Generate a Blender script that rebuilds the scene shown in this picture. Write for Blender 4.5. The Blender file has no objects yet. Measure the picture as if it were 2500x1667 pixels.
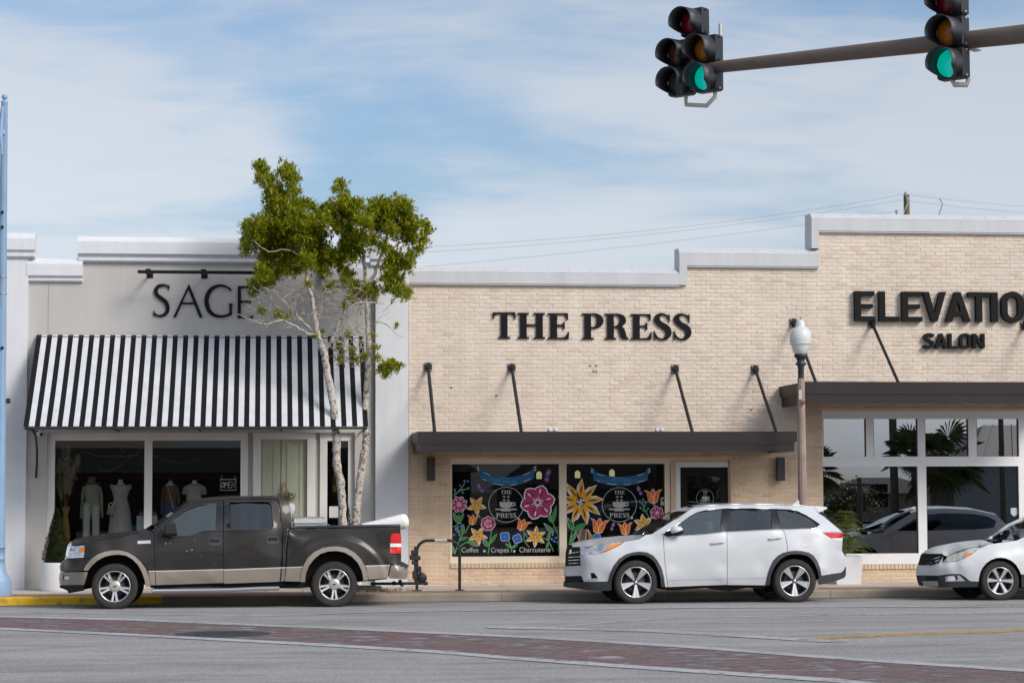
import bpy, math, random
import numpy as np
from mathutils import Vector, Matrix
from mathutils.geometry import tessellate_polygon, delaunay_2d_cdt
random.seed(7)
RNG = np.random.default_rng(11)
SC = bpy.context.scene
COL = SC.collection

# ------------------------------------------------------------------ camera
F_PX = 5200.0                       # focal length in pixels of a 2500 px wide frame
CAM_Z = 2.045
YAW = math.atan(600.0 / F_PX)
PITCH = math.atan(356.5 / F_PX)
ROLL = 0.0032
FWD = Vector((math.sin(YAW) * math.cos(PITCH), math.cos(YAW) * math.cos(PITCH), math.sin(PITCH)))
_r0 = Vector((math.cos(YAW), -math.sin(YAW), 0))
_u0 = _r0.cross(FWD)
RGT = _r0 * math.cos(ROLL) - _u0 * math.sin(ROLL)
UPV = _u0 * math.cos(ROLL) + _r0 * math.sin(ROLL)
CAMP = Vector((0, 0, CAM_Z))
cam_data = bpy.data.cameras.new('camera')
cam_data.sensor_width = 36.0
cam_data.lens = 36.0 * F_PX / 2500.0
cam_data.clip_start = 0.5
cam_data.clip_end = 3000
cam = bpy.data.objects.new('camera', cam_data)
COL.objects.link(cam)
m = Matrix((RGT, UPV, -FWD)).transposed().to_4x4()
m.translation = CAMP
cam.matrix_world = m
SC.camera = cam

# ------------------------------------------------------------------ sky, sun, exposure
SUN_TRAVEL = Vector((-0.89, 1.0, -0.96)).normalized()
to_sun = -SUN_TRAVEL
SUN_ELEV = math.asin(to_sun.z)
SUN_ROT = math.atan2(to_sun.x, to_sun.y)
world = bpy.data.worlds.new('World')
SC.world = world
world.use_nodes = True
wn, wl = world.node_tree.nodes, world.node_tree.links
wn.clear()
w_out = wn.new('ShaderNodeOutputWorld')
w_bg = wn.new('ShaderNodeBackground')
w_bg.inputs['Strength'].default_value = 0.118
sky = wn.new('ShaderNodeTexSky')
sky.sky_type = 'NISHITA'
sky.sun_disc = False
sky.sun_elevation = SUN_ELEV
sky.sun_rotation = SUN_ROT
sky.air_density = 1.1
sky.dust_density = 2.2
sky.ozone_density = 4.6
tc = wn.new('ShaderNodeTexCoord')
def wmath(op, a, b=None, clamp=False):
    n = wn.new('ShaderNodeMath'); n.operation = op; n.use_clamp = clamp
    for i, x in enumerate((a, b)):
        if x is None: continue
        if isinstance(x, (int, float)): n.inputs[i].default_value = x
        else: wl.new(x, n.inputs[i])
    return n.outputs[0]
# thin high cloud: two layers of noise, stretched along the horizon, on the dome direction
sep = wn.new('ShaderNodeSeparateXYZ'); wl.new(tc.outputs['Generated'], sep.inputs[0])
zz = wmath('ADD', wmath('MAXIMUM', sep.outputs[2], 0.0), 0.18)
cmb = wn.new('ShaderNodeCombineXYZ')
wl.new(wmath('DIVIDE', sep.outputs[0], zz), cmb.inputs[0]); wl.new(wmath('DIVIDE', sep.outputs[1], zz), cmb.inputs[1])
mp = wn.new('ShaderNodeMapping'); wl.new(cmb.outputs[0], mp.inputs[0])
mp.inputs['Rotation'].default_value = (0, 0, 0.35); mp.inputs['Scale'].default_value = (1.3, 1.9, 1); mp.inputs['Location'].default_value = (-3.856, 2.964, 0)
n1 = wn.new('ShaderNodeTexNoise'); wl.new(mp.outputs[0], n1.inputs['Vector'])
n1.inputs['Scale'].default_value = 1.0; n1.inputs['Detail'].default_value = 5; n1.inputs['Roughness'].default_value = 0.48; n1.inputs['Distortion'].default_value = 0.5
mp2 = wn.new('ShaderNodeMapping'); wl.new(cmb.outputs[0], mp2.inputs[0])
mp2.inputs['Rotation'].default_value = (0, 0, -0.25); mp2.inputs['Scale'].default_value = (2.0, 4.0, 1); mp2.inputs['Location'].default_value = (2.945, 5.589, 0)
n2 = wn.new('ShaderNodeTexNoise'); wl.new(mp2.outputs[0], n2.inputs['Vector'])
n2.inputs['Scale'].default_value = 1.6; n2.inputs['Detail'].default_value = 8; n2.inputs['Roughness'].default_value = 0.6; n2.inputs['Distortion'].default_value = 0.8
cov = wmath('ADD', wmath('MULTIPLY', n1.outputs['Fac'], 0.82), wmath('MULTIPLY', n2.outputs['Fac'], 0.24))
mr = wn.new('ShaderNodeMapRange'); wl.new(cov, mr.inputs['Value'])
mr.inputs['From Min'].default_value = 0.37; mr.inputs['From Max'].default_value = 0.60
mr.inputs['To Min'].default_value = 0.05; mr.inputs['To Max'].default_value = 0.90
mr.interpolation_type = 'SMOOTHSTEP'
wmix = wn.new('ShaderNodeMix'); wmix.data_type = 'RGBA'
wl.new(mr.outputs[0], wmix.inputs[0]); wl.new(sky.outputs[0], wmix.inputs[6])
# the cloud veil passes on the brightness of the sky behind it, so it glows towards the sun
bw = wn.new('ShaderNodeRGBToBW'); wl.new(sky.outputs[0], bw.inputs[0])
veil = wn.new('ShaderNodeMix'); veil.data_type = 'RGBA'; veil.blend_type = 'ADD'; veil.inputs[0].default_value = 1.0
vs_ = wn.new('ShaderNodeCombineColor'); gain = wmath('MULTIPLY', bw.outputs[0], 0.85)
for k_ in range(3): wl.new(gain, vs_.inputs[k_])
wl.new(vs_.outputs[0], veil.inputs[6]); veil.inputs[7].default_value = (1.72, 2.08, 2.6, 1)
wl.new(veil.outputs[2], wmix.inputs[7])
wl.new(wmix.outputs[2], w_bg.inputs['Color'])
wl.new(w_bg.outputs[0], w_out.inputs[0])

sun_data = bpy.data.lights.new('sun', 'SUN')
sun_data.energy = 2.0
sun_data.angle = math.radians(20.0)
sun_data.color = (1.0, 0.925, 0.82)
sun = bpy.data.objects.new('sun', sun_data)
COL.objects.link(sun)
sun.rotation_euler = SUN_TRAVEL.to_track_quat('-Z', 'Y').to_euler()
sun.location = (20, -20, 40)

SC.view_settings.view_transform = 'Standard'
SC.view_settings.look = 'None'
SC.view_settings.exposure = 0.30
SC.view_settings.gamma = 1.0
SC.render.engine = 'CYCLES'
SC.cycles.max_bounces = 6
SC.cycles.transparent_max_bounces = 12
SC.cycles.use_denoising = True
SC.cycles.caustics_reflective = False
SC.cycles.caustics_refractive = False

# ------------------------------------------------------------------ projection helpers
def ray(u, v):
    return FWD + RGT * ((u - 1250.0) / F_PX) + UPV * ((833.5 - v) / F_PX)
def at(u, v, Y):
    d = ray(u, v); return CAMP + d * (Y / d.y)
def atz(u, v, z):
    d = ray(u, v); return CAMP + d * ((z - CAM_Z) / d.z)

YW = 41.5          # front face of the brick building
YK = 38.55         # street face of the kerb
ZS = 0.15          # top of the pavement at the kerb
def road_z(Y):
    return 0.02 * min(max(YK - Y, 0.0), 3.0)

# ------------------------------------------------------------------ materials
MATS = {}
def mat(name, col=(0.5, 0.5, 0.5), rough=0.6, metal=0.0, var=0.0, vscale=6.0, bump=0.0, bscale=40.0, spec=0.5,
        coat=0.0, emit=None, estr=0.0, island=0.0, detail=4.0, alpha=1.0, trans=0.0, col2=None, streak=0.0):
    if name in MATS: return MATS[name]
    mt = bpy.data.materials.new(name); mt.use_nodes = True
    n, l = mt.node_tree.nodes, mt.node_tree.links
    b = n['Principled BSDF']
    b.inputs['Base Color'].default_value = (*col, 1); b.inputs['Roughness'].default_value = rough
    b.inputs['Metallic'].default_value = metal; b.inputs['Specular IOR Level'].default_value = spec
    if coat: b.inputs['Coat Weight'].default_value = coat; b.inputs['Coat Roughness'].default_value = 0.04
    if trans: b.inputs['Transmission Weight'].default_value = trans
    if emit: b.inputs['Emission Color'].default_value = (*emit, 1); b.inputs['Emission Strength'].default_value = estr
    geo = n.new('ShaderNodeNewGeometry')
    if var or col2:
        t = n.new('ShaderNodeTexNoise'); t.inputs['Scale'].default_value = vscale; t.inputs['Detail'].default_value = detail
        l.new(geo.outputs['Position'], t.inputs['Vector'])
        mx = n.new('ShaderNodeMix'); mx.data_type = 'RGBA'
        c2 = col2 if col2 else tuple(min(1, c * (1 + var)) for c in col)
        c1 = col if col2 else tuple(c * (1 - var) for c in col)
        mx.inputs[6].default_value = (*c1, 1); mx.inputs[7].default_value = (*c2, 1)
        rg = n.new('ShaderNodeMapRange'); rg.inputs['From Min'].default_value = 0.3; rg.inputs['From Max'].default_value = 0.7
        l.new(t.outputs['Fac'], rg.inputs['Value']); l.new(rg.outputs[0], mx.inputs[0])
        src = mx.outputs[2]
        l.new(src, b.inputs['Base Color'])
    if island:
        hs = n.new('ShaderNodeHueSaturation')
        mr_ = n.new('ShaderNodeMapRange'); mr_.inputs['To Min'].default_value = 1 - island; mr_.inputs['To Max'].default_value = 1 + island
        l.new(geo.outputs['Random Per Island'], mr_.inputs['Value']); l.new(mr_.outputs[0], hs.inputs['Value'])
        if var or col2: l.new(src, hs.inputs['Color'])
        else: hs.inputs['Color'].default_value = (*col, 1)
        l.new(hs.outputs[0], b.inputs['Base Color'])
    if streak:
        sm_ = n.new('ShaderNodeMapping'); sm_.inputs['Scale'].default_value = (3.0, 3.0, 0.25); l.new(geo.outputs['Position'], sm_.inputs[0])
        st = n.new('ShaderNodeTexNoise'); st.inputs['Scale'].default_value = 1.8; st.inputs['Detail'].default_value = 7; st.inputs['Roughness'].default_value = 0.6; l.new(sm_.outputs[0], st.inputs['Vector'])
        sr = n.new('ShaderNodeMapRange'); sr.inputs['From Min'].default_value = 0.35; sr.inputs['From Max'].default_value = 0.6; sr.inputs['To Min'].default_value = 1 - streak; sr.inputs['To Max'].default_value = 1.0
        l.new(st.outputs['Fac'], sr.inputs['Value']); h2 = n.new('ShaderNodeHueSaturation'); l.new(sr.outputs[0], h2.inputs['Value'])
        l.new(b.inputs['Base Color'].links[0].from_socket, h2.inputs['Color']); l.new(h2.outputs[0], b.inputs['Base Color'])
    if bump:
        t2 = n.new('ShaderNodeTexNoise'); t2.inputs['Scale'].default_value = bscale; t2.inputs['Detail'].default_value = 5
        l.new(geo.outputs['Position'], t2.inputs['Vector'])
        bp = n.new('ShaderNodeBump'); bp.inputs['Strength'].default_value = bump; bp.inputs['Distance'].default_value = 0.02
        l.new(t2.outputs['Fac'], bp.inputs['Height']); l.new(bp.outputs[0], b.inputs['Normal'])
    MATS[name] = mt
    return mt

def glass(name, tint=(0.6, 0.65, 0.65), refl=0.10, rough=0.0, rcol=(1, 1, 1)):
    """a thin pane: mostly clear, mirror part rising at grazing angles"""
    if name in MATS: return MATS[name]
    mt = bpy.data.materials.new(name); mt.use_nodes = True
    n, l = mt.node_tree.nodes, mt.node_tree.links
    n.clear()
    o = n.new('ShaderNodeOutputMaterial'); mx = n.new('ShaderNodeMixShader')
    t = n.new('ShaderNodeBsdfTransparent'); t.inputs[0].default_value = (*tint, 1)
    g = n.new('ShaderNodeBsdfGlossy'); g.inputs['Roughness'].default_value = rough; g.inputs['Color'].default_value = (*rcol, 1)
    fr = n.new('ShaderNodeFresnel'); fr.inputs[0].default_value = 1.5
    ad = n.new('ShaderNodeMath'); ad.operation = 'ADD'; ad.use_clamp = True; ad.inputs[1].default_value = refl - 0.04
    l.new(fr.outputs[0], ad.inputs[0]); l.new(ad.outputs[0], mx.inputs[0])
    l.new(t.outputs[0], mx.inputs[1]); l.new(g.outputs[0], mx.inputs[2]); l.new(mx.outputs[0], o.inputs[0])
    MATS[name] = mt
    return mt

# ------------------------------------------------------------------ mesh helpers
ORG = {}
def thing(name, label, cat, loc, group=None):
    o = bpy.data.objects.new(name, None); COL.objects.link(o)
    o.empty_display_size = 0.2
    o.location = loc; ORG[o] = Vector(loc)
    o['label'] = label; o['category'] = cat
    if group: o['group'] = group
    return o
def tag(o, label=None, cat=None, group=None, kind=None):
    if label: o['label'] = label
    if cat: o['category'] = cat
    if group: o['group'] = group
    if kind: o['kind'] = kind
    return o

class MB:
    def __init__(s): s.v = []; s.f = []; s.m = []; s.sm = []
    def add(s, vs, fs, mi=0, smooth=False):
        k = len(s.v); s.v += [tuple(p) for p in vs]
        for f in fs: s.f.append(tuple(i + k for i in f)); s.m.append(mi); s.sm.append(smooth)
        return s
    def box(s, x0, x1, y0, y1, z0, z1, mi=0):
        if x0 > x1: x0, x1 = x1, x0
        if y0 > y1: y0, y1 = y1, y0
        if z0 > z1: z0, z1 = z1, z0
        vs = [(x0, y0, z0), (x1, y0, z0), (x1, y1, z0), (x0, y1, z0), (x0, y0, z1), (x1, y0, z1), (x1, y1, z1), (x0, y1, z1)]
        return s.add(vs, [(0, 3, 2, 1), (4, 5, 6, 7), (0, 1, 5, 4), (1, 2, 6, 5), (2, 3, 7, 6), (3, 0, 4, 7)], mi)
    def cbox(s, x0, x1, y0, y1, z0, z1, c=0.01, mi=0):
        """box with chamfered edges (octagon-section in plan and elevation, cheap)"""
        if x0 > x1: x0, x1 = x1, x0
        if y0 > y1: y0, y1 = y1, y0
        if z0 > z1: z0, z1 = z1, z0
        c = min(c, (x1 - x0) * .45, (y1 - y0) * .45, (z1 - z0) * .45)
        rings = []
        for z, k in ((z0, c), (z0 + c, 0), (z1 - c, 0), (z1, c)):
            a0, a1, b0, b1 = x0 + k, x1 - k, y0 + k, y1 - k
            d = c * 0.6
            rings.append([(a0 + d, b0, z), (a1 - d, b0, z), (a1, b0 + d, z), (a1, b1 - d, z), (a1 - d, b1, z), (a0 + d, b1, z), (a0, b1 - d, z), (a0, b0 + d, z)])
        vs = sum(rings, []); fs = [tuple(range(7, -1, -1)), tuple(range(24, 32))]
        for r in range(3):
            for i in range(8):
                j = (i + 1) % 8; fs.append((r * 8 + i, r * 8 + j, r * 8 + 8 + j, r * 8 + 8 + i))
        return s.add(vs, fs, mi)
    def prism(s, contours, y0, y1, mi=0, to3=None):
        """flat shape (list of contours in x,z; later ones are holes) with thickness between y0 (front) and y1"""
        if contours and not isinstance(contours[0][0], (tuple, list, Vector)): contours = [contours]
        to3 = to3 or (lambda x, z, y: (x, y, z))
        tris = tessellate_polygon([[Vector((p[0], p[1], 0)) for p in c] for c in contours])
        flat = [p for c in contours for p in c]; n = len(flat)
        vs = [to3(p[0], p[1], y0) for p in flat] + [to3(p[0], p[1], y1) for p in flat]
        fs = []
        for a, b, c in tris:
            A, B, C = flat[a], flat[b], flat[c]
            cr = (B[0] - A[0]) * (C[1] - A[1]) - (B[1] - A[1]) * (C[0] - A[0])
            if cr < 0: b, c = c, b
            fs.append((a, b, c)); fs.append((a + n, c + n, b + n))
        k = 0
        for ci, c in enumerate(contours):
            ar = sum(c[i][0] * c[(i + 1) % len(c)][1] - c[(i + 1) % len(c)][0] * c[i][1] for i in range(len(c)))
            fl = (ar > 0) != (ci > 0)
            for i in range(len(c)):
                a, b = k + i, k + (i + 1) % len(c)
                fs.append((a, a + n, b + n, b) if fl else (b, b + n, a + n, a))
            k += len(c)
        return s.add(vs, fs, mi)
    def tube(s, path, r, seg=8, mi=0, cap=True, smooth=True):
        path = [Vector(p) for p in path]; n = len(path)
        rr = r if isinstance(r, (list, tuple)) else [r] * n
        vs, fs = [], []
        up = None
        for i, p in enumerate(path):
            t = (path[min(i + 1, n - 1)] - path[max(i - 1, 0)]).normalized()
            if up is None:
                up = Vector((0, 0, 1)) if abs(t.z) < 0.9 else Vector((1, 0, 0))
            a = t.cross(up)
            if a.length < 1e-5: a = t.cross(Vector((0.3, 1, 0.2)))
            a.normalize(); b = t.cross(a).normalized(); up = -b if (-b).dot(up) > 0 else b
            for k in range(seg):
                th = 2 * math.pi * k / seg
                vs.append(p + (a * math.cos(th) + b * math.sin(th)) * rr[i])
        for i in range(n - 1):
            for k in range(seg):
                j = (k + 1) % seg; fs.append((i * seg + k, i * seg + j, i * seg + seg + j, i * seg + seg + k))
        s.add(vs, fs, mi, smooth)
        if cap:
            s.add([vs[k] for k in range(seg)], [tuple(range(seg - 1, -1, -1))], mi)
            s.add([vs[(n - 1) * seg + k] for k in range(seg)], [tuple(range(seg))], mi)
        return s
    def lathe(s, prof, c, axis='z', seg=24, mi=0, smooth=True, flute=0.0, nfl=0):
        """prof: list of (radius, height along axis)"""
        vs, fs = [], []
        c = Vector(c)
        for (r, h) in prof:
            for k in range(seg):
                th = 2 * math.pi * k / seg
                q = r * (1 - flute * (0.5 + 0.5 * math.cos(th * nfl))) if nfl else r
                a, b = q * math.cos(th), q * math.sin(th)
                vs.append(c + (Vector((a, b, h)) if axis == 'z' else Vector((a, h, b)) if axis == 'y' else Vector((h, a, b))))
        n = len(prof)
        for i in range(n - 1):
            for k in range(seg):
                j = (k + 1) % seg
                q = (i * seg + k, i * seg + j, i * seg + seg + j, i * seg + seg + k)
                fs.append(q[::-1] if axis == 'y' else q)
        s.add(vs, fs, mi, smooth)
        return s
    def sphere(s, c, r, seg=14, rings=8, mi=0, sc=(1, 1, 1)):
        prof = [(r * math.sin(math.pi * i / rings) * 1.0, -r * math.cos(math.pi * i / rings)) for i in range(rings + 1)]
        k = len(s.v); s.lathe(prof, (0, 0, 0), 'z', seg, mi)
        c = Vector(c)
        for i in range(k, len(s.v)):
            p = s.v[i]; s.v[i] = (p[0] * sc[0] + c.x, p[1] * sc[1] + c.y, p[2] * sc[2] + c.z)
        return s
    def xform(s, fn, k=0):
        for i in range(k, len(s.v)): s.v[i] = tuple(fn(Vector(s.v[i])))
        return s
    def build(s, name, mats, parent=None, smooth=None, normals=None):
        if not isinstance(mats, (list, tuple)): mats = [mats]
        c = Vector((0, 0, 0))
        if s.v:
            a = np.array(s.v); c = Vector(((a.min(0) + a.max(0)) / 2).tolist())
            vs = (a - np.array(c)).tolist()
        else: vs = []
        me = bpy.data.meshes.new(name)
        me.from_pydata(vs, [], s.f)
        for mt in mats: me.materials.append(mt)
        if len(mats) > 1: me.polygons.foreach_set('material_index', s.m)
        sm = s.sm if smooth is None else [smooth] * len(s.f)
        me.polygons.foreach_set('use_smooth', sm)
        me.update()
        if normals is not None: me.normals_split_custom_set_from_vertices(normals)
        o = bpy.data.objects.new(name, me); COL.objects.link(o)
        ORG[o] = c.copy()
        if parent is not None:
            o.parent = parent; o.location = c - ORG[parent]
        else: o.location = c
        return o

def quad_sheet(name, pts, mt, parent=None):
    return MB().add(pts, [tuple(range(len(pts)))]).build(name, mt, parent)

def catmull(pts, n=6):
    pts = [tuple(p) for p in pts]; out = []
    P = [pts[0]] + pts + [pts[-1]]
    for i in range(1, len(P) - 2):
        p0, p1, p2, p3 = (np.array(P[j], float) for j in (i - 1, i, i + 1, i + 2))
        for k in range(n):
            t = k / n
            out.append(tuple(0.5 * ((2 * p1) + (-p0 + p2) * t + (2 * p0 - 5 * p1 + 4 * p2 - p3) * t * t + (-p0 + 3 * p1 - 3 * p2 + p3) * t ** 3)))
    out.append(tuple(pts[-1]))
    return out

def stroke(spine, widths, n=6):
    """outline polygon of a 2D spine with a half-width at every spine point"""
    S = catmull([(*p, w) for p, w in zip(spine, widths)], n) if n > 1 else [(*p, w) for p, w in zip(spine, widths)]
    L, R = [], []
    for i, (x, y, w) in enumerate(S):
        a, b = S[max(i - 1, 0)], S[min(i + 1, len(S) - 1)]
        dx, dy = b[0] - a[0], b[1] - a[1]; d = math.hypot(dx, dy) or 1
        L.append((x - dy / d * w, y + dx / d * w)); R.append((x + dy / d * w, y - dx / d * w))
    return L + R[::-1]
# ================================================================== materials used by the setting
def brick_material():
    mt = bpy.data.materials.new('painted_brick'); mt.use_nodes = True
    n, l = mt.node_tree.nodes, mt.node_tree.links; b = n['Principled BSDF']
    geo = n.new('ShaderNodeNewGeometry'); sp = n.new('ShaderNodeSeparateXYZ'); l.new(geo.outputs['Position'], sp.inputs[0])
    def M(op, a, c=None):
        q = n.new('ShaderNodeMath'); q.operation = op
        for i, x in enumerate((a, c)):
            if x is None: continue
            if isinstance(x, (int, float)): q.inputs[i].default_value = x
            else: l.new(x, q.inputs[i])
        return q.outputs[0]
    row = M('FLOOR', M('DIVIDE', M('SUBTRACT', sp.outputs[2], BR_Z0), BR_H))
    colx = M('FLOOR', M('ADD', M('DIVIDE', M('SUBTRACT', sp.outputs[0], BR_X0), BR_L), M('MULTIPLY', M('MODULO', row, 2.0), 0.5)))
    cb = n.new('ShaderNodeCombineXYZ'); l.new(colx, cb.inputs[0]); l.new(row, cb.inputs[1])
    wnz = n.new('ShaderNodeTexWhiteNoise'); wnz.noise_dimensions = '3D'; l.new(cb.outputs[0], wnz.inputs['Vector'])
    ramp = n.new('ShaderNodeValToRGB'); l.new(wnz.outputs['Value'], ramp.inputs[0])
    e = ramp.color_ramp.elements
    e[0].position = 0.0; e[0].color = (0.59, 0.475, 0.375, 1)
    e[1].position = 1.0; e[1].color = (0.70, 0.60, 0.505, 1)
    for p, c in ((0.08, (0.64, 0.533, 0.44)), (0.5, (0.675, 0.573, 0.485)), (0.85, (0.69, 0.59, 0.495))):
        x = ramp.color_ramp.elements.new(p); x.color = (*c, 1)
    nz = n.new('ShaderNodeTexNoise'); nz.inputs['Scale'].default_value = 14; nz.inputs['Detail'].default_value = 8; nz.inputs['Roughness'].default_value = 0.7
    l.new(geo.outputs['Position'], nz.inputs['Vector'])
    big = n.new('ShaderNodeTexNoise'); big.inputs['Scale'].default_value = 0.9; big.inputs['Detail'].default_value = 5; l.new(geo.outputs['Position'], big.inputs['Vector'])
    mx = n.new('ShaderNodeMix'); mx.data_type = 'RGBA'; mx.blend_type = 'OVERLAY'; mx.inputs[0].default_value = 0.28
    l.new(ramp.outputs[0], mx.inputs[6]); l.new(nz.outputs['Color'], mx.inputs[7])
    hs = n.new('ShaderNodeHueSaturation'); l.new(mx.outputs[2], hs.inputs['Color'])
    hs.inputs['Saturation'].default_value = 0.92
    mr_ = n.new('ShaderNodeMapRange'); mr_.inputs['From Min'].default_value = 0.3; mr_.inputs['From Max'].default_value = 0.7
    mr_.inputs['To Min'].default_value = 0.86; mr_.inputs['To Max'].default_value = 1.10
    smp = n.new('ShaderNodeMapping'); smp.inputs['Scale'].default_value = (2.2, 2.2, 0.22); l.new(geo.outputs['Position'], smp.inputs[0]); snz = n.new('ShaderNodeTexNoise'); snz.inputs['Scale'].default_value = 1.6; snz.inputs['Detail'].default_value = 6; l.new(smp.outputs[0], snz.inputs['Vector'])
    l.new(M('ADD', M('MULTIPLY', big.outputs['Fac'], 0.5), M('MULTIPLY', snz.outputs['Fac'], 0.5)), mr_.inputs['Value']); l.new(mr_.outputs[0], hs.inputs['Value'])
    # below the canopy lines the brick colour is multiplied to a deeper tan
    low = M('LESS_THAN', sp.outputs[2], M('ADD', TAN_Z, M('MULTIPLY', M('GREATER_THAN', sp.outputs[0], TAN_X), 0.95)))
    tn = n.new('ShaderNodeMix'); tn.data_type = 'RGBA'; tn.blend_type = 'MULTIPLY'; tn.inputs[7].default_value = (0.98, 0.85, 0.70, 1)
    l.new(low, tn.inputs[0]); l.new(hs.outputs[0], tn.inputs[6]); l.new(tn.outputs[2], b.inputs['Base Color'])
    b.inputs['Roughness'].default_value = 0.9
    bp = n.new('ShaderNodeBump'); bp.inputs['Strength'].default_value = 0.6; bp.inputs['Distance'].default_value = 0.008
    nb = n.new('ShaderNodeTexNoise'); nb.inputs['Scale'].default_value = 45; nb.inputs['Detail'].default_value = 5; l.new(geo.outputs['Position'], nb.inputs['Vector'])
    l.new(nb.outputs['Fac'], bp.inputs['Height']); l.new(bp.outputs[0], b.inputs['Normal'])
    return mt
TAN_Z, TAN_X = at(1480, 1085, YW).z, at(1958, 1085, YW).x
BR_L, BR_H, BR_Z0, BR_X0 = 0.2055, 0.0794, 0.165, 0.03
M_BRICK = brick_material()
M_MORTAR = mat('mortar', (0.70, 0.60, 0.515), 0.95, var=0.08, vscale=3, bump=0.3)
M_COPING = mat('white_painted_metal', (0.55, 0.56, 0.59), 0.5, var=0.03, vscale=2, streak=0.06)
M_CANOPY = mat('bronze_metal', (0.030, 0.025, 0.025), 0.5, spec=0.25, var=0.15, vscale=1.2)
M_CANOPY_END = mat('canopy_soffit', (0.16, 0.13, 0.11), 0.6)
M_STEEL = mat('dark_steel', (0.026, 0.025, 0.027), 0.5, spec=0.25)
M_BLACKSIGN = mat('black_sign', (0.010, 0.010, 0.012), 0.6, spec=0.12)
M_STUCCO_W = mat('white_stucco', (0.67, 0.69, 0.73), 0.9, var=0.03, vscale=1.5, streak=0.06, bump=0.25, bscale=60)
M_STUCCO_G = mat('grey_stucco', (0.485, 0.47, 0.46), 0.9, var=0.03, vscale=1.3, streak=0.05, bump=0.25, bscale=60)
M_FRAME_W = mat('white_frame_paint', (0.80, 0.80, 0.82), 0.55, var=0.04, vscale=2)
M_FRAME_C = mat('cream_frame_paint', (0.80, 0.70, 0.56), 0.6, var=0.04, vscale=2)
M_FRAME_T = mat('tan_frame_paint', (0.64, 0.50, 0.34), 0.6, var=0.05)
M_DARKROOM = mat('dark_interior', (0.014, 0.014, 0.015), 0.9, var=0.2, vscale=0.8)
M_BLACK = mat('matte_black', (0.010, 0.010, 0.011), 0.6, spec=0.2)
M_ROOF = mat('roof_felt', (0.2, 0.2, 0.2), 0.9)
G_SHOP = glass('shop_glass', (0.90, 0.93, 0.93), 0.022)
G_SALON = glass('reflective_glass', (0.26, 0.29, 0.32), 0.31, rcol=(0.92, 0.95, 1.0))
M_CONC = mat('pavement_concrete', (0.52, 0.465, 0.41), 0.9, var=0.10, vscale=1.2, bump=0.2, bscale=80)

def wx(u, v=1150, Y=YW): return at(u, v, Y).x
def wz(v, u=1250, Y=YW): return at(u, v, Y).z

# ================================================================== ground, road, kerb, pavement
def asphalt():
    mt = bpy.data.materials.new('asphalt'); mt.use_nodes = True
    n, l = mt.node_tree.nodes, mt.node_tree.links; b = n['Principled BSDF']
    geo = n.new('ShaderNodeNewGeometry')
    def noise(s, d, sc=(1, 1, 1)):
        mp_ = n.new('ShaderNodeMapping'); mp_.inputs['Scale'].default_value = sc; l.new(geo.outputs['Position'], mp_.inputs[0])
        t = n.new('ShaderNodeTexNoise'); t.inputs['Scale'].default_value = s; t.inputs['Detail'].default_value = d; t.inputs['Roughness'].default_value = 0.65
        l.new(mp_.outputs[0], t.inputs['Vector']); return t.outputs['Fac']
    def ramp(x, a, c, p0, p1):
        r = n.new('ShaderNodeValToRGB'); l.new(x, r.inputs[0]); e = r.color_ramp.elements
        e[0].position, e[1].position = p0, p1; e[0].color = (*a, 1); e[1].color = (*c, 1); return r.outputs[0]
    big = ramp(noise(0.5, 6, (0.35, 1.6, 1)), (0.255, 0.246, 0.243), (0.360, 0.350, 0.347), 0.32, 0.68)
    fine = ramp(noise(38, 4), (0.42,) * 3, (1.5,) * 3, 0.25, 0.75)
    streak = ramp(noise(0.9, 6, (0.6, 2.2, 1)), (0.84,) * 3, (1.05,) * 3, 0.38, 0.52)
    m1 = n.new('ShaderNodeMix'); m1.data_type = 'RGBA'; m1.blend_type = 'MULTIPLY'; m1.inputs[0].default_value = 1; l.new(big, m1.inputs[6]); l.new(fine, m1.inputs[7])
    m2 = n.new('ShaderNodeMix'); m2.data_type = 'RGBA'; m2.blend_type = 'MULTIPLY'; m2.inputs[0].default_value = 1; l.new(m1.outputs[2], m2.inputs[6]); l.new(streak, m2.inputs[7])
    # hairline cracks
    vo = n.new('ShaderNodeTexVoronoi'); vo.feature = 'DISTANCE_TO_EDGE'; vo.inputs['Scale'].default_value = 0.45
    dn = n.new('ShaderNodeTexNoise'); dn.inputs['Scale'].default_value = 1.5; dn.inputs['Detail'].default_value = 6; l.new(geo.outputs['Position'], dn.inputs['Vector'])
    vm = n.new('ShaderNodeVectorMath'); vm.operation = 'MULTIPLY_ADD'; l.new(dn.outputs['Color'], vm.inputs[0]); vm.inputs[1].default_value = (1.2, 1.2, 0); l.new(geo.outputs['Position'], vm.inputs[2])
    l.new(vm.outputs[0], vo.inputs['Vector'])
    ck = ramp(vo.outputs['Distance'], (0.72,) * 3, (1,) * 3, 0.0, 0.012)
    m3 = n.new('ShaderNodeMix'); m3.data_type = 'RGBA'; m3.blend_type = 'MULTIPLY'; m3.inputs[0].default_value = 0.35; l.new(m2.outputs[2], m3.inputs[6]); l.new(ck, m3.inputs[7])
    l.new(m3.outputs[2], b.inputs['Base Color']); b.inputs['Roughness'].default_value = 0.85
    bp = n.new('ShaderNodeBump'); bp.inputs['Strength'].default_value = 0.5; bp.inputs['Distance'].default_value = 0.01
    l.new(noise(90, 3), bp.inputs['Height']); l.new(bp.outputs[0], b.inputs['Normal'])
    return mt
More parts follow.
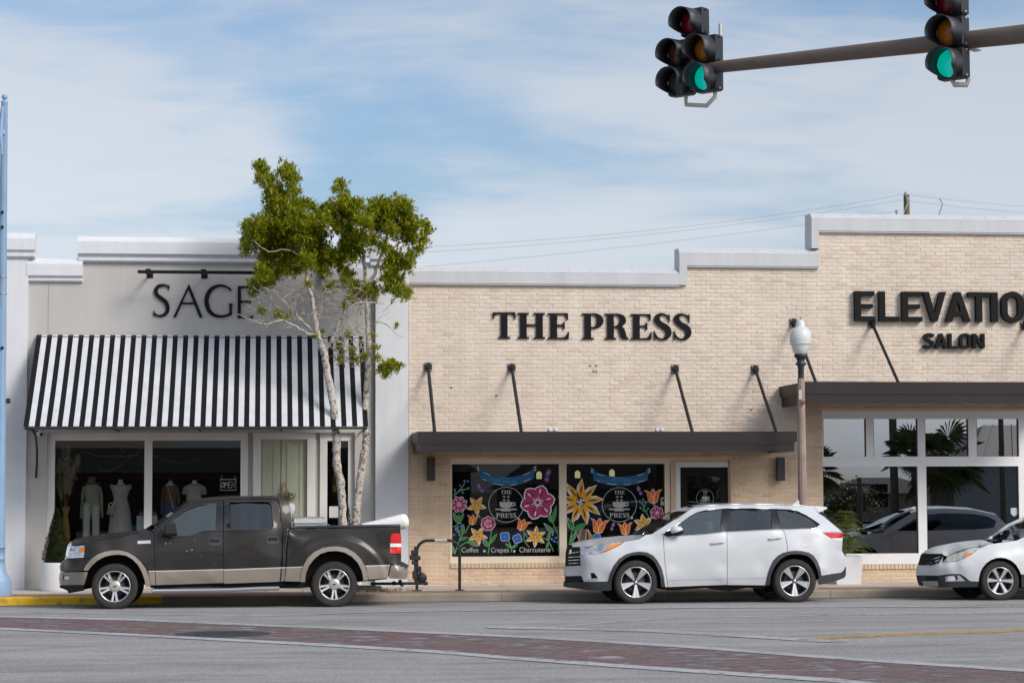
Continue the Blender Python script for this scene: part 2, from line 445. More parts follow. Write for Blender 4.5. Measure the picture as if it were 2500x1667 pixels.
def worn(name, col, under=0.5, scale=6.0, sc=(1, 1, 1), rough=0.7, col2=None, brick=False, seed=0.0):
    """road paint with worn-through patches (transparent where worn)"""
    mt = bpy.data.materials.new(name); mt.use_nodes = True
    n, l = mt.node_tree.nodes, mt.node_tree.links; b = n['Principled BSDF']; o = n['Material Output']
    geo = n.new('ShaderNodeNewGeometry')
    mp_ = n.new('ShaderNodeMapping'); mp_.inputs['Scale'].default_value = sc; mp_.inputs['Location'].default_value = (seed, seed, 0); l.new(geo.outputs['Position'], mp_.inputs[0])
    t = n.new('ShaderNodeTexNoise'); t.inputs['Scale'].default_value = scale; t.inputs['Detail'].default_value = 8; t.inputs['Roughness'].default_value = 0.72; l.new(mp_.outputs[0], t.inputs['Vector'])
    r = n.new('ShaderNodeMapRange'); r.inputs['From Min'].default_value = under - 0.04; r.inputs['From Max'].default_value = under + 0.05; l.new(t.outputs['Fac'], r.inputs['Value'])
    b.inputs['Roughness'].default_value = rough
    t2 = n.new('ShaderNodeTexNoise'); t2.inputs['Scale'].default_value = 0.7; t2.inputs['Detail'].default_value = 6; l.new(geo.outputs['Position'], t2.inputs['Vector'])
    mx = n.new('ShaderNodeMix'); mx.data_type = 'RGBA'; mx.inputs[6].default_value = (*col, 1); mx.inputs[7].default_value = (*(col2 or tuple(c * 0.8 for c in col)), 1)
    rr = n.new('ShaderNodeMapRange'); rr.inputs['From Min'].default_value = 0.4; rr.inputs['From Max'].default_value = 0.62; l.new(t2.outputs['Fac'], rr.inputs['Value']); l.new(rr.outputs[0], mx.inputs[0])
    src = mx.outputs[2]
    if brick:
        bk = n.new('ShaderNodeTexBrick'); bk.inputs['Scale'].default_value = 1.0
        bk.inputs['Brick Width'].default_value = 0.22; bk.inputs['Row Height'].default_value = 0.11; bk.inputs['Mortar Size'].default_value = 0.007
        bk.inputs['Color1'].default_value = (1, 1, 1, 1); bk.inputs['Color2'].default_value = (0.88, 0.88, 0.9, 1); bk.inputs['Mortar'].default_value = (0.72, 0.72, 0.74, 1)
        rt = n.new('ShaderNodeMapping'); rt.inputs['Rotation'].default_value = (0, 0, 0.5); l.new(geo.outputs['Position'], rt.inputs[0]); l.new(rt.outputs[0], bk.inputs['Vector'])
        m2 = n.new('ShaderNodeMix'); m2.data_type = 'RGBA'; m2.blend_type = 'MULTIPLY'; m2.inputs[0].default_value = 1; l.new(src, m2.inputs[6]); l.new(bk.outputs['Color'], m2.inputs[7]); src = m2.outputs[2]
    l.new(src, b.inputs['Base Color'])
    tr = n.new('ShaderNodeBsdfTransparent'); ms = n.new('ShaderNodeMixShader')
    l.new(r.outputs[0], ms.inputs[0]); l.new(tr.outputs[0], ms.inputs[1]); l.new(b.outputs[0], ms.inputs[2]); l.new(ms.outputs[0], o.inputs[0])
    return mt

gr = quad_sheet('ground', [(-900, -900, -0.25), (900, -900, -0.25), (900, 1500, -0.25), (-900, 1500, -0.25)], mat('earth', (0.20, 0.19, 0.16), 0.95, var=0.2, vscale=0.3)); tag(gr, kind='structure')
mb = MB()
ys = [-14, 0, 12, 24, 32, YK - 3.0, YK - 1.5, YK + 0.02]
for i, y in enumerate(ys[:-1]):
    y2 = ys[i + 1]
    mb.add([(-80, y, road_z(y)), (90, y, road_z(y)), (90, y2, road_z(y2)), (-80, y2, road_z(y2))], [(0, 1, 2, 3)])
tag(mb.build('road', asphalt()), 'pale grey worn asphalt road', kind='structure')

RZ = 0.06
def rp(u, v, dz):
    p = atz(u, v, RZ)
    if p.y > YK - 3.0:
        for _ in range(6): p = atz(u, v, road_z(p.y))
    return (p.x, p.y, road_z(p.y) + dz)
def band(name, top, bot, mt, dz, label):
    """sheet on the road between two pixel polylines"""
    us = sorted({u for u, _ in top} | {u for u, _ in bot}); us = np.unique(np.concatenate([np.array(us), np.arange(us[0], us[-1], 60)]))
    tv = np.interp(us, *zip(*top)); bv = np.interp(us, *zip(*bot))
    m_ = MB(); vs = []; fs = []
    for i, u in enumerate(us): vs += [rp(u, tv[i], dz), rp(u, bv[i], dz)]
    for i in range(len(us) - 1): fs.append((2 * i + 1, 2 * i + 3, 2 * i + 2, 2 * i))
    m_.add(vs, fs); o = m_.build(name, mt); tag(o, label, kind='structure'); return o
def z6(x, y): return (x / 1.8816, 1350 + y / 1.8816)
def z7(x, y): return (1250 + x / 1.8816, 1350 + y / 1.8816)
up_ = [(-300, 1500)] + [z6(0, 289), z6(600, 303), z6(1000, 320), z6(1500, 340), z6(2000, 362)] + [z7(0, 378), z7(400, 400), z7(900, 432), z7(1300, 463), z7(1700, 491), z7(2352, 533)] + [(2800, 1655)]
lo_ = [(-300, 1522)] + [z6(0, 343), z6(500, 366), z6(900, 386), z6(1500, 417), z6(2000, 447)] + [z7(0, 476), z7(500, 512), z7(1000, 545), z7(1500, 578)] + [(2400, 1696), (2800, 1745)]
off = lambda L, d: [(u, v + d) for u, v in L]
grow = lambda L, d0, d1: [(u, v + d0 + (d1 - d0) * (u + 300) / 3000) for u, v in L]
M_RED = worn('red_brick_print', (0.205, 0.115, 0.115), under=0.455, scale=1.9, sc=(1, 2.2, 1), col2=(0.19, 0.145, 0.14), brick=True)
M_WL = worn('worn_white_paint', (0.45, 0.455, 0.465), under=0.39, scale=7)
M_WL2 = worn('faint_white_paint', (0.42, 0.42, 0.43), under=0.42, scale=7, seed=3.1)
M_YL = worn('worn_yellow_paint', (0.50, 0.30, 0.09), under=0.43, scale=8, seed=1.7)
band('crosswalk_paving', grow(up_, 2, 4), grow(lo_, 1, 2), M_RED, 0.004, 'worn dull red printed paving of the crossing')
band('crosswalk_line', up_, grow(up_, 3.0, 7.5), M_WL, 0.008, 'white line along the far edge of the red crossing')
band('crosswalk_line', lo_, grow(lo_, 4.0, 11), M_WL, 0.008, 'white line along the near edge of the red crossing')
l1 = [(-200, 1492)] + [z6(0, 268), z6(600, 276), z6(1250, 284), z6(1450, 280)]
band('lane_line', l1, off(l1, 3.0), M_WL2, 0.004, 'faint white parking line beside the parked truck')
l2 = [z6(1250, 285), z6(1700, 270), z6(2352, 259), z7(300, 257), z7(800, 249), z7(1500, 246), z7(2352, 242), (2700, 1477)]
band('lane_line', l2, off(l2, 2.2), M_WL2, 0.008, 'thin white line running beside the parked white cars')
l3 = [z7(180, 338), z7(450, 315), z7(750, 296), z7(1300, 285), z7(2352, 270), (2700, 1491)]
band('lane_line', l3, off(l3, 2.2), M_WL2, 0.004, 'thin curving white line crossing the lane')
l4 = [z7(-120, 334), z7(0, 338), z7(600, 350), z7(1000, 372), z7(1400, 396), z7(1540, 396)]
band('stop_line', l4, grow(l4, 3.0, 8.0), M_WL2, 0.008, 'faded broad white stop line')
l5 = [z7(1400, 386), z7(1500, 381), z7(1800, 367), z7(2352, 349), (2700, 1530)]
band('centre_line', l5, off(l5, 5.5), M_YL, 0.004, 'worn orange yellow centre line')
# manhole
p = rp(545, 1547.5, 0.0); mh = MB()
mh.lathe([(0.0, 0.011), (0.50, 0.011), (0.52, 0.004), (0.60, 0.009), (0.66, 0.004)], p, 'z', 40, smooth=False)
for k in range(-3, 4): mh.box(p[0] - 0.42 + abs(k) * .03, p[0] + 0.42 - abs(k) * .03, p[1] + k * .12 - .02, p[1] + k * .12 + .02, p[2] + .0112, p[2] + .017)
tag(mh.build('manhole_cover', mat('cast_iron', (0.040, 0.043, 0.050), 0.7, var=0.2, vscale=8)), 'dark round iron manhole cover set in the red crossing', 'manhole')

# kerb in cast lengths, pavement, brick band
M_KERB = mat('kerb_concrete', (0.36, 0.32, 0.27), 0.9, col2=(0.24, 0.20, 0.16), vscale=1.6, bump=0.3, bscale=50, detail=8)
def kerb_yellow():
    mt = bpy.data.materials.new('kerb_yellow'); mt.use_nodes = True
    n, l = mt.node_tree.nodes, mt.node_tree.links; b = n['Principled BSDF']
    geo = n.new('ShaderNodeNewGeometry'); t = n.new('ShaderNodeTexNoise'); t.inputs['Scale'].default_value = 3.5; t.inputs['Detail'].default_value = 8; l.new(geo.outputs['Position'], t.inputs['Vector'])
    r = n.new('ShaderNodeValToRGB'); l.new(t.outputs['Fac'], r.inputs[0]); e = r.color_ramp.elements
    e[0].position = 0.33; e[0].color = (0.30, 0.20, 0.07, 1); e[1].position = 0.46; e[1].color = (0.80, 0.48, 0.015, 1)
    l.new(r.outputs[0], b.inputs['Base Color']); b.inputs['Roughness'].default_value = 0.7; return mt
M_KY = kerb_yellow()
xk = [-60, -20, -14, -11, -8, -5.2, -1.83, 1.2, 4.25, 7.3, 10.35, 13.4, 16.5, 19.5, 30, 80]
kroot = None
for i in range(len(xk) - 1):
    a, b_ = xk[i] + 0.004, xk[i + 1] - 0.004
    prof = [(YK, -0.1), (YK + 0.012, ZS - 0.03), (YK + 0.025, ZS - 0.008), (YK + 0.05, ZS), (YK + 0.17, ZS + .002), (YK + 0.17, -0.1)]
    m_ = MB(); n_ = len(prof)
    m_.add([(a, y, z) for y, z in prof] + [(b_, y, z) for y, z in prof], [(j, j + n_, (j + 1) % n_ + n_, (j + 1) % n_) for j in range(n_)] + [tuple(range(n_)), tuple(range(2 * n_ - 1, n_ - 1, -1))])
    o = m_.build('kerb', M_KY if b_ < -1.5 else M_KERB)
    tag(o, 'yellow painted kerb stretch by the truck' if b_ < -1.5 else 'grey cast concrete kerb', kind='structure')
quad_sheet('gutter', [(-80, YK - 0.32, road_z(YK - 0.32) + 0.004), (90, YK - 0.32, road_z(YK - 0.32) + 0.004), (90, YK - 0.001, 0.005), (-80, YK - 0.001, 0.005)],
           mat('gutter_dirt', (0.13, 0.115, 0.10), 0.95, var=0.3, vscale=4))['kind'] = 'structure'
def paver_mat():
    mt = bpy.data.materials.new('brick_band'); mt.use_nodes = True
    n, l = mt.node_tree.nodes, mt.node_tree.links; b = n['Principled BSDF']; geo = n.new('ShaderNodeNewGeometry')
    bk = n.new('ShaderNodeTexBrick'); l.new(geo.outputs['Position'], bk.inputs['Vector']); bk.inputs['Scale'].default_value = 1
    bk.inputs['Brick Width'].default_value = 0.2; bk.inputs['Row Height'].default_value = 0.1; bk.inputs['Mortar Size'].default_value = 0.006
    bk.inputs['Color1'].default_value = (0.32, 0.17, 0.115, 1); bk.inputs['Color2'].default_value = (0.26, 0.155, 0.115, 1); bk.inputs['Mortar'].default_value = (0.2, 0.15, 0.12, 1)
    l.new(bk.outputs[0], b.inputs['Base Color']); b.inputs['Roughness'].default_value = 0.9; return mt
YB = YK + 0.17
m_ = MB().box(-80, 90, YB + .002, YB + 0.85, -0.1, ZS - 0.002); tag(m_.build('pavement_brick_band', paver_mat()), 'red brick strip along the kerb', kind='structure')
i = 0; xs = -60.0
while xs < 60:
    m_ = MB().box(xs + .006, xs + 1.494, YB + 0.858, YW + 0.6, -0.1, ZS + 0.004 + 0.003 * (i % 2)); o = m_.build('pavement', M_CONC); o['kind'] = 'structure'
    xs += 1.5; i += 1

# ================================================================== brick building (press cafe and salon)
XL, XR = wx(998), wx(2640)
YF = YW
bld = thing('brick_building', 'cream painted brick shop row with stepped white parapet and two dark canopies', 'building', (wx(1700), YW, ZS))
def ztop_at(x):
    return None
zr1, zr2, zr3 = wz(694, 1340), wz(651, 1830), wz(567, 2240)
xs1, xs2 = wx(1676, 680), wx(1997, 600)
OPEN_P = (wx(1100), wx(1641), wz(1372, 1370), wz(1120, 1370))
OPEN_D = (wx(1641), wx(1783), 0.0, wz(1123, 1710))
OPEN_S = (wx(2009), wx(2640), wz(1376, 2250), wz(1003, 2250))
EXC = [OPEN_P, OPEN_D, OPEN_S]
ZB = BR_Z0
outer = [(XL, ZB - .03), (OPEN_D[0], ZB - .03), (OPEN_D[0], OPEN_D[3]), (OPEN_D[1], OPEN_D[3]), (OPEN_D[1], ZB - .03), (XR, ZB - .03), (XR, OPEN_S[2]), (OPEN_S[0], OPEN_S[2]), (OPEN_S[0], OPEN_S[3]), (XR, OPEN_S[3]), (XR, zr3), (xs2, zr3), (xs2, zr2), (xs1, zr2), (xs1, zr1), (XL, zr1)]
hole = [(OPEN_P[0], OPEN_P[2]), (OPEN_P[1] - .02, OPEN_P[2]), (OPEN_P[1] - .02, OPEN_P[3]), (OPEN_P[0], OPEN_P[3])]
wall = MB().prism([outer, hole], YW + 0.0045, YW + 0.28).build('wall', M_MORTAR, bld)
def brick_geo(mb_, x0, x1, y, z0, z1, seed):
    r = random.Random(seed)
    c = 0.006 + r.random() * 0.004
    y += (r.random() - 0.5) * 0.005
    j = lambda a: (r.random() - .5) * a
    ring0 = [(x0, YW + 0.02, z0), (x1, YW + 0.02, z0), (x1, YW + 0.02, z1), (x0, YW + 0.02, z1)]
    ring1 = [(x0 + j(.004), y + 0.007, z0 + j(.004)), (x1 + j(.004), y + 0.007, z0 + j(.004)), (x1 + j(.004), y + 0.006, z1 + j(.004)), (x0 + j(.004), y + 0.006, z1 + j(.004))]
    ring2 = [(x0 + c, y + j(.004), z0 + c), (x1 - c, y + j(.004), z0 + c), (x1 - c, y + j(.004), z1 - c), (x0 + c, y + j(.004), z1 - c)]
    fs = [(8, 9, 10, 11)]
    for q in (0, 4):
        for i in range(4):
            k = (i + 1) % 4; fs.append((q + i, q + k, q + 4 + k, q + 4 + i))
    mb_.add(ring0 + ring1 + ring2, fs)
bricks = []
row = 0
z = BR_Z0
while z < zr3:
    zm = z + BR_H / 2
    if z + BR_H * .7 > zr3: break
    xa = XL if zm < zr1 - .02 else xs1 if zm < zr2 - .02 else xs2
    iv = [(xa, XR)]
    for (ex0, ex1, ez0, ez1) in EXC:
        if ez0 - .02 < zm < ez1 + .02:
            nv = []
            for a, b_ in iv:
                if a < ex0: nv.append((a, min(b_, ex0)))
                if b_ > ex1: nv.append((max(a, ex1), b_))
            iv = [q for q in nv if q[1] - q[0] > .01]
    x = BR_X0 + (math.floor((xa - BR_X0) / BR_L) - 1) * BR_L - (BR_L * .5 if row % 2 else 0)
    while x < XR:
        for a, b_ in iv:
            p0, p1 = max(a, x) + .005, min(b_, x + BR_L) - .005
            if p1 - p0 > 0.03: bricks.append((p0, p1, z + .005, z + BR_H - .005, row))
        x += BR_L
    row += 1; z += BR_H
full = [q for q in bricks if q[1] - q[0] > BR_L - .0105]
key = lambda q: (q[0]) ** 2 + (q[2] - CAM_Z) ** 2
seen = [q for q in full if wz(1050, 1200) < q[2] < zr1 - .1]
seen.sort(key=key); single = set(seen[:290])
proto = []
for k in range(6):
    m_ = MB(); brick_geo(m_, -BR_L / 2 + .005, BR_L / 2 - .005, 0 + YW - 0.003, -BR_H / 2 + .005, BR_H / 2 - .005, k)
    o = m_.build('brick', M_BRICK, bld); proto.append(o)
rest = MB(); k = 0
cy = ORG[proto[0]].y
for i, q in enumerate(bricks):
    if q in single:
        pr = proto[k % 6]
        o = pr if k < 6 else pr.copy()
        if k >= 6: COL.objects.link(o)
        o.name = 'brick'
        o.location = Vector(((q[0] + q[1]) / 2, cy, (q[2] + q[3]) / 2)) - ORG[bld]
        k += 1
    else: brick_geo(rest, q[0], q[1], YW - 0.003, q[2], q[3], i)
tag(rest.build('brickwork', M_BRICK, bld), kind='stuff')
# soldier course under the coping and rowlock sill courses
sold = MB()
def rowlock(x0, x1, z0, z1, y, w=0.068):
    n_ = int((x1 - x0) / (w + .01)); s_ = (x1 - x0) / n_
    for i in range(n_): sold.cbox(x0 + i * s_ + .004, x0 + (i + 1) * s_ - .004, y, YW + .1, z0, z1, .006)
rowlock(OPEN_P[0], OPEN_P[1], OPEN_P[2] - .10, OPEN_P[2] - .005, YW - .03)
rowlock(OPEN_S[0] + .02, OPEN_S[1], OPEN_S[2] - .10, OPEN_S[2] - .005, YW - .03)
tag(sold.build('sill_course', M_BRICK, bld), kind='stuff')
# copings
def coping(x0, x1, zb, zt1, zt2, name='coping'):
    prof = [(YW - .085, zb), (YW - .085, zt1), (YW - .088, zt1 + .004), (YW + .03, zt2), (YW + .45, zt2 + .01), (YW + .45, zb + .1), (YW + .02, zb + .1), (YW + .02, zb)]
    n_ = len(prof); m_ = MB()
    m_.add([(x0, y, z) for y, z in prof] + [(x1, y, z) for y, z in prof], [(j, j + n_, (j + 1) % n_ + n_, (j + 1) % n_) for j in range(n_)])
    for e in (0, n_):
        m_.add([(x0 if e == 0 else x1, y, z) for y, z in prof], [tuple(range(n_)) if e == 0 else tuple(range(n_ - 1, -1, -1))])
    o = m_.build(name, M_COPING, bld)
    dr = MB().box(x0 + .01, x1 - .003, YW - .07, YW + .02, zb - .03, zb - .001); dr.build('drip_edge', M_COPING, o)
    rv = MB(); xx = x0 + .25
    while xx < x1 - .1:
        zc = (zt1 + zt2) / 2 + .015; rv.box(xx - .005, xx + .005, YW - .035, YW - .01, zc - .005, zc + .005); xx += .42
    if rv.v: rv.build('rivet', mat('rivet_grey', (0.3, 0.3, 0.32), 0.5), o)['kind'] = 'stuff'
    return o
coping(XL - .02, wx(1657, 690), zr1, wz(667, 1340), wz(653, 1340))
coping(wx(1657, 640), wx(1997, 600) - .001, zr2 + .004, wz(621, 1830), wz(607, 1830))
coping(wx(1979, 560), XR, zr3, wz(538, 2240), wz(524, 2240))
MB().box(wx(1657, 690), wx(1676, 690), YW - .086, YW + .45, zr1, zr2 + .003).box(wx(1657, 690) + .001, wx(1676, 690), YW + .022, YW + .449, zr2 + .0035, zr2 + .103).build('coping', M_COPING, bld)
MB().box(wx(1979, 590), wx(1997, 590), YW - .086, YW + .45, wz(607, 1830) + .012, zr3 - .001).box(wx(1979, 590) + .001, wx(1997, 590), YW + .022, YW + .449, zr3, zr3 + .0995).build('coping', M_COPING, bld)
# roof and hidden walls
MB().box(XL, XR, YW + .3, YW + 14, wz(760, 1300), wz(755, 1300)).box(XL, XL + .1, YW + .3, YW + 14, 0, wz(760, 1300) - .001).box(XR - .1, XR, YW + .3, YW + 14, 0, wz(760, 1300) - .001).box(XL + .1, XR - .1, YW + 13.9, YW + 14, 0, wz(760, 1300) - .001).build('roof', M_ROOF, bld)
# interior rooms
def room(x0, x1, z0, z1, y0, y1, m, parent):
    t = .05
    return MB().box(x0, x1, y1, y1 + t, z0, z1).box(x0 - t, x0, y0, y1 + t, z0 - t, z1 + t).box(x1, x1 + t, y0, y1 + t, z0 - t, z1 + t).box(x0, x1, y0, y1, z0 - t, z0).box(x0, x1, y0, y1 + t, z1, z1 + t).build('room', m, parent)
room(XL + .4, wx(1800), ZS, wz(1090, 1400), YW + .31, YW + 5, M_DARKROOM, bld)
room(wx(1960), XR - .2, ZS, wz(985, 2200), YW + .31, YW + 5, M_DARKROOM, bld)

# canopies with tie rods
def canopy(x0, x1, zt, zm, zb, depth, ties, name='canopy'):
    yf = YW - depth
    c = MB().box(x0 + .03, x1 - .03, yf + .03, YW - .005, zm - .02, zt - .06).build(name, M_CANOPY_END, bld)
    MB().box(x0, x1, yf, yf + .05, zm + .004, zt).box(x0, x0 + .05, yf + .051, YW - .006, zm + .004, zt).box(x1 - .05, x1, yf + .051, YW - .006, zm + .004, zt).build('fascia', M_CANOPY, c)
    MB().box(x0 + .045, x1 - .045, yf + .045, yf + .12, zb, zm).box(x0 + .045, x0 + .12, yf + .121, YW - .006, zb, zm).box(x1 - .12, x1 - .045, yf + .121, YW - .006, zb, zm).build('gutter', M_CANOPY, c)
    for (xa, za, xb) in ties:
        MB().cbox(xa - .075, xa + .075, YW - .03, YW - .0085, za - .085, za + .085, .004).build('wall_plate', M_STEEL, c)
        k = MB()
        for sx in (-.055, .055):
            for sz in (-.062, .062): k.box(xa + sx - .012, xa + sx + .012, YW - .042, YW - .031, za + sz - .012, za + sz + .012)
        k.build('bolt', mat('zinc', (0.5, 0.48, 0.45), 0.4, metal=0.6), c)
        k = MB().tube([(xa, YW - .03, za - .01), (xa, YW - .11, za - .045)], .04, 8)
        k.tube([(xa, YW - .08, za - .03), (xb, yf + .12, zt - .045)], .034, 4, smooth=False)
        k.build('tie_rod', M_STEEL, c)
    return c
D1, D2 = 1.86, 2.05
ties = []
for (u0, v0, u1) in ((1045, 896, 1062), (1249, 898, 1274), (1648, 901, 1692), (1843, 902, 1897)):
    ties.append((wx(u0, v0), wz(v0, u0), at(u1, 1053, YW - D1 + .1).x))
canopy(at(1020, 1080, YW - D1).x, at(1946, 1080, YW - D1).x, at(1480, 1053, YW - D1).z, at(1480, 1079, YW - D1).z, at(1480, 1102, YW - D1).z, D1, ties)
ties = []
for (u0, v0, u1) in ((1937, 788, 1994), (2128, 790, 2196), (2500, 795, 2590)):
    ties.append((wx(u0, v0), wz(v0, u0), at(u1, 932, YW - D2 + .1).x))
canopy(at(1966, 950, YW - D2).x, at(2660, 950, YW - D2).x, at(2200, 932, YW - D2).z, at(2200, 958, YW - D2).z, at(2200, 984, YW - D2).z, D2, ties)
# white spotlights on the roof of the cafe canopy, wall sconces, hose bib
for u in (1342, 1356, 1604, 1616):
    p = at(u, 1050, YW - 0.9)
    o = MB().sphere(p, .05, 12, 8).box(p.x - .02, p.x + .02, p.y - .02, p.y + .02, p.z - .12, p.z - .03).build('spotlight', M_COPING)
    tag(o, 'small white spotlight on the cafe canopy under the letters HE' if u < 1500 else 'small white spotlight on the cafe canopy beside the third tie rod', 'spotlight', 'spotlights on the cafe canopy')
for u, lab in ((1051, 'black box wall lamp on brick beside the white pilaster'), (1902, 'black box wall lamp on brick between cafe door and lamp post')):
    xa, za, zb = wx(u, 1140), wz(1116, u), wz(1173, u)
    r_ = thing('wall_lamp', lab, 'wall lamp', (xa, YW - .01, zb))
    MB().cbox(xa - .075, xa + .075, YW - .19, YW - .04, zb, za, .008).build('housing', mat('black_lamp', (0.03, 0.026, 0.024), 0.5), r_)
    MB().box(xa - .05, xa + .05, YW - .0395, YW - .009, (za + zb) / 2 - .08, (za + zb) / 2 + .08).build('mount', M_STEEL, r_)
# brick relief: rusty anchor marks
an = MB()
for (u, v) in ((1448, 906), (1455, 907), (1212, 965), (1102, 946), (1834, 1000), (1441, 893), (1455, 893)):
    x_, z_ = wx(u, v), wz(v, u); an.box(x_ - .02, x_ + .02, YW - .012, YW, z_ - .012, z_ + .012)
an.build('anchor', mat('rust', (0.16, 0.07, 0.035), 0.9), bld)

# ------------------------------------------------------------------ cafe windows and door
YG = YW + 0.10
wf = MB()
x0, x1, z0, z1 = OPEN_P
zi0, zi1 = wz(1357, 1370), wz(1132, 1370)
cols = [(wx(1104), wx(1366)), (wx(1384), wx(1624))]
win1 = MB().box(x0, wx(1375), YW + .05, YW + .17, zi1, z1 - .002).box(x0, wx(1375), YW + .05, YW + .17, z0, zi0).box(x0, cols[0][0], YW + .05, YW + .17, zi0 + .001, zi1 - .001).box(cols[0][1], wx(1375), YW + .05, YW + .17, zi0 + .001, zi1 - .001).build('window', M_FRAME_C, bld)
win2 = MB().box(wx(1375) + .001, x1, YW + .05, YW + .17, zi1, z1 - .002).box(wx(1375) + .001, x1, YW + .05, YW + .17, z0, zi0).box(wx(1375) + .001, cols[1][0], YW + .05, YW + .17, zi0 + .001, zi1 - .001).box(cols[1][1], x1 - .03, YW + .05, YW + .17, zi0 + .001, zi1 - .001).build('window', M_FRAME_C, bld)
for w, (a, b_) in ((win1, cols[0]), (win2, cols[1])):
    MB().box(a - .02, b_ + .02, YG, YG + .008, zi0 - .02, zi1 + .02).build('pane', G_SHOP, w)
# door surround, frame, leaf
xa, xb = OPEN_D[0], OPEN_D[1]
zt = OPEN_D[3]
MB().box(xa, wx(1651), YW + .04, YW + .2, ZS, zt).build('door_surround', M_FRAME_T, bld)
d0, d1, dz = wx(1651), wx(1779), wz(1128, 1710)
door = MB().box(d0 + .001, wx(1662), YW + .05, YW + .18, ZS, dz).box(wx(1662), d1, YW + .05, YW + .18, wz(1140, 1710), dz).build('door', M_FRAME_W, bld)
MB().box(d1, xb + .02, YW + .06, YW + .18, ZS, zt).box(d0, xb, YW + .06, YW + .18, dz + .001, zt).build('door_surround', M_FRAME_T, bld)
a, b_, c_, d_ = wx(1662), d1, ZS + .01, wz(1140, 1710)
ga, gb, gc, gd = wx(1680), wx(1760), ZS + .3, wz(1163, 1710)
MB().box(a, b_, YW + .09, YW + .13, gd, d_ - .002).box(a, ga, YW + .09, YW + .13, c_, gd - .001).box(gb, b_, YW + .09, YW + .13, c_, gd - .001).box(ga, gb, YW + .09, YW + .13, c_, gc).build('leaf_frame', M_BLACK, door)
MB().box(ga - .01, gb + .01, YW + .105, YW + .112, gc - .01, gd + .01).build('pane', G_SHOP, door)
MB().tube([(wx(1672), YW + .04, 1.0), (wx(1672), YW + .04, 1.4)], .015, 8).box(wx(1672) - .01, wx(1672) + .01, YW + .04, YW + .1, 1.02, 1.05).box(wx(1672) - .01, wx(1672) + .01, YW + .04, YW + .1, 1.35, 1.38).build('handle', M_STEEL, door)

# ------------------------------------------------------------------ salon windows
x0, x1, z0, z1 = OPEN_S
ftop, tb, mt_, mb2, lb = wz(1022, 2250), wz(1114, 2250), wz(1114, 2250), wz(1138, 2250), wz(1350, 2250)
lowc = [(wx(2011, 1240), wx(2243, 1240)), (wx(2264, 1240), wx(2490, 1240)), (wx(2512, 1240), x1 - .1)]
upc = [(wx(2011, 1070), wx(2116, 1070)), (wx(2134, 1070), wx(2242, 1070)), (wx(2260, 1070), wx(2366, 1070)), (wx(2386, 1070), wx(2489, 1070)), (wx(2512, 1070), x1 - .1)]
Y0, Y1 = YW + .04, YW + .16
def lattice(cols_, za, zb, zt0, zt1, parent_name):
    """one row of lights: head, sill and stiles as one frame with its panes"""
    m_ = MB().box(x0, x1, Y0, Y1, zt0, zt1)
    prev = x0
    for (a, b_) in cols_:
        m_.box(prev, a, Y0, Y1, za, zt0 - .001); prev = b_
    m_.box(prev, x1, Y0, Y1, za, zt0 - .001)
    o = m_.build(parent_name, M_FRAME_W, bld)
    for (a, b_) in cols_:
        MB().box(a - .03, b_ + .03, YW + .09, YW + .098, za - .03, zt0 + .03).build('pane', G_SALON, o)
        for q_ in (a, b_ - .012): MB().box(q_, q_ + .012, YW + .05, YW + .088, za, zt0).build('glazing_bead', mat('dark_bead', (0.12, 0.10, 0.09), 0.6), o)
    return o
lattice(upc, tb, ftop, ftop, z1 - .002, 'transom_window')
o = lattice(lowc, lb, mb2, mb2, tb - .001, 'window')
MB().box(x0, x1, YW - .03, Y1, z0, lb - .001).build('sill', M_FRAME_W, bld)
# ================================================================== boutique building (white stucco, striped awning)
YP, YS = YW - 0.10, YW + 0.02
def sx(u, v=900, Y=YS): return at(u, v, Y).x
def sz(v, u=450, Y=YS): return at(u, v, Y).z
bq = thing('stucco_building', 'pale grey stucco boutique with white pilasters, stepped cornice and striped awning', 'building', (sx(450), YS, ZS))
XA, XB = sx(66, 900, YP), sx(917, 900, YP)        # inner edges of the pilasters
XA0, XB1 = sx(-150, 900, YP), XL - .012
zt_hi, zt_lo = sz(578, 200), sz(632, 130)
# opening of the storefront
O0, O1, OT = sx(114, 1200), sx(866, 1200), sz(1056, 450)
wall_o = [(XA - .05, ZS - .02), (O0, ZS - .02), (O0, OT), (O1, OT), (O1, ZS - .02), (XB + .05, ZS - .02), (XB + .05, sz(640, 870)), (sx(787, 650), sz(640, 870)), (sx(787, 650), sz(615, 500)), (sx(197, 650), sz(615, 500)), (sx(197, 650), sz(640, 130)), (XA - .05, sz(640, 130))]
MB().prism([wall_o], YS, YS + .25).build('wall', M_STUCCO_G, bq)
# control joints in the render
for u in (118, 872):
    MB().box(sx(u, 750) - .006, sx(u, 750) + .006, YS - .003, YS, sz(814, u), sz(690, u)).build('control_joint', mat('joint_shadow', (0.30, 0.29, 0.285), 0.9), bq)
MB().box(XA0, XA, YP, YS + .25, ZS - .02, sz(600, 40)).build('pilaster', M_STUCCO_W, bq)
MB().box(XB, XB1, YP, YS + .25, ZS - .02, sz(625, 950)).build('pilaster', M_STUCCO_W, bq)
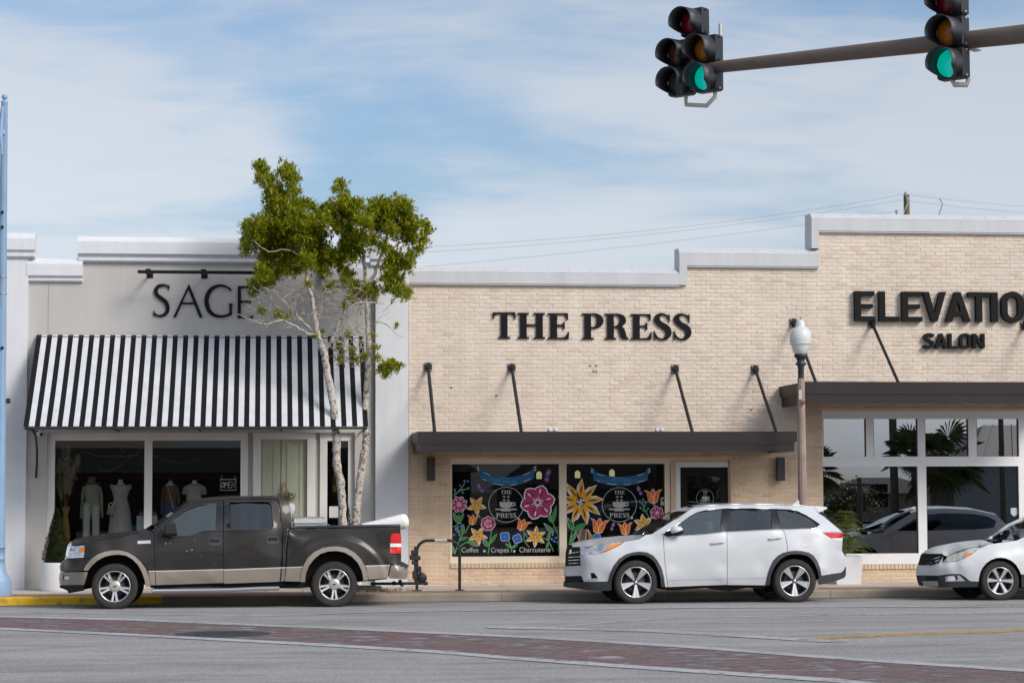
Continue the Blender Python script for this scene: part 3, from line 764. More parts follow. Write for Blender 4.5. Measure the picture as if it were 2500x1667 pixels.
# stepped cornices: three mouldings each
def cornice(x0, x1, zs, dep, ybase, name='cornice'):
    """zs: top, below-cap, ledge, ledge2, bottom ; dep: projections"""
    a, b_, c_, d_ = zs
    prof = [(ybase - dep * .35, d_), (ybase - dep * .42, d_ + (c_ - d_) * .5), (ybase - dep * .75, c_ - .004), (ybase - dep, c_), (ybase - dep, b_), (ybase - dep * .98, b_ + .004), (ybase - dep * .5, a), (ybase + .25, a + .01), (ybase + .25, d_)]
    m_ = MB(); n_ = len(prof)
    m_.add([(x0, y, z) for y, z in prof] + [(x1, y, z) for y, z in prof], [(j, j + n_, (j + 1) % n_ + n_, (j + 1) % n_) for j in range(n_)] + [tuple(range(n_)), tuple(range(2 * n_ - 1, n_ - 1, -1))])
    o = m_.build(name, M_STUCCO_W, bq)
    # lower bead with its own shadow gap
    g = (c_ - d_)
    MB().cbox(x0 + .004, x1 - .004, ybase - dep * .62, ybase + .2, d_ + g * .12, d_ + g * .62, .012).build('moulding', M_STUCCO_W, o)
    return o
cornice(XA - .03, sx(203, 660), (sz(632, 130), sz(646, 130), sz(674, 130), sz(689, 130)), .13, YS)
cornice(sx(191, 610), sx(790, 610), (sz(579, 250), sz(592, 250), sz(621, 250), sz(641, 250)), .17, YS)
cornice(sx(784, 660), XB + .03, (sz(643, 860), sz(657, 860), sz(685, 860), sz(700, 860)), .13, YS)
cornice(XA0 - .05, XA + .13, (sz(570, 40, YP), sz(584, 40, YP), sz(611, 40, YP), sz(630, 40, YP)), .12, YP, 'pilaster_cap')
cornice(XB - .11, XB1 - .0, (sz(592, 950, YP), sz(606, 950, YP), sz(634, 950, YP), sz(652, 950, YP)), .12, YP, 'pilaster_cap')
MB().box(XA0, XB1, YS + .26, YS + 12, sz(690, 450), sz(685, 450)).box(XA0, XA0 + .1, YS + .26, YS + 12, 0, sz(690, 450) - .001).box(XA0 + .1, XB1 - .1, YS + 11.9, YS + 12, 0, sz(690, 450) - .001).build('roof', M_ROOF, bq)

# ---- awning: alternate black and white fabric panels on a steel frame
YA = YS - 2.1
aw_t = [at(89, 815, YS - .03), at(884, 823, YS - .03)]
aw_b = [at(58, 1040, YA), at(902, 1040, YA)]
ztp, zbt = (aw_t[0].z + aw_t[1].z) / 2, (aw_b[0].z + aw_b[1].z) / 2
xt0, xt1, xb0, xb1 = aw_t[0].x, aw_t[1].x, aw_b[0].x, aw_b[1].x
xt0 = xb0 = (xt0 + xb0) / 2; xt1 = xb1 = (xt1 + xb1) / 2
M_AWB = mat('awning_black', (0.011, 0.011, 0.014), 0.85, spec=0.15, bump=0.1, bscale=200)
M_AWW = mat('awning_white', (0.60, 0.61, 0.645), 0.8, var=0.05, vscale=2, streak=0.10, bump=0.1, bscale=200)
fr = MB()
for (ya, za) in ((YA + .02, zbt - .035), (YS - .06, ztp - .05)): fr.tube([(xb0 + .02, ya, za), (xb1 - .02, ya, za)], .022, 8)
for k in range(5):
    x_ = xb0 + .03 + (xb1 - xb0 - .06) * k / 4
    fr.tube([(x_, YA + .02, zbt - .05), ((x_), YS - .8, (ztp + zbt) / 2 - .33), (x_, YS - .05, ztp - .10)], .018, 6); fr.tube([(x_, YA + .02, zbt - .04), (x_, YS - .02, zbt - .04)], .018, 6)
aw = fr.build('awning', mat('awning_frame', (0.02, 0.02, 0.02), 0.4), bq)
NP = 32; per = (xb1 - xb0) / (NP - 1 + .48)
x_ = xb0; k = 0
while x_ < xb1 - .005:
    for w_, mt2 in ((per * .48, M_AWB), (per * .52, M_AWW)):
        xe = min(x_ + w_, xb1)
        if xe - x_ < .01: continue
        vs = []; N = 6
        for i in range(N + 1):
            t = i / N; bay = lambda x__: .035 * abs(math.sin(math.pi * 4 * (x__ - xb0) / (xb1 - xb0))) * math.sin(math.pi * t) ** .8; sag, sag2 = .008 * math.sin(math.pi * t) + bay(x_), .008 * math.sin(math.pi * t) + bay(xe)
            y_ = YS - .03 + (YA - YS + .03) * t; z_ = ztp + (zbt - ztp) * t - sag; z2 = z_ + sag - sag2
            vs += [(x_, y_, z_), (xe, y_, z2), (x_, y_ + .004, z_ - .006), (xe, y_ + .004, z2 - .006)]
        fs = []
        for i in range(N):
            a = 4 * i; fs += [(a, a + 4, a + 5, a + 1), (a + 2, a + 3, a + 7, a + 6), (a, a + 2, a + 6, a + 4), (a + 1, a + 5, a + 7, a + 3)]
        fs += [(0, 1, 3, 2), (4 * N, 4 * N + 2, 4 * N + 3, 4 * N + 1)]
        MB().add(vs, fs).build('stripe', mt2, aw)
        x_ = xe
    k += 1
# curved bracket arm, security camera
pts = [at(77, 1047, YA + .3), at(86, 1062, YA + .6), at(90, 1095, YS - .8), at(90, 1130, YS - .3), at(88, 1165, YS - .03)]
MB().tube(catmull([tuple(p) for p in pts], 6), .022, 8).build('awning_arm', M_STEEL, bq)
p = at(97, 1058, YS - .12)
cmr = thing('security_camera', 'small white security camera under the striped awning corner', 'camera', (p.x, YS - .01, p.z))
MB().sphere(p, .05, 14, 8).build('dome', M_FRAME_W, cmr)
MB().lathe([(0.0, 0), (.03, 0), (.026, -.05), (0, -.05)], (p.x + .03, p.y - .03, p.z - .02), 'y', 12).build('lens', M_BLACK, cmr)
MB().box(p.x - .03, p.x + .03, p.y + .03, YS - .001, p.z - .01, p.z + .06).build('mount', M_FRAME_W, cmr)

# ---- storefront: frames, panes, door
YF0, YF1 = YS + .10, YS + .22
def fbar(m_, u0, u1, v0, v1, y0=YF0, y1=YF1): m_.box(sx(u0, 1200, y0), sx(u1, 1200, y0), y0, y1, sz(v1, 450, y0), sz(v0, 450, y0))
vb = 1360
M_FB = mat('warm_white_frame', (0.74, 0.72, 0.70), 0.6, var=0.04, vscale=2)
s1 = MB(); fbar(s1, 113, 605, 1050, 1075); fbar(s1, 113, 133, 1075.2, vb); fbar(s1, 352, 371, 1075.2, vb); fbar(s1, 587, 605, 1075.2, vb); fbar(s1, 113, 605, vb, 1440)
w1 = s1.build('shop_window', M_FB, bq)
for (a, b_) in ((133, 352), (371, 587)):
    m_ = MB(); fbar(m_, a - 3, b_ + 3, 1072, vb + 3, YS + .16, YS + .168); m_.build('pane', G_SHOP, w1)
m_ = MB(); fbar(m_, 605.3, 617, 1052, 1440, YS + .16, YS + .24); fbar(m_, 770, 780.7, 1052, 1440, YS + .16, YS + .24); m_.build('pier', M_STUCCO_G, bq)
s2 = MB(); fbar(s2, 617.3, 770, 1052, 1072); fbar(s2, 617.3, 637, 1072.2, 1440); fbar(s2, 750, 770, 1072.2, 1440)
dr = s2.build('door', M_FB, bq)
M_GREEN = mat('sage_green_paint', (0.42, 0.45, 0.34), 0.55, var=0.05)
m_ = MB(); fbar(m_, 637.2, 749.8, 1072.2, 1440, YS + .20, YS + .24); fb = m_.build('leaf', M_GREEN, dr)
for (a, b_) in ((640, 652), (667, 686), (700, 712), (731, 747)):
    m_ = MB(); fbar(m_, a, b_, 1075, 1436, YS + .185, YS + .199); m_.build('batten', M_GREEN, dr)
m_ = MB(); fbar(m_, 685, 686.2, 1074, 1436, YS + .182, YS + .1845); m_.build('seam', M_BLACK, dr)
s3 = MB(); fbar(s3, 781, 865, 1052, 1076); fbar(s3, 781, 799, 1076.2, vb); fbar(s3, 850, 865, 1076.2, vb); fbar(s3, 781, 865, vb, 1440)
w3 = s3.build('side_window', M_FB, bq)
m_ = MB(); fbar(m_, 796, 853, 1073, vb + 3, YS + .16, YS + .168); m_.build('pane', G_SHOP, w3)
m_ = MB(); fbar(m_, 804, 826, 1237, 1265, YS + .150, YS + .156); m_.build('notice', mat('paper', (0.75, 0.76, 0.73), 0.8), w3)
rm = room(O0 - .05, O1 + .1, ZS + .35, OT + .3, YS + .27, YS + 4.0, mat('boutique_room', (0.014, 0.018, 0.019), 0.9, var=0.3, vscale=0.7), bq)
# ceiling ring, dark red rail wall inside
m_ = MB(); m_.box(O0, O1, YS + 3.7, YS + 3.75, sz(1170, 300, YS + 3.7), sz(1148, 300, YS + 3.7)); m_.build('picture_rail', mat('dark_red_paint', (0.09, 0.03, 0.02), 0.8), bq)

# ---- sign lamp bar over the name
YL = YS - .62
r_ = thing('sign_lamp', 'long black lamp bar on short arms above the boutique name', 'lamp', (at(455, 664, YL).x, YS, at(455, 664, YL).z))
zb_ = at(400, 664, YL).z
MB().cbox(at(336, 664, YL).x, at(700, 664, YL).x, YL - .04, YL + .04, zb_ - .03, zb_ + .03, .01).build('bar', M_BLACK, r_)
for u in (362, 497, 632):
    x_ = at(u, 664, YL).x
    MB().box(x_ - .02, x_ + .02, YL + .041, YS - .015, zb_ - .012, zb_ + .012).build('arm', M_BLACK, r_)
    MB().cbox(x_ - .05, x_ + .05, YL - .055, YL - .041, zb_ - .055, zb_ + .055, .01).build('clamp', M_BLACK, r_)
    MB().cbox(x_ - .06, x_ + .06, YS - .0145, YS - .001, zb_ - .06, zb_ + .06, .004).build('wall_plate', M_BLACK, r_)

# ================================================================== lettering
def circ(cx, cy, rx, ry, a0=0, a1=360, n=28):
    return [(cx + rx * math.cos(math.radians(a0 + (a1 - a0) * i / n)), cy + ry * math.sin(math.radians(a0 + (a1 - a0) * i / n))) for i in range(n + (0 if abs(a1 - a0) == 360 else 1))]
_S_sp = [(.57, .79), (.50, .925), (.34, .985), (.18, .935), (.125, .79), (.20, .645), (.36, .53), (.51, .41), (.555, .24), (.48, .08), (.31, .012), (.13, .075), (.055, .235)]
_S_w = [.022, .034, .036, .075, .105, .105, .118, .118, .105, .075, .036, .034, .022]
SERIF = {
 'T': (.868, [[[(0, 1), (0, .745), (.025, .745), (.06, .86), (.10, .91), (.17, .935), (.31, .94), (.31, .075), (.30, .06), (.21, .055), (.21, 0), (.66, 0), (.66, .055), (.57, .06), (.56, .075), (.56, .94), (.70, .935), (.77, .91), (.81, .86), (.845, .745), (.868, .745), (.868, 1)]]]),
 'H': (1.05, [[[(0, 1), (0, .945), (.08, .94), (.09, .92), (.09, .08), (.08, .06), (0, .055), (0, 0), (.43, 0), (.43, .055), (.35, .06), (.34, .08), (.34, .485), (.71, .485), (.71, .08), (.70, .06), (.62, .055), (.62, 0), (1.05, 0), (1.05, .055), (.97, .06), (.96, .08), (.96, .92), (.97, .94), (1.05, .945), (1.05, 1), (.62, 1), (.62, .945), (.70, .94), (.71, .92), (.71, .55), (.34, .55), (.34, .92), (.35, .94), (.43, .945), (.43, 1)]]]),
 'E': (.80, [[[(0, 1), (0, .945), (.08, .94), (.095, .92), (.095, .08), (.08, .06), (0, .055), (0, 0), (.79, 0), (.81, .28), (.775, .28), (.72, .14), (.62, .07), (.50, .06), (.345, .06), (.345, .49), (.50, .49), (.57, .46), (.60, .38), (.64, .38), (.64, .66), (.60, .66), (.57, .58), (.50, .55), (.345, .55), (.345, .94), (.58, .94), (.67, .90), (.735, .74), (.77, .74), (.77, 1)]]]),
 'P': (.815, [[[(0, 1), (0, .945), (.08, .94), (.09, .92), (.09, .08), (.08, .06), (0, .055), (0, 0), (.45, 0), (.45, .055), (.35, .06), (.34, .08), (.34, .42)] + circ(.50, .71, .315, .29, -90, 90, 16), [(.34, .94), (.43, .94), (.51, .90), (.56, .82), (.565, .71), (.56, .60), (.51, .52), (.43, .48), (.34, .48)]]]),
 'R': (.92, [[[(0, 1), (0, .945), (.08, .94), (.09, .92), (.09, .08), (.08, .06), (0, .055), (0, 0), (.44, 0), (.44, .055), (.35, .06), (.34, .08), (.34, .465), (.42, .465), (.50, .42), (.55, .30), (.60, .10), (.66, .02), (.75, 0), (.92, 0), (.92, .055), (.86, .07), (.83, .13), (.79, .30), (.74, .43), (.67, .49)] + circ(.50, .74, .32, .26, -55, 90, 14), [(.34, .94), (.43, .94), (.52, .90), (.57, .82), (.57, .68), (.52, .57), (.43, .525), (.34, .525)]]]),
 'S': (.66, [[stroke(_S_sp, _S_w, 5)], [[(.575, 1.0), (.605, 1.0), (.60, .67), (.57, .67)]], [[(.02, .34), (.05, .34), (.055, -.02), (.025, -.02)]]]),
}
t_ = .155
BLOCK = {
 'E': (.665, [[[(0, 0), (.665, 0), (.665, t_), (.2, t_), (.2, .43), (.59, .43), (.59, .57), (.2, .57), (.2, 1 - t_), (.65, 1 - t_), (.65, 1), (0, 1)]]]),
 'L': (.66, [[[(0, 0), (.66, 0), (.66, t_), (.2, t_), (.2, 1), (0, 1)]]]),
 'V': (.76, [[[(.28, 0), (.47, 0), (.76, 1), (.555, 1), (.375, .27), (.205, 1), (0, 1)]]]),
 'A': (.80, [[[(0, 0), (.21, 0), (.27, .2), (.53, .2), (.59, 0), (.80, 0), (.49, 1), (.31, 1)], [(.31, .35), (.40, .70), (.49, .35)]]]),
 'T': (.71, [[[(.255, 0), (.455, 0), (.455, 1 - t_), (.71, 1 - t_), (.71, 1), (0, 1), (0, 1 - t_), (.255, 1 - t_)]]]),
 'I': (.2, [[[(0, 0), (.2, 0), (.2, 1), (0, 1)]]]),
 'O': (.74, [[circ(.37, .68, .37, .34, 0, 180, 12) + circ(.37, .32, .37, .34, 180, 360, 12), (circ(.37, .67, .17, .18, 0, 180, 12) + circ(.37, .33, .17, .18, 180, 360, 12))]]),
 'N': (.78, [[[(0, 0), (.2, 0), (.2, .62), (.57, 0), (.78, 0), (.78, 1), (.58, 1), (.58, .38), (.21, 1), (0, 1)]]]),
 'S': (.72, [[stroke([(.66, .80), (.54, .90), (.36, .925), (.18, .875), (.12, .74), (.22, .60), (.38, .52), (.54, .43), (.60, .28), (.52, .13), (.34, .075), (.16, .11), (.05, .21)], [.09] * 13, 5)]]),
}
OPT = {
 'S': (.56, [[stroke([(.50, .88), (.42, .945), (.30, .965), (.16, .92), (.095, .79), (.14, .66), (.27, .555), (.40, .44), (.455, .28), (.42, .13), (.30, .045), (.16, .04), (.045, .11)], [.022, .026, .034, .05, .058, .058, .062, .062, .058, .052, .036, .030, .026], 5)], [[(.475, .97), (.50, .975), (.495, .82), (.47, .83)]], [[(.03, .19), (.052, .19), (.055, .03), (.033, .03)]]]),
 'A': (.92, [[[(0, 0), (.085, 0), (.465, .86), (.82, 0), (.92, 0), (.50, 1.0), (.47, 1.0)]], [[(.25, .40), (.67, .40), (.645, .455), (.265, .455)]]]),
 'G': (.885, [[stroke([(.83, .82), (.72, .91), (.55, .965), (.36, .94), (.18, .82), (.085, .62), (.075, .42), (.16, .20), (.33, .065), (.54, .035), (.72, .075), (.81, .13)], [.026, .030, .034, .045, .06, .066, .066, .06, .046, .036, .034, .034], 5)], [[(.745, .42), (.885, .42), (.885, .40), (.855, .395), (.855, .08), (.775, .06), (.775, .39), (.745, .40)]]]),
 'E': (.49, [[[(0, 0), (.47, 0), (.48, .09), (.455, .09), (.44, .055), (.095, .055), (.095, .48), (.38, .48), (.40, .46), (.42, .46), (.42, .57), (.40, .57), (.38, .545), (.095, .545), (.095, .945), (.42, .945), (.44, .91), (.46, .91), (.455, 1), (0, 1)]]]),
}
def glyph(mb_, font, ch, x, z, h, yf, depth, sxx=1.0, mi=0, shear=0.0, to3=None):
    w, pieces = font[ch]
    for i, pc in enumerate(pieces):
        mb_.prism([[(x + (px + shear * pz) * h * sxx, z + pz * h) for px, pz in c] for c in pc], yf - i * .0008, yf + depth, mi, to3)
    return w * h * sxx
def sign(name, label, font, letters, Y, depth, m):
    """letters: (char, u0, u1, v_top, v_bottom) measured on the wall"""
    us = [q[1] for q in letters]; c = at(sum(us) / len(us), letters[0][4], Y)
    r_ = thing(name, label, 'sign', (c.x, Y + depth, c.z))
    for (ch, u0, u1, v0, v1) in letters:
        a, b_ = at(u0, v1, Y), at(u1, v0, Y)
        h = b_.z - a.z; w = font[ch][0]
        m_ = MB(); glyph(m_, font, ch, a.x, a.z, h, Y, depth, (b_.x - a.x) / (w * h)); m_.build('letter', m, r_)
    return r_
q5 = lambda c, x0, x1, y0, y1: (c, 980 + x0 / 3.0153, 980 + x1 / 3.0153, 620 + y0 / 3.0153, 620 + y1 / 3.0153)
sign('cafe_sign', 'black serif raised letters reading THE PRESS on cream brick', SERIF,
     [q5('T', 675, 840, 430, 620), q5('H', 858, 1058, 433, 622), q5('E', 1080, 1233, 435, 625), q5('P', 1332, 1487, 437, 627), q5('R', 1500, 1673, 439, 627), q5('E', 1690, 1841, 441, 629), q5('S', 1858, 1987, 441, 629), q5('S', 2003, 2134, 442, 629)], YW - .042, .032, M_BLACKSIGN)
q3 = lambda c, x0, x1, y0, y1: (c, 1880 + x0 / 2.8, 1880 + x1 / 2.8, 440 + y0 / 2.8, 440 + y1 / 2.8)
sign('salon_name_sign', 'thick black block letters reading ELEVATION high on cream brick', BLOCK,
     [q3('E', 582, 718, 758, 960), q3('L', 748, 884, 760, 962), q3('E', 905, 1040, 761, 963), q3('V', 1047, 1204, 763, 964), q3('A', 1201, 1370, 764, 966), q3('T', 1358, 1503, 765, 967), q3('I', 1514, 1557, 766, 967), q3('O', 1586, 1735, 765, 969), q3('N', 1757, 1915, 767, 970)], YW - .12, .11, mat('salon_letter', (0.012, 0.012, 0.013), 0.6, spec=0.12))
sign('salon_sign', 'small thick black letters reading SALON under the larger name', BLOCK,
     [q3('S', 1050, 1127, 1046, 1149), q3('A', 1128, 1214, 1047, 1148), q3('L', 1222, 1292, 1047, 1148), q3('O', 1297, 1376, 1047, 1149), q3('N', 1388, 1468, 1048, 1148)], YW - .11, .10, MATS['salon_letter'])
q1 = lambda c, x0, x1, y0, y1: (c, x0 / 3.0156, x1 / 3.0156, 540 + y0 / 3.0156, 540 + y1 / 3.0156)
sign('boutique_sign', 'slim black raised letters reading SAGE on grey stucco', OPT,
     [q1('S', 1122, 1262, 462, 704), q1('A', 1275, 1494, 468, 706), q1('G', 1503, 1716, 466, 708), q1('E', 1750, 1867, 478, 712)], YS - .042, .038, M_BLACKSIGN)
# ================================================================== vehicles
class Field:
    """smooth depth (metres behind the car's near side) over the side view, from measured control points"""
    def __init__(s, pts, lam=1e-3):
        P = np.array(pts, float); s.c = P[:, :2].mean(0); s.k = 100.0
        s.x = (P[:, :2] - s.c) / s.k; n = len(P)
        K = s.phi(s.x, s.x) + lam * np.eye(n)
        Q = np.hstack([np.ones((n, 1)), s.x]); A = np.zeros((n + 3, n + 3)); A[:n, :n] = K; A[:n, n:] = Q; A[n:, :n] = Q.T
        s.w = np.linalg.solve(A, np.concatenate([P[:, 2], np.zeros(3)])); s.extra = None
    @staticmethod
    def phi(a, b):
        d2 = ((a[:, None, :] - b[None, :, :]) ** 2).sum(2) + 1e-12
        return 0.5 * d2 * np.log(d2)
    def __call__(s, uv):
        uv = np.atleast_2d(np.array(uv, float)); q = (uv - s.c) / s.k; n = len(s.x)
        r = s.phi(q, s.x) @ s.w[:n] + s.w[n] + q @ s.w[n + 1:]
        if s.extra: r = r + s.extra(uv)
        return r
DIRS = np.array([[*FWD], [*RGT], [*UPV]])
def project_many(uv, Y):
    a = (uv[:, 0:1] - 1250.0) / F_PX; b = (833.5 - uv[:, 1:2]) / F_PX
    d = DIRS[0] + a * DIRS[1] + b * DIRS[2]
    return np.array(CAMP) + d * (Y / d[:, 1])[:, None]
def inside(p, poly):
    x, y = p; c = False; j = len(poly) - 1
    for i in range(len(poly)):
        xi, yi = poly[i]; xj, yj = poly[j]
        if (yi > y) != (yj > y) and x < (xj - xi) * (y - yi) / (yj - yi) + xi: c = not c
        j = i
    return c
def dens(poly, s, closed=True):
    out = []; n = len(poly)
    for i in range(n if closed else n - 1):
        a, b = poly[i], poly[(i + 1) % n]; k = max(1, int(math.hypot(b[0] - a[0], b[1] - a[1]) / s))
        for t in range(k): out.append((a[0] + (b[0] - a[0]) * t / k, a[1] + (b[1] - a[1]) * t / k))
    if not closed: out.append(tuple(poly[-1]))
    return out
def smooth_poly(poly, n=3):
    """rounds a traced outline lightly"""
    return poly
class Car:
    def __init__(s, root, field, ynear, half, roll=0.02):
        s.root, s.f, s.y, s.h, s.roll = root, field, ynear, half, roll
    def pts(s, uv, dy=0.0, field=None):
        uv = np.atleast_2d(np.array(uv, float)); Y = s.y + (field or s.f)(uv) + dy
        P = project_many(uv, Y); P[:, 2] -= s.roll * (P[:, 1] - s.y); return P
    def mirror(s, P):
        Q = P.copy(); Q[:, 2] += s.roll * (P[:, 1] - s.y)
        Q[:, 1] = 2 * (s.y + s.h) - P[:, 1]; Q[:, 2] -= s.roll * (Q[:, 1] - s.y); return Q
    def panel(s, name, poly, m, grid=5.0, dy=0.0, rim=0.03, holes=(), far=True, field=None, parent=None):
        B = dens(poly, grid); V = list(B); E = [(i, (i + 1) % len(B)) for i in range(len(B))]
        HB = []
        for h in holes:
            D = dens(h, grid); k = len(V); V += D; E += [(k + i, k + (i + 1) % len(D)) for i in range(len(D))]; HB.append(D)
        a = np.array(B); lo, hi = a.min(0), a.max(0)
        edge = np.array(V)
        gx = np.arange(lo[0] + grid * .5, hi[0], grid); gy = np.arange(lo[1] + grid * .5, hi[1], grid * .866)
        for j, y in enumerate(gy):
            for x in gx:
                p = (x + (grid * .5 if j % 2 else 0), y)
                if inside(p, B) and not any(inside(p, h) for h in HB) and ((edge - p) ** 2).sum(1).min() > (grid * .55) ** 2: V.append(p)
        r = delaunay_2d_cdt([Vector(p) for p in V], E, [list(range(len(B)))], 1, 1e-4)
        uv = np.array([(p.x, p.y) for p in r[0]]); tris = []
        for t in r[2]:
            c = uv[list(t)].mean(0)
            if any(inside(c, h) for h in HB): continue
            q = uv[list(t)]; ar = (q[1, 0] - q[0, 0]) * (q[2, 1] - q[0, 1]) - (q[1, 1] - q[0, 1]) * (q[2, 0] - q[0, 0])
            if abs(ar) < 1e-6: continue
            tris.append(tuple(t) if ar < 0 else tuple(t)[::-1])
        P = s.pts(uv, dy, field); e = 0.7
        du = s.pts(uv + [e, 0], dy, field) - s.pts(uv - [e, 0], dy, field); dv = s.pts(uv + [0, e], dy, field) - s.pts(uv - [0, e], dy, field)
        N = np.cross(dv, du); N /= np.linalg.norm(N, axis=1)[:, None] + 1e-12
        N[N[:, 1] > 0] *= -1
        cnt = {}
        for t in tris:
            for i in range(3):
                a_, b_ = t[i], t[(i + 1) % 3]; cnt[(a_, b_)] = cnt.get((a_, b_), 0) + 1
        bd = [(a_, b_) for (a_, b_) in cnt if (b_, a_) not in cnt]
        objs = []
        for side in (0, 1) if far else (0,):
            Q, NN = (P, N) if side == 0 else (s.mirror(P), N * [1, -1, 1])
            m_ = MB(); m_.add(Q.tolist(), tris if side == 0 else [t[::-1] for t in tris], 0, True)
            nr = [tuple(x) for x in NN]
            if rim:
                d = rim if side == 0 else -rim
                vs, fs = [], []
                for (a_, b_) in bd:
                    k = len(vs); pa, pb = Q[a_], Q[b_]
                    vs += [tuple(pa), tuple(pb), (pb[0], pb[1] + d, pb[2]), (pa[0], pa[1] + d, pa[2])]
                    fs.append((k, k + 3, k + 2, k + 1) if side == 0 else (k, k + 1, k + 2, k + 3))
                    t = Vector(pb - pa); nn = t.cross(Vector((0, 1, 0)))
                    nn = nn.normalized() if nn.length > 1e-9 else Vector((0, -1, 0))
                    nr += [tuple(nn if side == 0 else nn)] * 4
                m_.add(vs, fs, 0, True)
            objs.append(m_.build(name, m, parent if (parent and side == 0) else s.root, normals=nr))
        return objs[0]
    def bridge(s, name, line, m, bulge=(0, 0, 0.03), field=None, n=8, dy=0.0, grid=8):
        """closes the body between the traced line and its mirror image"""
        L = dens(line, grid, False); P = s.pts(L, dy, field); Q = s.mirror(P); vs, fs = [], []
        b = np.array(bulge)
        for i in range(len(L)):
            for k in range(n + 1):
                t = k / n; p = P[i] * (1 - t) + Q[i] * t + b * (4 * t * (1 - t)); vs.append(tuple(p))
        for i in range(len(L) - 1):
            for k in range(n):
                a_ = i * (n + 1) + k; fs.append((a_, a_ + n + 1, a_ + n + 2, a_ + 1))
        return MB().add(vs, fs, 0, True).build(name, m, s.root)

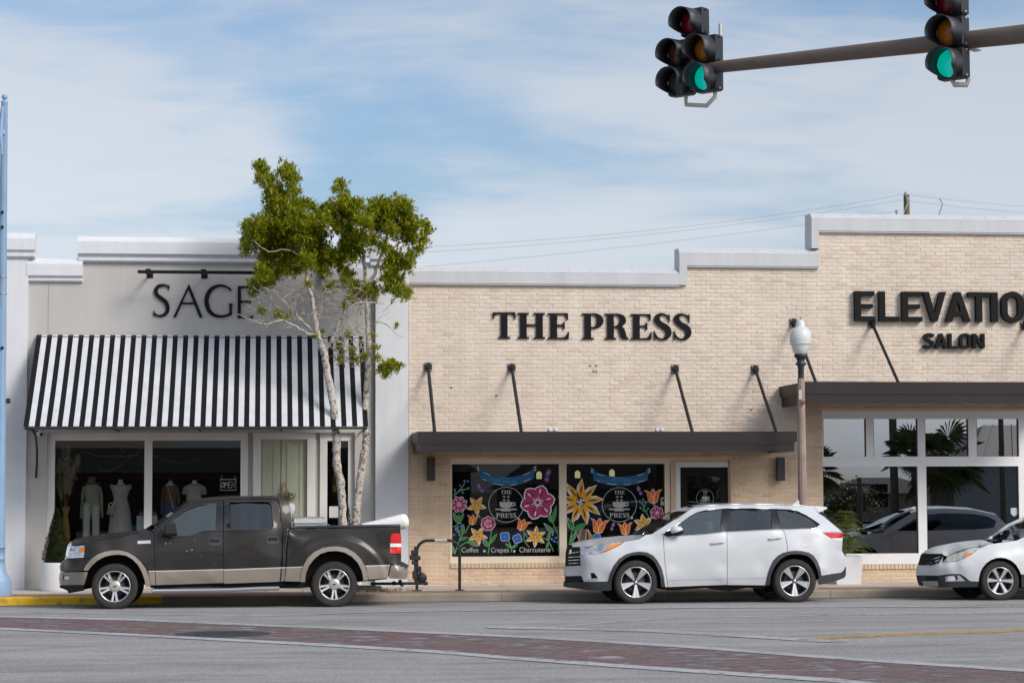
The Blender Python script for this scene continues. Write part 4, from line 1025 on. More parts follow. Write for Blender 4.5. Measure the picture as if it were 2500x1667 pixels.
TYRE = mat('tyre_rubber', (0.028, 0.026, 0.025), 0.85, var=0.15, vscale=20)
ALLOY = mat('alloy', (0.72, 0.72, 0.74), 0.28, metal=0.85, var=0.03, vscale=3)
CHROME = mat('chrome', (0.80, 0.80, 0.82), 0.12, metal=1.0)
DARKTRIM = mat('dark_trim', (0.030, 0.034, 0.042), 0.55, var=0.1, vscale=4)
UNDER = mat('underbody', (0.010, 0.010, 0.010), 0.9)
BRAKE = mat('brake_iron', (0.05, 0.045, 0.04), 0.7)
def wheel(car, u, v, rt, rr, width, style, near=True, gz=None):
    """rt, rr: tyre and rim radius in pixels at the near plane"""
    c = project_many(np.array([[u, v]]), np.array([car.y + 0.02]))[0]
    sc = (project_many(np.array([[u + rt, v]]), np.array([car.y + .02]))[0][0] - c[0])
    R, r = sc, sc * rr / rt
    gz_ = road_z(c[1] + .1)
    c[2] = gz_ + R - .004
    cs = [c]
    f = car.mirror(np.array([c]))[0]; f[2] = road_z(f[1]) + R - .004; cs.append(f)
    for side, c in enumerate(cs):
        sg = 1 if side == 0 else -1
        W = width
        yy = lambda d: sg * d            # d: metres inwards from the outer face
        root = MB().lathe([(r, yy(.035)), (r * 1.03, yy(.012)), (r * 1.10, yy(.006)), (R * .90, yy(.0)), (R * .965, yy(.012)), (R * .992, yy(.035)), (R, yy(.06)), (R, yy(W - .06)), (R * .97, yy(W - .02)), (R * .85, yy(W)), (r, yy(W - .02)), (r, yy(.035))], c, 'y', 56).build('wheel', TYRE, car.root)
        # tread blocks
        tr = MB()
        for k in range(44):
            th = 2 * math.pi * k / 44; ca, sa = math.cos(th), math.sin(th)
            for (y0, y1) in ((.03, .075),):
                q = 2 * math.pi * .32 / 44
                vs = []
                for rad in (R - .004, R + .004):
                    for a_ in (th - q, th + q):
                        for y in (y0, y1): vs.append((c[0] + rad * math.cos(a_), c[1] + yy(y), c[2] + rad * math.sin(a_)))
                tr.add(vs, [(4, 5, 7, 6), (0, 4, 6, 2), (1, 3, 7, 5), (0, 1, 5, 4), (2, 6, 7, 3)])
        tr.build('tread', TYRE, root)['kind'] = 'stuff'
        # rim: barrel, lip, spokes, hub
        MB().lathe([(r * 1.015, yy(.03)), (r * 1.02, yy(.016)), (r * .975, yy(.012)), (r * .95, yy(.03)), (r * .93, yy(.10)), (r * .90, yy(W - .04))], c, 'y', 56).build('rim', ALLOY, root)
        MB().lathe([(r * .92, yy(W * .62)), (r * .3, yy(W * .60)), (0, yy(W * .60))], c, 'y', 40).lathe([(r * .66, yy(W * .50)), (r * .64, yy(W * .47)), (r * .2, yy(W * .46))], c, 'y', 40, mi=1).build('brake', [UNDER, BRAKE], root)
        sp = MB()
        def blade(th, prof, d0, d1, thick, mi=0):
            """prof: list of (radius fraction, half width fraction); tapered box spoke with sloped flanks"""
            vs = []
            for (rf, hw) in prof:
                t_ = (rf - prof[0][0]) / (prof[-1][0] - prof[0][0]); dd = d0 + (d1 - d0) * t_
                for (w_, de) in ((-hw, dd + .014), (-hw * .62, dd), (hw * .62, dd), (hw, dd + .014), (hw * .9, dd + thick), (-hw * .9, dd + thick)):
                    x_, z_ = rf * r, w_ * r
                    vs.append((c[0] + x_ * math.cos(th) - z_ * math.sin(th), c[1] + yy(de), c[2] + x_ * math.sin(th) + z_ * math.cos(th)))
            fs = []
            for i in range(len(prof) - 1):
                for k in range(6):
                    k2 = (k + 1) % 6; q = (i * 6 + k, i * 6 + k2, i * 6 + 6 + k2, i * 6 + 6 + k); fs.append(q if sg > 0 else q[::-1])
            sp.add(vs, fs, mi)
        a0 = math.radians(style.get('rot', 90))
        for k in range(style['n']):
            th = a0 + 2 * math.pi * k / style['n']
            if style['kind'] == 'twin':
                for o_ in (-1, 1):
                    ang = th + o_ * .16
                    blade(ang, [(.30, .085), (.6, .085), (.96, .095)], .045, .022, .04)
                    # keep the pair parallel
            elif style['kind'] == 'fork':
                for o_ in (-1, 1): blade(th + o_ * .13, [(.16, .06), (.45, .085), (.97, .125)], .055, .022, .04)
                blade(th, [(.16, .07), (.5, .06), (.80, .03)], .060, .045, .03)
            else:
                blade(th, [(.14, .10), (.4, .115), (.7, .145), (.97, .18)], .040, .020, .045)
        sp.build('spoke', ALLOY, root)
        hr = style.get('hub', .2)
        hb = MB().lathe([(0, yy(.030)), (hr * r * .55, yy(.030)), (hr * r * .9, yy(.036)), (hr * r, yy(.05)), (hr * r * 1.05, yy(.09))], c, 'y', 28)
        hb.build('hub', style.get('hubmat', ALLOY), root)
        nt = MB()
        for k in range(style.get('nuts', 5)):
            th = a0 + math.radians(180) + 2 * math.pi * k / style.get('nuts', 5); rad = style.get('nutr', .24) * r
            nt.lathe([(0, yy(.038)), (.012, yy(.038)), (.014, yy(.07))], (c[0] + rad * math.cos(th), c[1], c[2] + rad * math.sin(th)), 'y', 8)
        if style.get('nuts', 5): nt.build('wheel_nut', BRAKE, root)
        if style.get('oval'):
            o_ = MB().lathe([(0, yy(.0275)), (.030, yy(.0275)), (.034, yy(.0305))], (0, 0, 0), 'y', 20)
            o_.xform(lambda q: Vector((c[0] + q.x * 1.0, c[1] + q.y, c[2] + q.z * .42))); o_.build('emblem', mat('emblem_blue', (0.03, 0.04, 0.08), 0.3), root)
    return cs

CARGLASS = glass('car_glass', (0.60, 0.68, 0.68), 0.17, rcol=(0.80, 0.90, 0.92))
TINTGLASS = glass('tinted_glass', (0.16, 0.17, 0.19), 0.10, rcol=(0.85, 0.92, 1.0))
HEADLAMP = mat('lamp_silver', (0.62, 0.63, 0.66), 0.18, metal=0.6, var=0.35, vscale=14)
AMBER = mat('amber_lens', (0.85, 0.22, 0.02), 0.15, coat=0.5)
REDLENS = mat('red_lens', (0.55, 0.012, 0.010), 0.12, coat=0.6, var=0.25, vscale=20)
CLEARLENS = mat('clear_lens', (0.75, 0.76, 0.78), 0.15, coat=0.5)
def cabin(car, poly, m=None):
    """dark inner shell behind the panel gaps and seats in the cabin"""
    pass

# ------------------------------------------------------------------ white SUV
def SA(L): return [(1370 + x / 5.6, 1210 + y / 5.6) for x, y in L]
def SA3(L): return [(1370 + x / 5.6, 1210 + y / 5.6, d) for x, y, d in L]
YN = 36.42
def pearl():
    return mat('pearl_white_paint', (0.57, 0.585, 0.615), 0.30, coat=0.7, var=0.012, vscale=1.5)
WHITE = pearl()
suv = thing('white_suv', 'pearl white SUV with grey wheel arches parked before the flower painted windows', 'car', tuple(at(1724, 1472, YN + .95)))
fside = Field(SA3([
 (1500, 600, .025), (2200, 560, .025), (2900, 540, .025), (1500, 800, 0), (2200, 800, 0), (2900, 750, .0), (1550, 940, .006), (2200, 930, .010), (2750, 920, .006),
 (2200, 1050, -.001), (1550, 1070, -.001), (2700, 1035, -.001), (2200, 1130, .006), (1500, 1145, .006), (2700, 1120, .006), (1500, 1235, .05), (2200, 1215, .05), (2750, 1215, .05),
 (1400, 525, .06), (1800, 515, .06), (2260, 490, .06), (3020, 458, .07), (3500, 430, .11), (1840, 138, .40), (2150, 112, .40), (2460, 99, .40), (3060, 109, .42), (3400, 130, .48), (2800, 101, .41),
 (1960, 194, .27), (2300, 172, .275), (2660, 167, .28), (3120, 185, .28), (3340, 255, .26), (1240, 518, .18), (1420, 402, .24), (1560, 312, .29), (1730, 204, .34), (1620, 375, .19), (1500, 455, .12),
 (860, 622, .13), (1060, 590, .12), (1150, 530, .17), (1000, 700, .015), (1200, 650, .03), (700, 800, .03), (500, 900, .09), (400, 1000, .15), (600, 1100, .05), (310, 1110, .24), (268, 948, .32), (258, 800, .32), (260, 700, .36), (440, 690, .23), (640, 690, .10),
 (92, 840, .82), (75, 960, .82), (70, 1075, .82), (75, 1200, .80), (150, 690, .64), (115, 712, .76), (180, 1010, .50), (170, 850, .54), (180, 1210, .48), (400, 1230, .16), (640, 1230, .05),
 (1080, 760, -.02), (790, 860, -.01), (1370, 990, -.01), (672, 1050, 0), (1405, 1200, 0), (1080, 800, -.015), (3240, 748, -.02), (2900, 900, -.01), (3500, 900, -.005), (3590, 1000, .01), (3300, 600, .03), (3500, 560, .05),
 (3700, 600, .17), (3848, 600, .47), (3850, 500, .47), (3565, 488, .09), (3838, 745, .47), (3885, 880, .52), (3888, 955, .52), (3700, 800, .15), (3700, 1000, .15), (3562, 1090, .02), (3880, 1080, .52), (3600, 1180, .06), (3780, 1150, .27),
 (3745, 405, .36), (3600, 282, .38), (3515, 228, .42), (3630, 160, .55), (3560, 222, .46), (3600, 400, .2)]), 2e-4)
fhood = Field(SA3([(860, 618, .13), (1058, 590, .12), (1150, 530, .17), (640, 652, .14), (440, 680, .23), (265, 705, .36), (200, 690, .5), (150, 660, .74), (250, 622, .72), (400, 590, .72), (600, 560, .74), (800, 540, .76), (1010, 525, .76), (600, 605, .42), (900, 575, .42), (350, 640, .46),
 (1240, 516, .18), (1420, 400, .24), (1560, 310, .29), (1725, 203, .34), (1100, 452, .80), (1200, 388, .82), (1350, 290, .84), (1500, 208, .84), (1600, 172, .84), (1740, 142, .74), (1830, 135, .44), (1125, 520, .50), (1320, 420, .52), (1500, 320, .54), (1620, 202, .60)]), 2e-4)
car = Car(suv, fside, YN, 0.96)
def sglass(uv):
    uv = np.atleast_2d(np.array(uv, float)); return .068 + (1294 - uv[:, 1]) * (.207 / 51.0) + .00035 * np.maximum(0, uv[:, 0] - 1900)
body = SA([(75, 960), (95, 948), (268, 948), (258, 803), (440, 800), (525, 788), (645, 748), (805, 672), (865, 622), (1060, 592), (1110, 562), (1150, 532), (1240, 520), (1350, 456), (1372, 490), (1380, 530), (1397, 548), (1401, 700), (1415, 900), (1435, 1080), (1459, 1243), (1422, 1243), (1405, 1105), (1375, 990), (1322, 890), (1260, 815), (1180, 774), (1080, 760), (980, 770), (880, 800), (790, 860), (720, 950), (672, 1050), (642, 1168), (310, 1168), (275, 1085), (90, 1085), (70, 1075)])
fog = SA([(402, 1050), (452, 1050), (505, 1122), (412, 1130)])
car.panel('front_fender', body, WHITE, holes=[fog])
car.panel('fog_lamp_recess', SA([(398, 1046), (456, 1046), (512, 1126), (408, 1134)]), UNDER, dy=.04, rim=0, far=True)
car.panel('trim_strip', SA([(350, 1138), (508, 1134), (512, 1148), (352, 1152)]), CHROME, dy=-.006, rim=.01)
hood_poly = SA([(150, 660), (250, 622), (400, 590), (600, 560), (800, 540), (1010, 526), (1140, 522), (1150, 528), (1106, 558), (1058, 588), (862, 617), (265, 703), (258, 688), (150, 690)])
car.panel('hood', hood_poly, WHITE, field=fhood)
car.bridge('hood', SA([(150, 660), (250, 622), (400, 590), (600, 560), (800, 540), (1010, 526)]), WHITE, (0, 0, .006), fhood)
grille_poly = SA([(92, 830), (95, 760), (115, 712), (150, 690), (258, 690), (262, 800), (268, 946), (110, 952), (98, 930)])
gl = car.panel('grille', grille_poly, UNDER, dy=.03, rim=.02)
for (y0, y1, h) in ((770, 748, 14), (822, 818, 9), (866, 862, 9), (908, 905, 9)):
    car.panel('slat', SA([(98, y0), (258, y1), (259, y1 + h), (97, y0 + h)]), CHROME, dy=.005, rim=.02, parent=gl)
car.panel('emblem', SA([(112, 735), (128, 712), (146, 735), (142, 770), (124, 785), (110, 765)]), CHROME, dy=-.01, rim=.02, far=False, parent=gl)
car.bridge('grille', SA([(95, 948), (98, 930), (92, 830), (95, 760), (115, 712), (150, 690)]), UNDER, (-.02, 0, 0))
car.bridge('front_bumper', SA([(90, 1085), (70, 1075), (75, 960), (95, 948)]), WHITE, (-.03, 0, 0))
hl = car.panel('headlight', SA([(260, 706), (440, 678), (640, 650), (858, 620), (800, 668), (640, 744), (520, 784), (440, 796), (260, 800)]), HEADLAMP, dy=.004)
car.panel('amber_lens', SA([(545, 772), (600, 735), (650, 690), (720, 655), (845, 632), (795, 666), (640, 742)]), AMBER, dy=-.003, rim=.01, parent=hl)
for (x, y, r_) in ((395, 745, 34), (535, 705, 30)):
    car.panel('projector', SA([(x + r_ * math.cos(a_), y + r_ * math.sin(a_)) for a_ in np.linspace(0, 6.28, 14)[:-1]]), CHROME, dy=-.004, rim=.01, grid=3, parent=hl)
car.panel('lower_intake', SA([(93, 1089), (273, 1089), (304, 1166), (85, 1166)]), UNDER, dy=.03)
car.bridge('lower_intake', SA([(93, 1089), (85, 1166)]), UNDER, (-.02, 0, 0), dy=.03)
lb_ = SA([(72, 1172), (310, 1172), (640, 1172), (690, 1172), (690, 1285), (640, 1295), (350, 1283), (150, 1250), (75, 1225)])
car.panel('lower_bumper', lb_, DARKTRIM); car.bridge('lower_bumper', SA([(150, 1250), (75, 1225), (72, 1172)]), DARKTRIM, (-.03, 0, 0))
fo = [(1415, 1245), (1403, 1105), (1373, 990), (1321, 891), (1260, 816), (1180, 776), (1080, 762), (980, 772), (880, 802), (790, 862), (720, 952), (672, 1052), (640, 1172)]
fi = [(690, 1240), (708, 1100), (745, 1010), (800, 920), (880, 850), (960, 815), (1060, 803), (1150, 815), (1220, 850), (1280, 910), (1330, 1010), (1358, 1115), (1368, 1245)]
car.panel('wheel_arch', SA(fo[:-1] + [(642, 1168), (692, 1168)] + fi[1:]), DARKTRIM, dy=-.012, rim=.06)
ro = [(2795, 1222), (2830, 1050), (2865, 960), (2905, 880), (2960, 820), (3030, 780), (3120, 756), (3200, 748), (3290, 752), (3390, 775), (3450, 815), (3505, 890), (3540, 980), (3560, 1092)]
ri = [(3522, 1096), (3505, 1020), (3470, 930), (3420, 860), (3360, 815), (3260, 795), (3160, 797), (3080, 815), (3000, 865), (2940, 935), (2900, 1010), (2872, 1080), (2850, 1218)]
car.panel('wheel_arch', SA(ro + ri), DARKTRIM, dy=-.012, rim=.06)
ws = SA([(1010, 522), (1100, 452), (1200, 388), (1300, 322), (1400, 262), (1500, 210), (1600, 202), (1722, 205), (1560, 312), (1420, 402), (1240, 516), (1125, 520)])
car.panel('windshield', ws, CARGLASS, field=fhood, rim=0)
car.bridge('windshield', SA([(1010, 522), (1100, 452), (1200, 388), (1300, 322), (1400, 262), (1500, 210)]), CARGLASS, (-.01, 0, .006), fhood)
car.panel('roof', SA([(1500, 207), (1600, 172), (1690, 158), (1830, 135), (1785, 163), (1728, 202), (1600, 198)]), WHITE, field=fhood)
car.bridge('roof', SA([(1500, 207), (1600, 172), (1690, 158), (1740, 146)]), WHITE, (0, 0, .01), fhood)
side = SA([(1240, 518), (1420, 404), (1560, 314), (1730, 206), (1785, 167), (1840, 138), (1960, 123), (2210, 107), (2460, 99), (2760, 101), (3060, 109), (3260, 119), (3380, 129), (3455, 131), (3485, 190), (3515, 228), (3600, 282), (3660, 335), (3745, 405), (3790, 440), (3838, 484), (3565, 488), (3610, 530), (3680, 572), (3740, 607), (3800, 614), (3848, 606), (3840, 700), (3838, 745), (3878, 810), (3885, 880), (3886, 955), (3870, 1000), (3830, 1040), (3562, 1088), (3550, 1060), (3540, 980), (3505, 890), (3450, 815), (3390, 775), (3290, 752), (3200, 748), (3120, 756), (3098, 765),
           (3096, 700), (3090, 640), (3074, 560), (3062, 505), (3024, 460), (3450, 448), (3492, 427), (3540, 385), (3445, 318), (3342, 252), (3222, 196), (3120, 181), (2930, 170), (2660, 163), (2260, 165), (1960, 190), (1850, 220), (1748, 276), (1618, 371), (1498, 451), (1383, 519), (1372, 490), (1352, 456)])
car.panel('body_side', side, WHITE)
car.bridge('roof', SA([(1830, 136), (1960, 123), (2210, 107), (2460, 99), (2760, 101), (3060, 109), (3260, 119), (3380, 129), (3455, 131)]), WHITE, (0, 0, .02))
car.bridge('tailgate', SA([(3745, 405), (3790, 440), (3848, 497), (3848, 606), (3838, 745), (3878, 810), (3885, 880), (3886, 955)]), WHITE, (.06, 0, 0))
car.panel('rear_glass', SA([(3518, 224), (3565, 208), (3612, 240), (3752, 402), (3660, 334), (3600, 280)]), TINTGLASS, dy=.01); car.bridge('rear_glass', SA([(3565, 212), (3612, 240), (3752, 402)]), TINTGLASS, (.04, 0, 0), dy=.01)
car.panel('spoiler', SA([(3459, 131), (3500, 128), (3632, 143), (3640, 162), (3585, 190), (3520, 222), (3490, 190)]), WHITE); car.bridge('spoiler', SA([(3459, 131), (3500, 128), (3632, 143), (3640, 162), (3585, 190), (3520, 222)]), WHITE, (.02, 0, .01))
tl = car.panel('taillight', SA([(3568, 490), (3840, 487), (3851, 510), (3848, 604), (3800, 612), (3740, 605), (3680, 570), (3612, 528)]), REDLENS, dy=.002)
car.panel('clear_lens', SA([(3690, 578), (3850, 566), (3848, 603), (3800, 611), (3740, 604)]), CLEARLENS, dy=-.003, rim=.01, parent=tl)
car.panel('chrome_band', SA([(3568, 488), (3840, 485), (3848, 497), (3600, 502)]), CHROME, dy=-.003, rim=.01, parent=tl)
d1 = car.panel('door', SA([(1404, 549), (1560, 553), (1960, 524), (2263, 493), (2266, 650), (2268, 900), (2270, 1213), (1960, 1222), (1466, 1243), (1441, 1080), (1421, 900), (1407, 700)]), WHITE)
d2 = car.panel('door', SA([(2270, 493), (2660, 473), (3018, 461), (3056, 507), (3067, 560), (3083, 640), (3089, 700), (3091, 770), (3030, 780), (2960, 820), (2905, 880), (2865, 960), (2830, 1050), (2797, 1219), (2276, 1215), (2274, 900)]), WHITE)
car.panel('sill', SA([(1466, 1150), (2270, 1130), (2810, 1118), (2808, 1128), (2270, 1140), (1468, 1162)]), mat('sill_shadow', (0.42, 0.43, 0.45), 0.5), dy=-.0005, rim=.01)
car.panel('window_surround', SA([(1390, 521), (1500, 453), (1620, 373), (1750, 278), (1850, 222), (1960, 192), (2260, 167), (2660, 165), (2930, 172), (3120, 183), (3220, 198), (3340, 254), (3440, 320), (3536, 385), (3490, 425), (3450, 446), (3020, 456), (2660, 470), (2260, 490), (1960, 521), (1560, 547), (1400, 545)]), mat('gloss_black', (0.012, 0.013, 0.016), 0.12, coat=0.5), dy=.022, rim=0, holes=[
    SA([(1430, 520), (1505, 468), (1622, 386), (1752, 292), (1852, 236), (1960, 206), (2195, 190), (2186, 490), (1960, 510), (1560, 538)]), SA([(2312, 186), (2868, 192), (2880, 450), (2324, 482)]), SA([(2948, 196), (3110, 199), (3212, 220), (3330, 274), (3430, 344), (3496, 400), (3448, 433), (3022, 445)])])
car.panel('window', SA([(1428, 522), (1503, 466), (1620, 384), (1750, 290), (1850, 234), (1960, 204), (2197, 188), (2188, 492), (1960, 512), (1560, 540)]), CARGLASS, dy=.024, rim=0, field=sglass, far=True)
car.panel('window', SA([(2310, 184), (2870, 190), (2882, 452), (2322, 484)]), TINTGLASS, dy=.024, rim=0, field=sglass)
car.panel('window', SA([(2946, 194), (3110, 197), (3214, 218), (3332, 272), (3432, 342), (3500, 400), (3450, 435), (3020, 447)]), TINTGLASS, dy=.024, rim=0, field=sglass)
# chrome lines round the glass
def trimline(car, name, line, r, m, dy=0.0, par=None):
    for side in (0, 1):
        P = car.pts(dens(line, 6, False), dy)
        if side: P = car.mirror(P)
        MB().tube([tuple(p) for p in P], r, 6).build(name, m, car.root)
trimline(car, 'window_trim', SA([(1388, 522), (1405, 546), (1560, 550), (1960, 523), (2260, 492), (2660, 472), (3020, 459), (3450, 448), (3494, 427), (3540, 386)]), .008, CHROME, -.002)
trimline(car, 'window_trim', SA([(1388, 522), (1498, 452), (1618, 372), (1748, 277), (1850, 221), (1960, 191), (2260, 166), (2660, 164), (2930, 171), (3120, 182), (3222, 197), (3342, 253), (3445, 319), (3540, 386)]), .006, CHROME, -.002)
trimline(car, 'roof_rail', SA([(1800, 158), (1900, 140), (2100, 122), (2460, 108), (2760, 109), (3060, 116), (3330, 131)]), .014, mat('rail_silver', (0.55, 0.58, 0.64), 0.3, metal=0.7), -.01)
for dd, (x, y) in ((d1, (2140, 640)), (d2, (2930, 578))):
    for side in (0, 1):
        P = car.pts(SA([(x - 92, y + 14), (x - 60, y + 8), (x, y - 2), (x + 60, y - 6), (x + 95, y - 8)]), -.03)
        P[0, 1] += .03; P[-1, 1] += .03
        if side: P = car.mirror(P)
        MB().tube(catmull([tuple(p) for p in P], 4), .016, 8).build('door_handle', WHITE, suv)
    cup = [(x + 48 * math.cos(a_), y - 8 + 26 * math.sin(a_)) for a_ in np.linspace(0, 6.28, 16)[:-1]]
    car.panel('handle_recess', SA(cup), mat('recess_shade', (0.55, 0.56, 0.59), 0.4), dy=-.001, rim=.004, grid=3)
car.panel('fuel_flap', SA([(3278, 600), (3290, 585), (3400, 585), (3430, 605), (3438, 680), (3428, 700), (3300, 698), (3284, 680)]), WHITE, dy=-.0025, rim=.012, far=False)
trimline(car, 'panel_line', SA([(3278, 600), (3290, 585), (3400, 585), (3430, 605), (3438, 680), (3428, 700), (3300, 698), (3284, 680), (3278, 600)]), .0022, MATS['recess_shade'], -.001)
rb = car.panel('rear_bumper', SA([(3524, 1098), (3562, 1092), (3830, 1045), (3872, 1008), (3890, 958), (3896, 960), (3892, 1080), (3870, 1112), (3780, 1150), (3530, 1215)]), DARKTRIM); car.bridge('rear_bumper', SA([(3890, 958), (3892, 1080), (3870, 1112), (3780, 1150)]), DARKTRIM, (.06, 0, 0))
# antenna fin
p = car.pts(SA([(3220, 104)]), .5)[0]
MB().add([(p[0] - .10, p[1], p[2] - .01), (p[0] + .05, p[1] - .02, p[2] - .01), (p[0] + .05, p[1] + .02, p[2] - .01), (p[0] + .04, p[1], p[2] + .085)], [(0, 1, 3), (1, 2, 3), (2, 0, 3)]).build('antenna', WHITE, suv)
# door mirrors
for side in (0, 1):
    c0 = car.pts(SA([(1580, 470)]), -.17)[0]
    if side: c0 = car.mirror(np.array([c0]))[0]
    m_ = MB().sphere(c0, .115, 20, 12, 0, (1.0, .75, .66)); o = m_.build('mirror', WHITE, suv)
    m_ = MB().sphere((c0[0] + .015, c0[1], c0[2] - .02), .112, 18, 10, 0, (1.0, .73, .60)); m_.build('mirror_base', UNDER, o)
    q = car.pts(SA([(1440, 520)]))[0]
    if side: q = car.mirror(np.array([q]))[0]
    MB().tube([tuple(q), (c0[0], c0[1], c0[2] - .05)], [.05, .035], 8).build('mirror_stalk', UNDER, o)
# inner shell and seats
def shell(car, poly, dy, name='underbody', m=UNDER):
    P = car.pts(dens(poly, 12), dy); Q = car.mirror(P)
    n_ = len(P); m_ = MB(); cen = P.mean(0); cq = Q.mean(0)
    m_.add([tuple(p) for p in P] + [tuple(p) for p in Q], [(i, (i + 1) % n_, n_ + (i + 1) % n_, n_ + i) for i in range(n_)])
    t_ = tessellate_polygon([[Vector((p[0], p[1], 0)) for p in dens(poly, 12)]])
    m_.add([tuple(p) for p in P], [tuple(t) for t in t_]); m_.add([tuple(p) for p in Q], [tuple(t) for t in t_])
    return m_.build(name, m, car.root)
shell(car, SA([(300, 760), (900, 640), (1300, 620), (3500, 560), (3700, 700), (3700, 1060), (3600, 1090), (3560, 1000), (3500, 880), (3420, 790), (3200, 760), (3000, 800), (2900, 880), (2840, 1000), (2790, 1250), (2700, 1270), (2600, 1240), (2300, 1300), (2050, 1250), (1900, 1260), (1500, 1290), (1400, 1260), (1360, 1000), (1260, 830), (1080, 770), (880, 810), (750, 920), (680, 1060), (650, 1260), (250, 1230), (260, 900)]), .10)
def seat(car, u, v, w=.5):
    c0 = car.pts([(u, v)], .0)[0]
    for yy_ in (car.y + .32, car.y + 2 * car.h - .32 - .45):
        m_ = MB().cbox(c0[0] - .06, c0[0] + .08, yy_, yy_ + .45, c0[2] - .45, c0[2] + .16, .05).cbox(c0[0] - .01, c0[0] + .07, yy_ + .11, yy_ + .34, c0[2] + .18, c0[2] + .36, .03)
        m_.build('seat', mat('seat_grey', (0.12, 0.12, 0.12), 0.8), car.root)
seat(car, *SA([(2080, 470)])[0]); seat(car, *SA([(2800, 450)])[0])
p = car.pts(SA([(1480, 500)]), .0)[0]
o = MB().lathe([(.17, -.012), (.185, 0), (.17, .012), (.155, 0), (.17, -.012)], (0, 0, 0), 'x', 24)
o.xform(lambda q: Vector((p[0] + .25 + q.x + q.z * .4, p[1] + .42 + q.y, p[2] + .02 + q.z))); o.build('steering_wheel', UNDER, suv)
shell(car, SA([(300, 800), (3600, 700), (3640, 1090), (3500, 1140), (2900, 1210), (1400, 1230), (700, 1230), (300, 1180)]), .27, 'wheel_well')
wheel(car, 1370 + 1028 / 5.6, 1210 + 1188 / 5.6, 52.4, 36.8, .24, {'n': 5, 'kind': 'fork', 'rot': -90, 'hub': .11, 'nutr': .24})
wheel(car, 1720 + 1240 / 5.6, 1210 + 1172 / 5.6, 51.6, 36.0, .24, {'n': 5, 'kind': 'fork', 'rot': -90, 'hub': .11, 'nutr': .24})
# ------------------------------------------------------------------ brown crew-cab pickup
def A(L): return [(130 + x / 5.2273, 1200 + y / 5.2273) for x, y in L]
def B(L): return [(560 + x / 4.0552, 1200 + y / 4.0552) for x, y in L]
def A3(L): return [(130 + x / 5.2273, 1200 + y / 5.2273, d) for x, y, d in L]
def B3(L): return [(560 + x / 4.0552, 1200 + y / 4.0552, d) for x, y, d in L]
YT = 36.30
BROWN = mat('dark_brown_paint', (0.026, 0.023, 0.021), 0.42, coat=0.24, spec=0.25, var=0.2, vscale=2.5)
TAN = mat('tan_lower_paint', (0.275, 0.24, 0.205), 0.38, coat=0.4, var=0.05, vscale=3, metal=0.1)
TANLINE = mat('pinstripe', (0.62, 0.57, 0.51), 0.4)
truck = thing('pickup_truck', 'dark brown four door pickup with tan lower panels parked at the yellow kerb', 'pickup', tuple(at(570, 1482, YT + 1.0)))
tf = Field(A3([(700, 720, .0), (1100, 700, .01), (1500, 700, .0), (2000, 700, .0), (1500, 600, .02), (2000, 560, .025), (1500, 850, -.005), (2000, 850, -.005), (1500, 960, .005), (2000, 950, .005), (1500, 1100, .012), (2000, 1090, .012), (1500, 1180, .05), (2000, 1160, .05),
  (1290, 508, .07), (1440, 350, .15), (1600, 225, .22), (1740, 150, .27), (1900, 120, .29), (2170, 108, .30), (1900, 500, .05), (2170, 495, .05), (1800, 90, .36), (2150, 70, .38), (1950, 80, .38),
  (430, 645, .10), (650, 605, .06), (900, 562, .06), (1090, 528, .08), (400, 750, .08), (240, 680, .34), (190, 845, .36), (235, 760, .33), (310, 760, .18), (160, 850, .52), (98, 940, .66), (105, 1010, .62), (95, 1100, .66), (95, 1190, .66), (200, 940, .36), (330, 930, .12), (200, 1100, .34), (330, 1100, .12), (395, 1100, .05), (440, 1020, .03), (200, 1270, .4), (390, 1250, .1),
  (190, 650, .60), (150, 860, .60), (235, 625, .58),
  (480, 860, -.01), (650, 765, -.02), (850, 745, -.025), (1040, 820, -.02), (1180, 980, -.015), (1240, 1150, 0.0), (385, 1000, .02)])
 + B3([(100, 500, 0), (300, 520, 0), (100, 650, -.004), (400, 640, -.004), (250, 780, .010), (400, 860, .04), (0, 375, .05), (430, 375, .055), (0, 70, .30), (300, 66, .30), (440, 70, .30), (490, 150, .26), (520, 400, .05), (300, 46, .38), (500, 52, .38), (0, 53, .38), (550, 68, .38), (585, 100, .36), (602, 200, .30), (610, 340, .20), (570, 500, .03), (560, 740, .01),
  (590, 375, .045), (1100, 362, .045), (1690, 348, .06), (700, 450, .015), (1400, 430, .015), (1650, 450, .04), (1700, 420, .10), (1705, 600, .10), (1590, 550, .03), (1500, 640, .0), (650, 600, 0), (1700, 718, .10), (1690, 700, .09), (1450, 720, .01), (1450, 800, .01), (1480, 860, .03), (640, 800, .01), (600, 880, .03), (1600, 790, .02), (1700, 780, .04), (1762, 760, .30), (1758, 850, .30), (1740, 860, .25),
  (735, 725, -.02), (840, 595, -.025), (1040, 540, -.03), (1240, 600, -.025), (1340, 730, -.02), (1375, 870, 0), (700, 890, 0)]), 2e-4)
wc = np.array([560 + 1040 / 4.0552, 1200 + 925 / 4.0552])
def fender_bulge(uv):
    r_ = np.hypot((uv[:, 0] - wc[0]) * .93, uv[:, 1] - wc[1]); t = np.clip((128 - r_) / 16.0, 0, 1); t = t * t * (3 - 2 * t)
    t2 = np.clip((uv[:, 1] - wc[1] + 80) / 60.0, 0, 1)
    return -.034 * t
tf.extra = fender_bulge
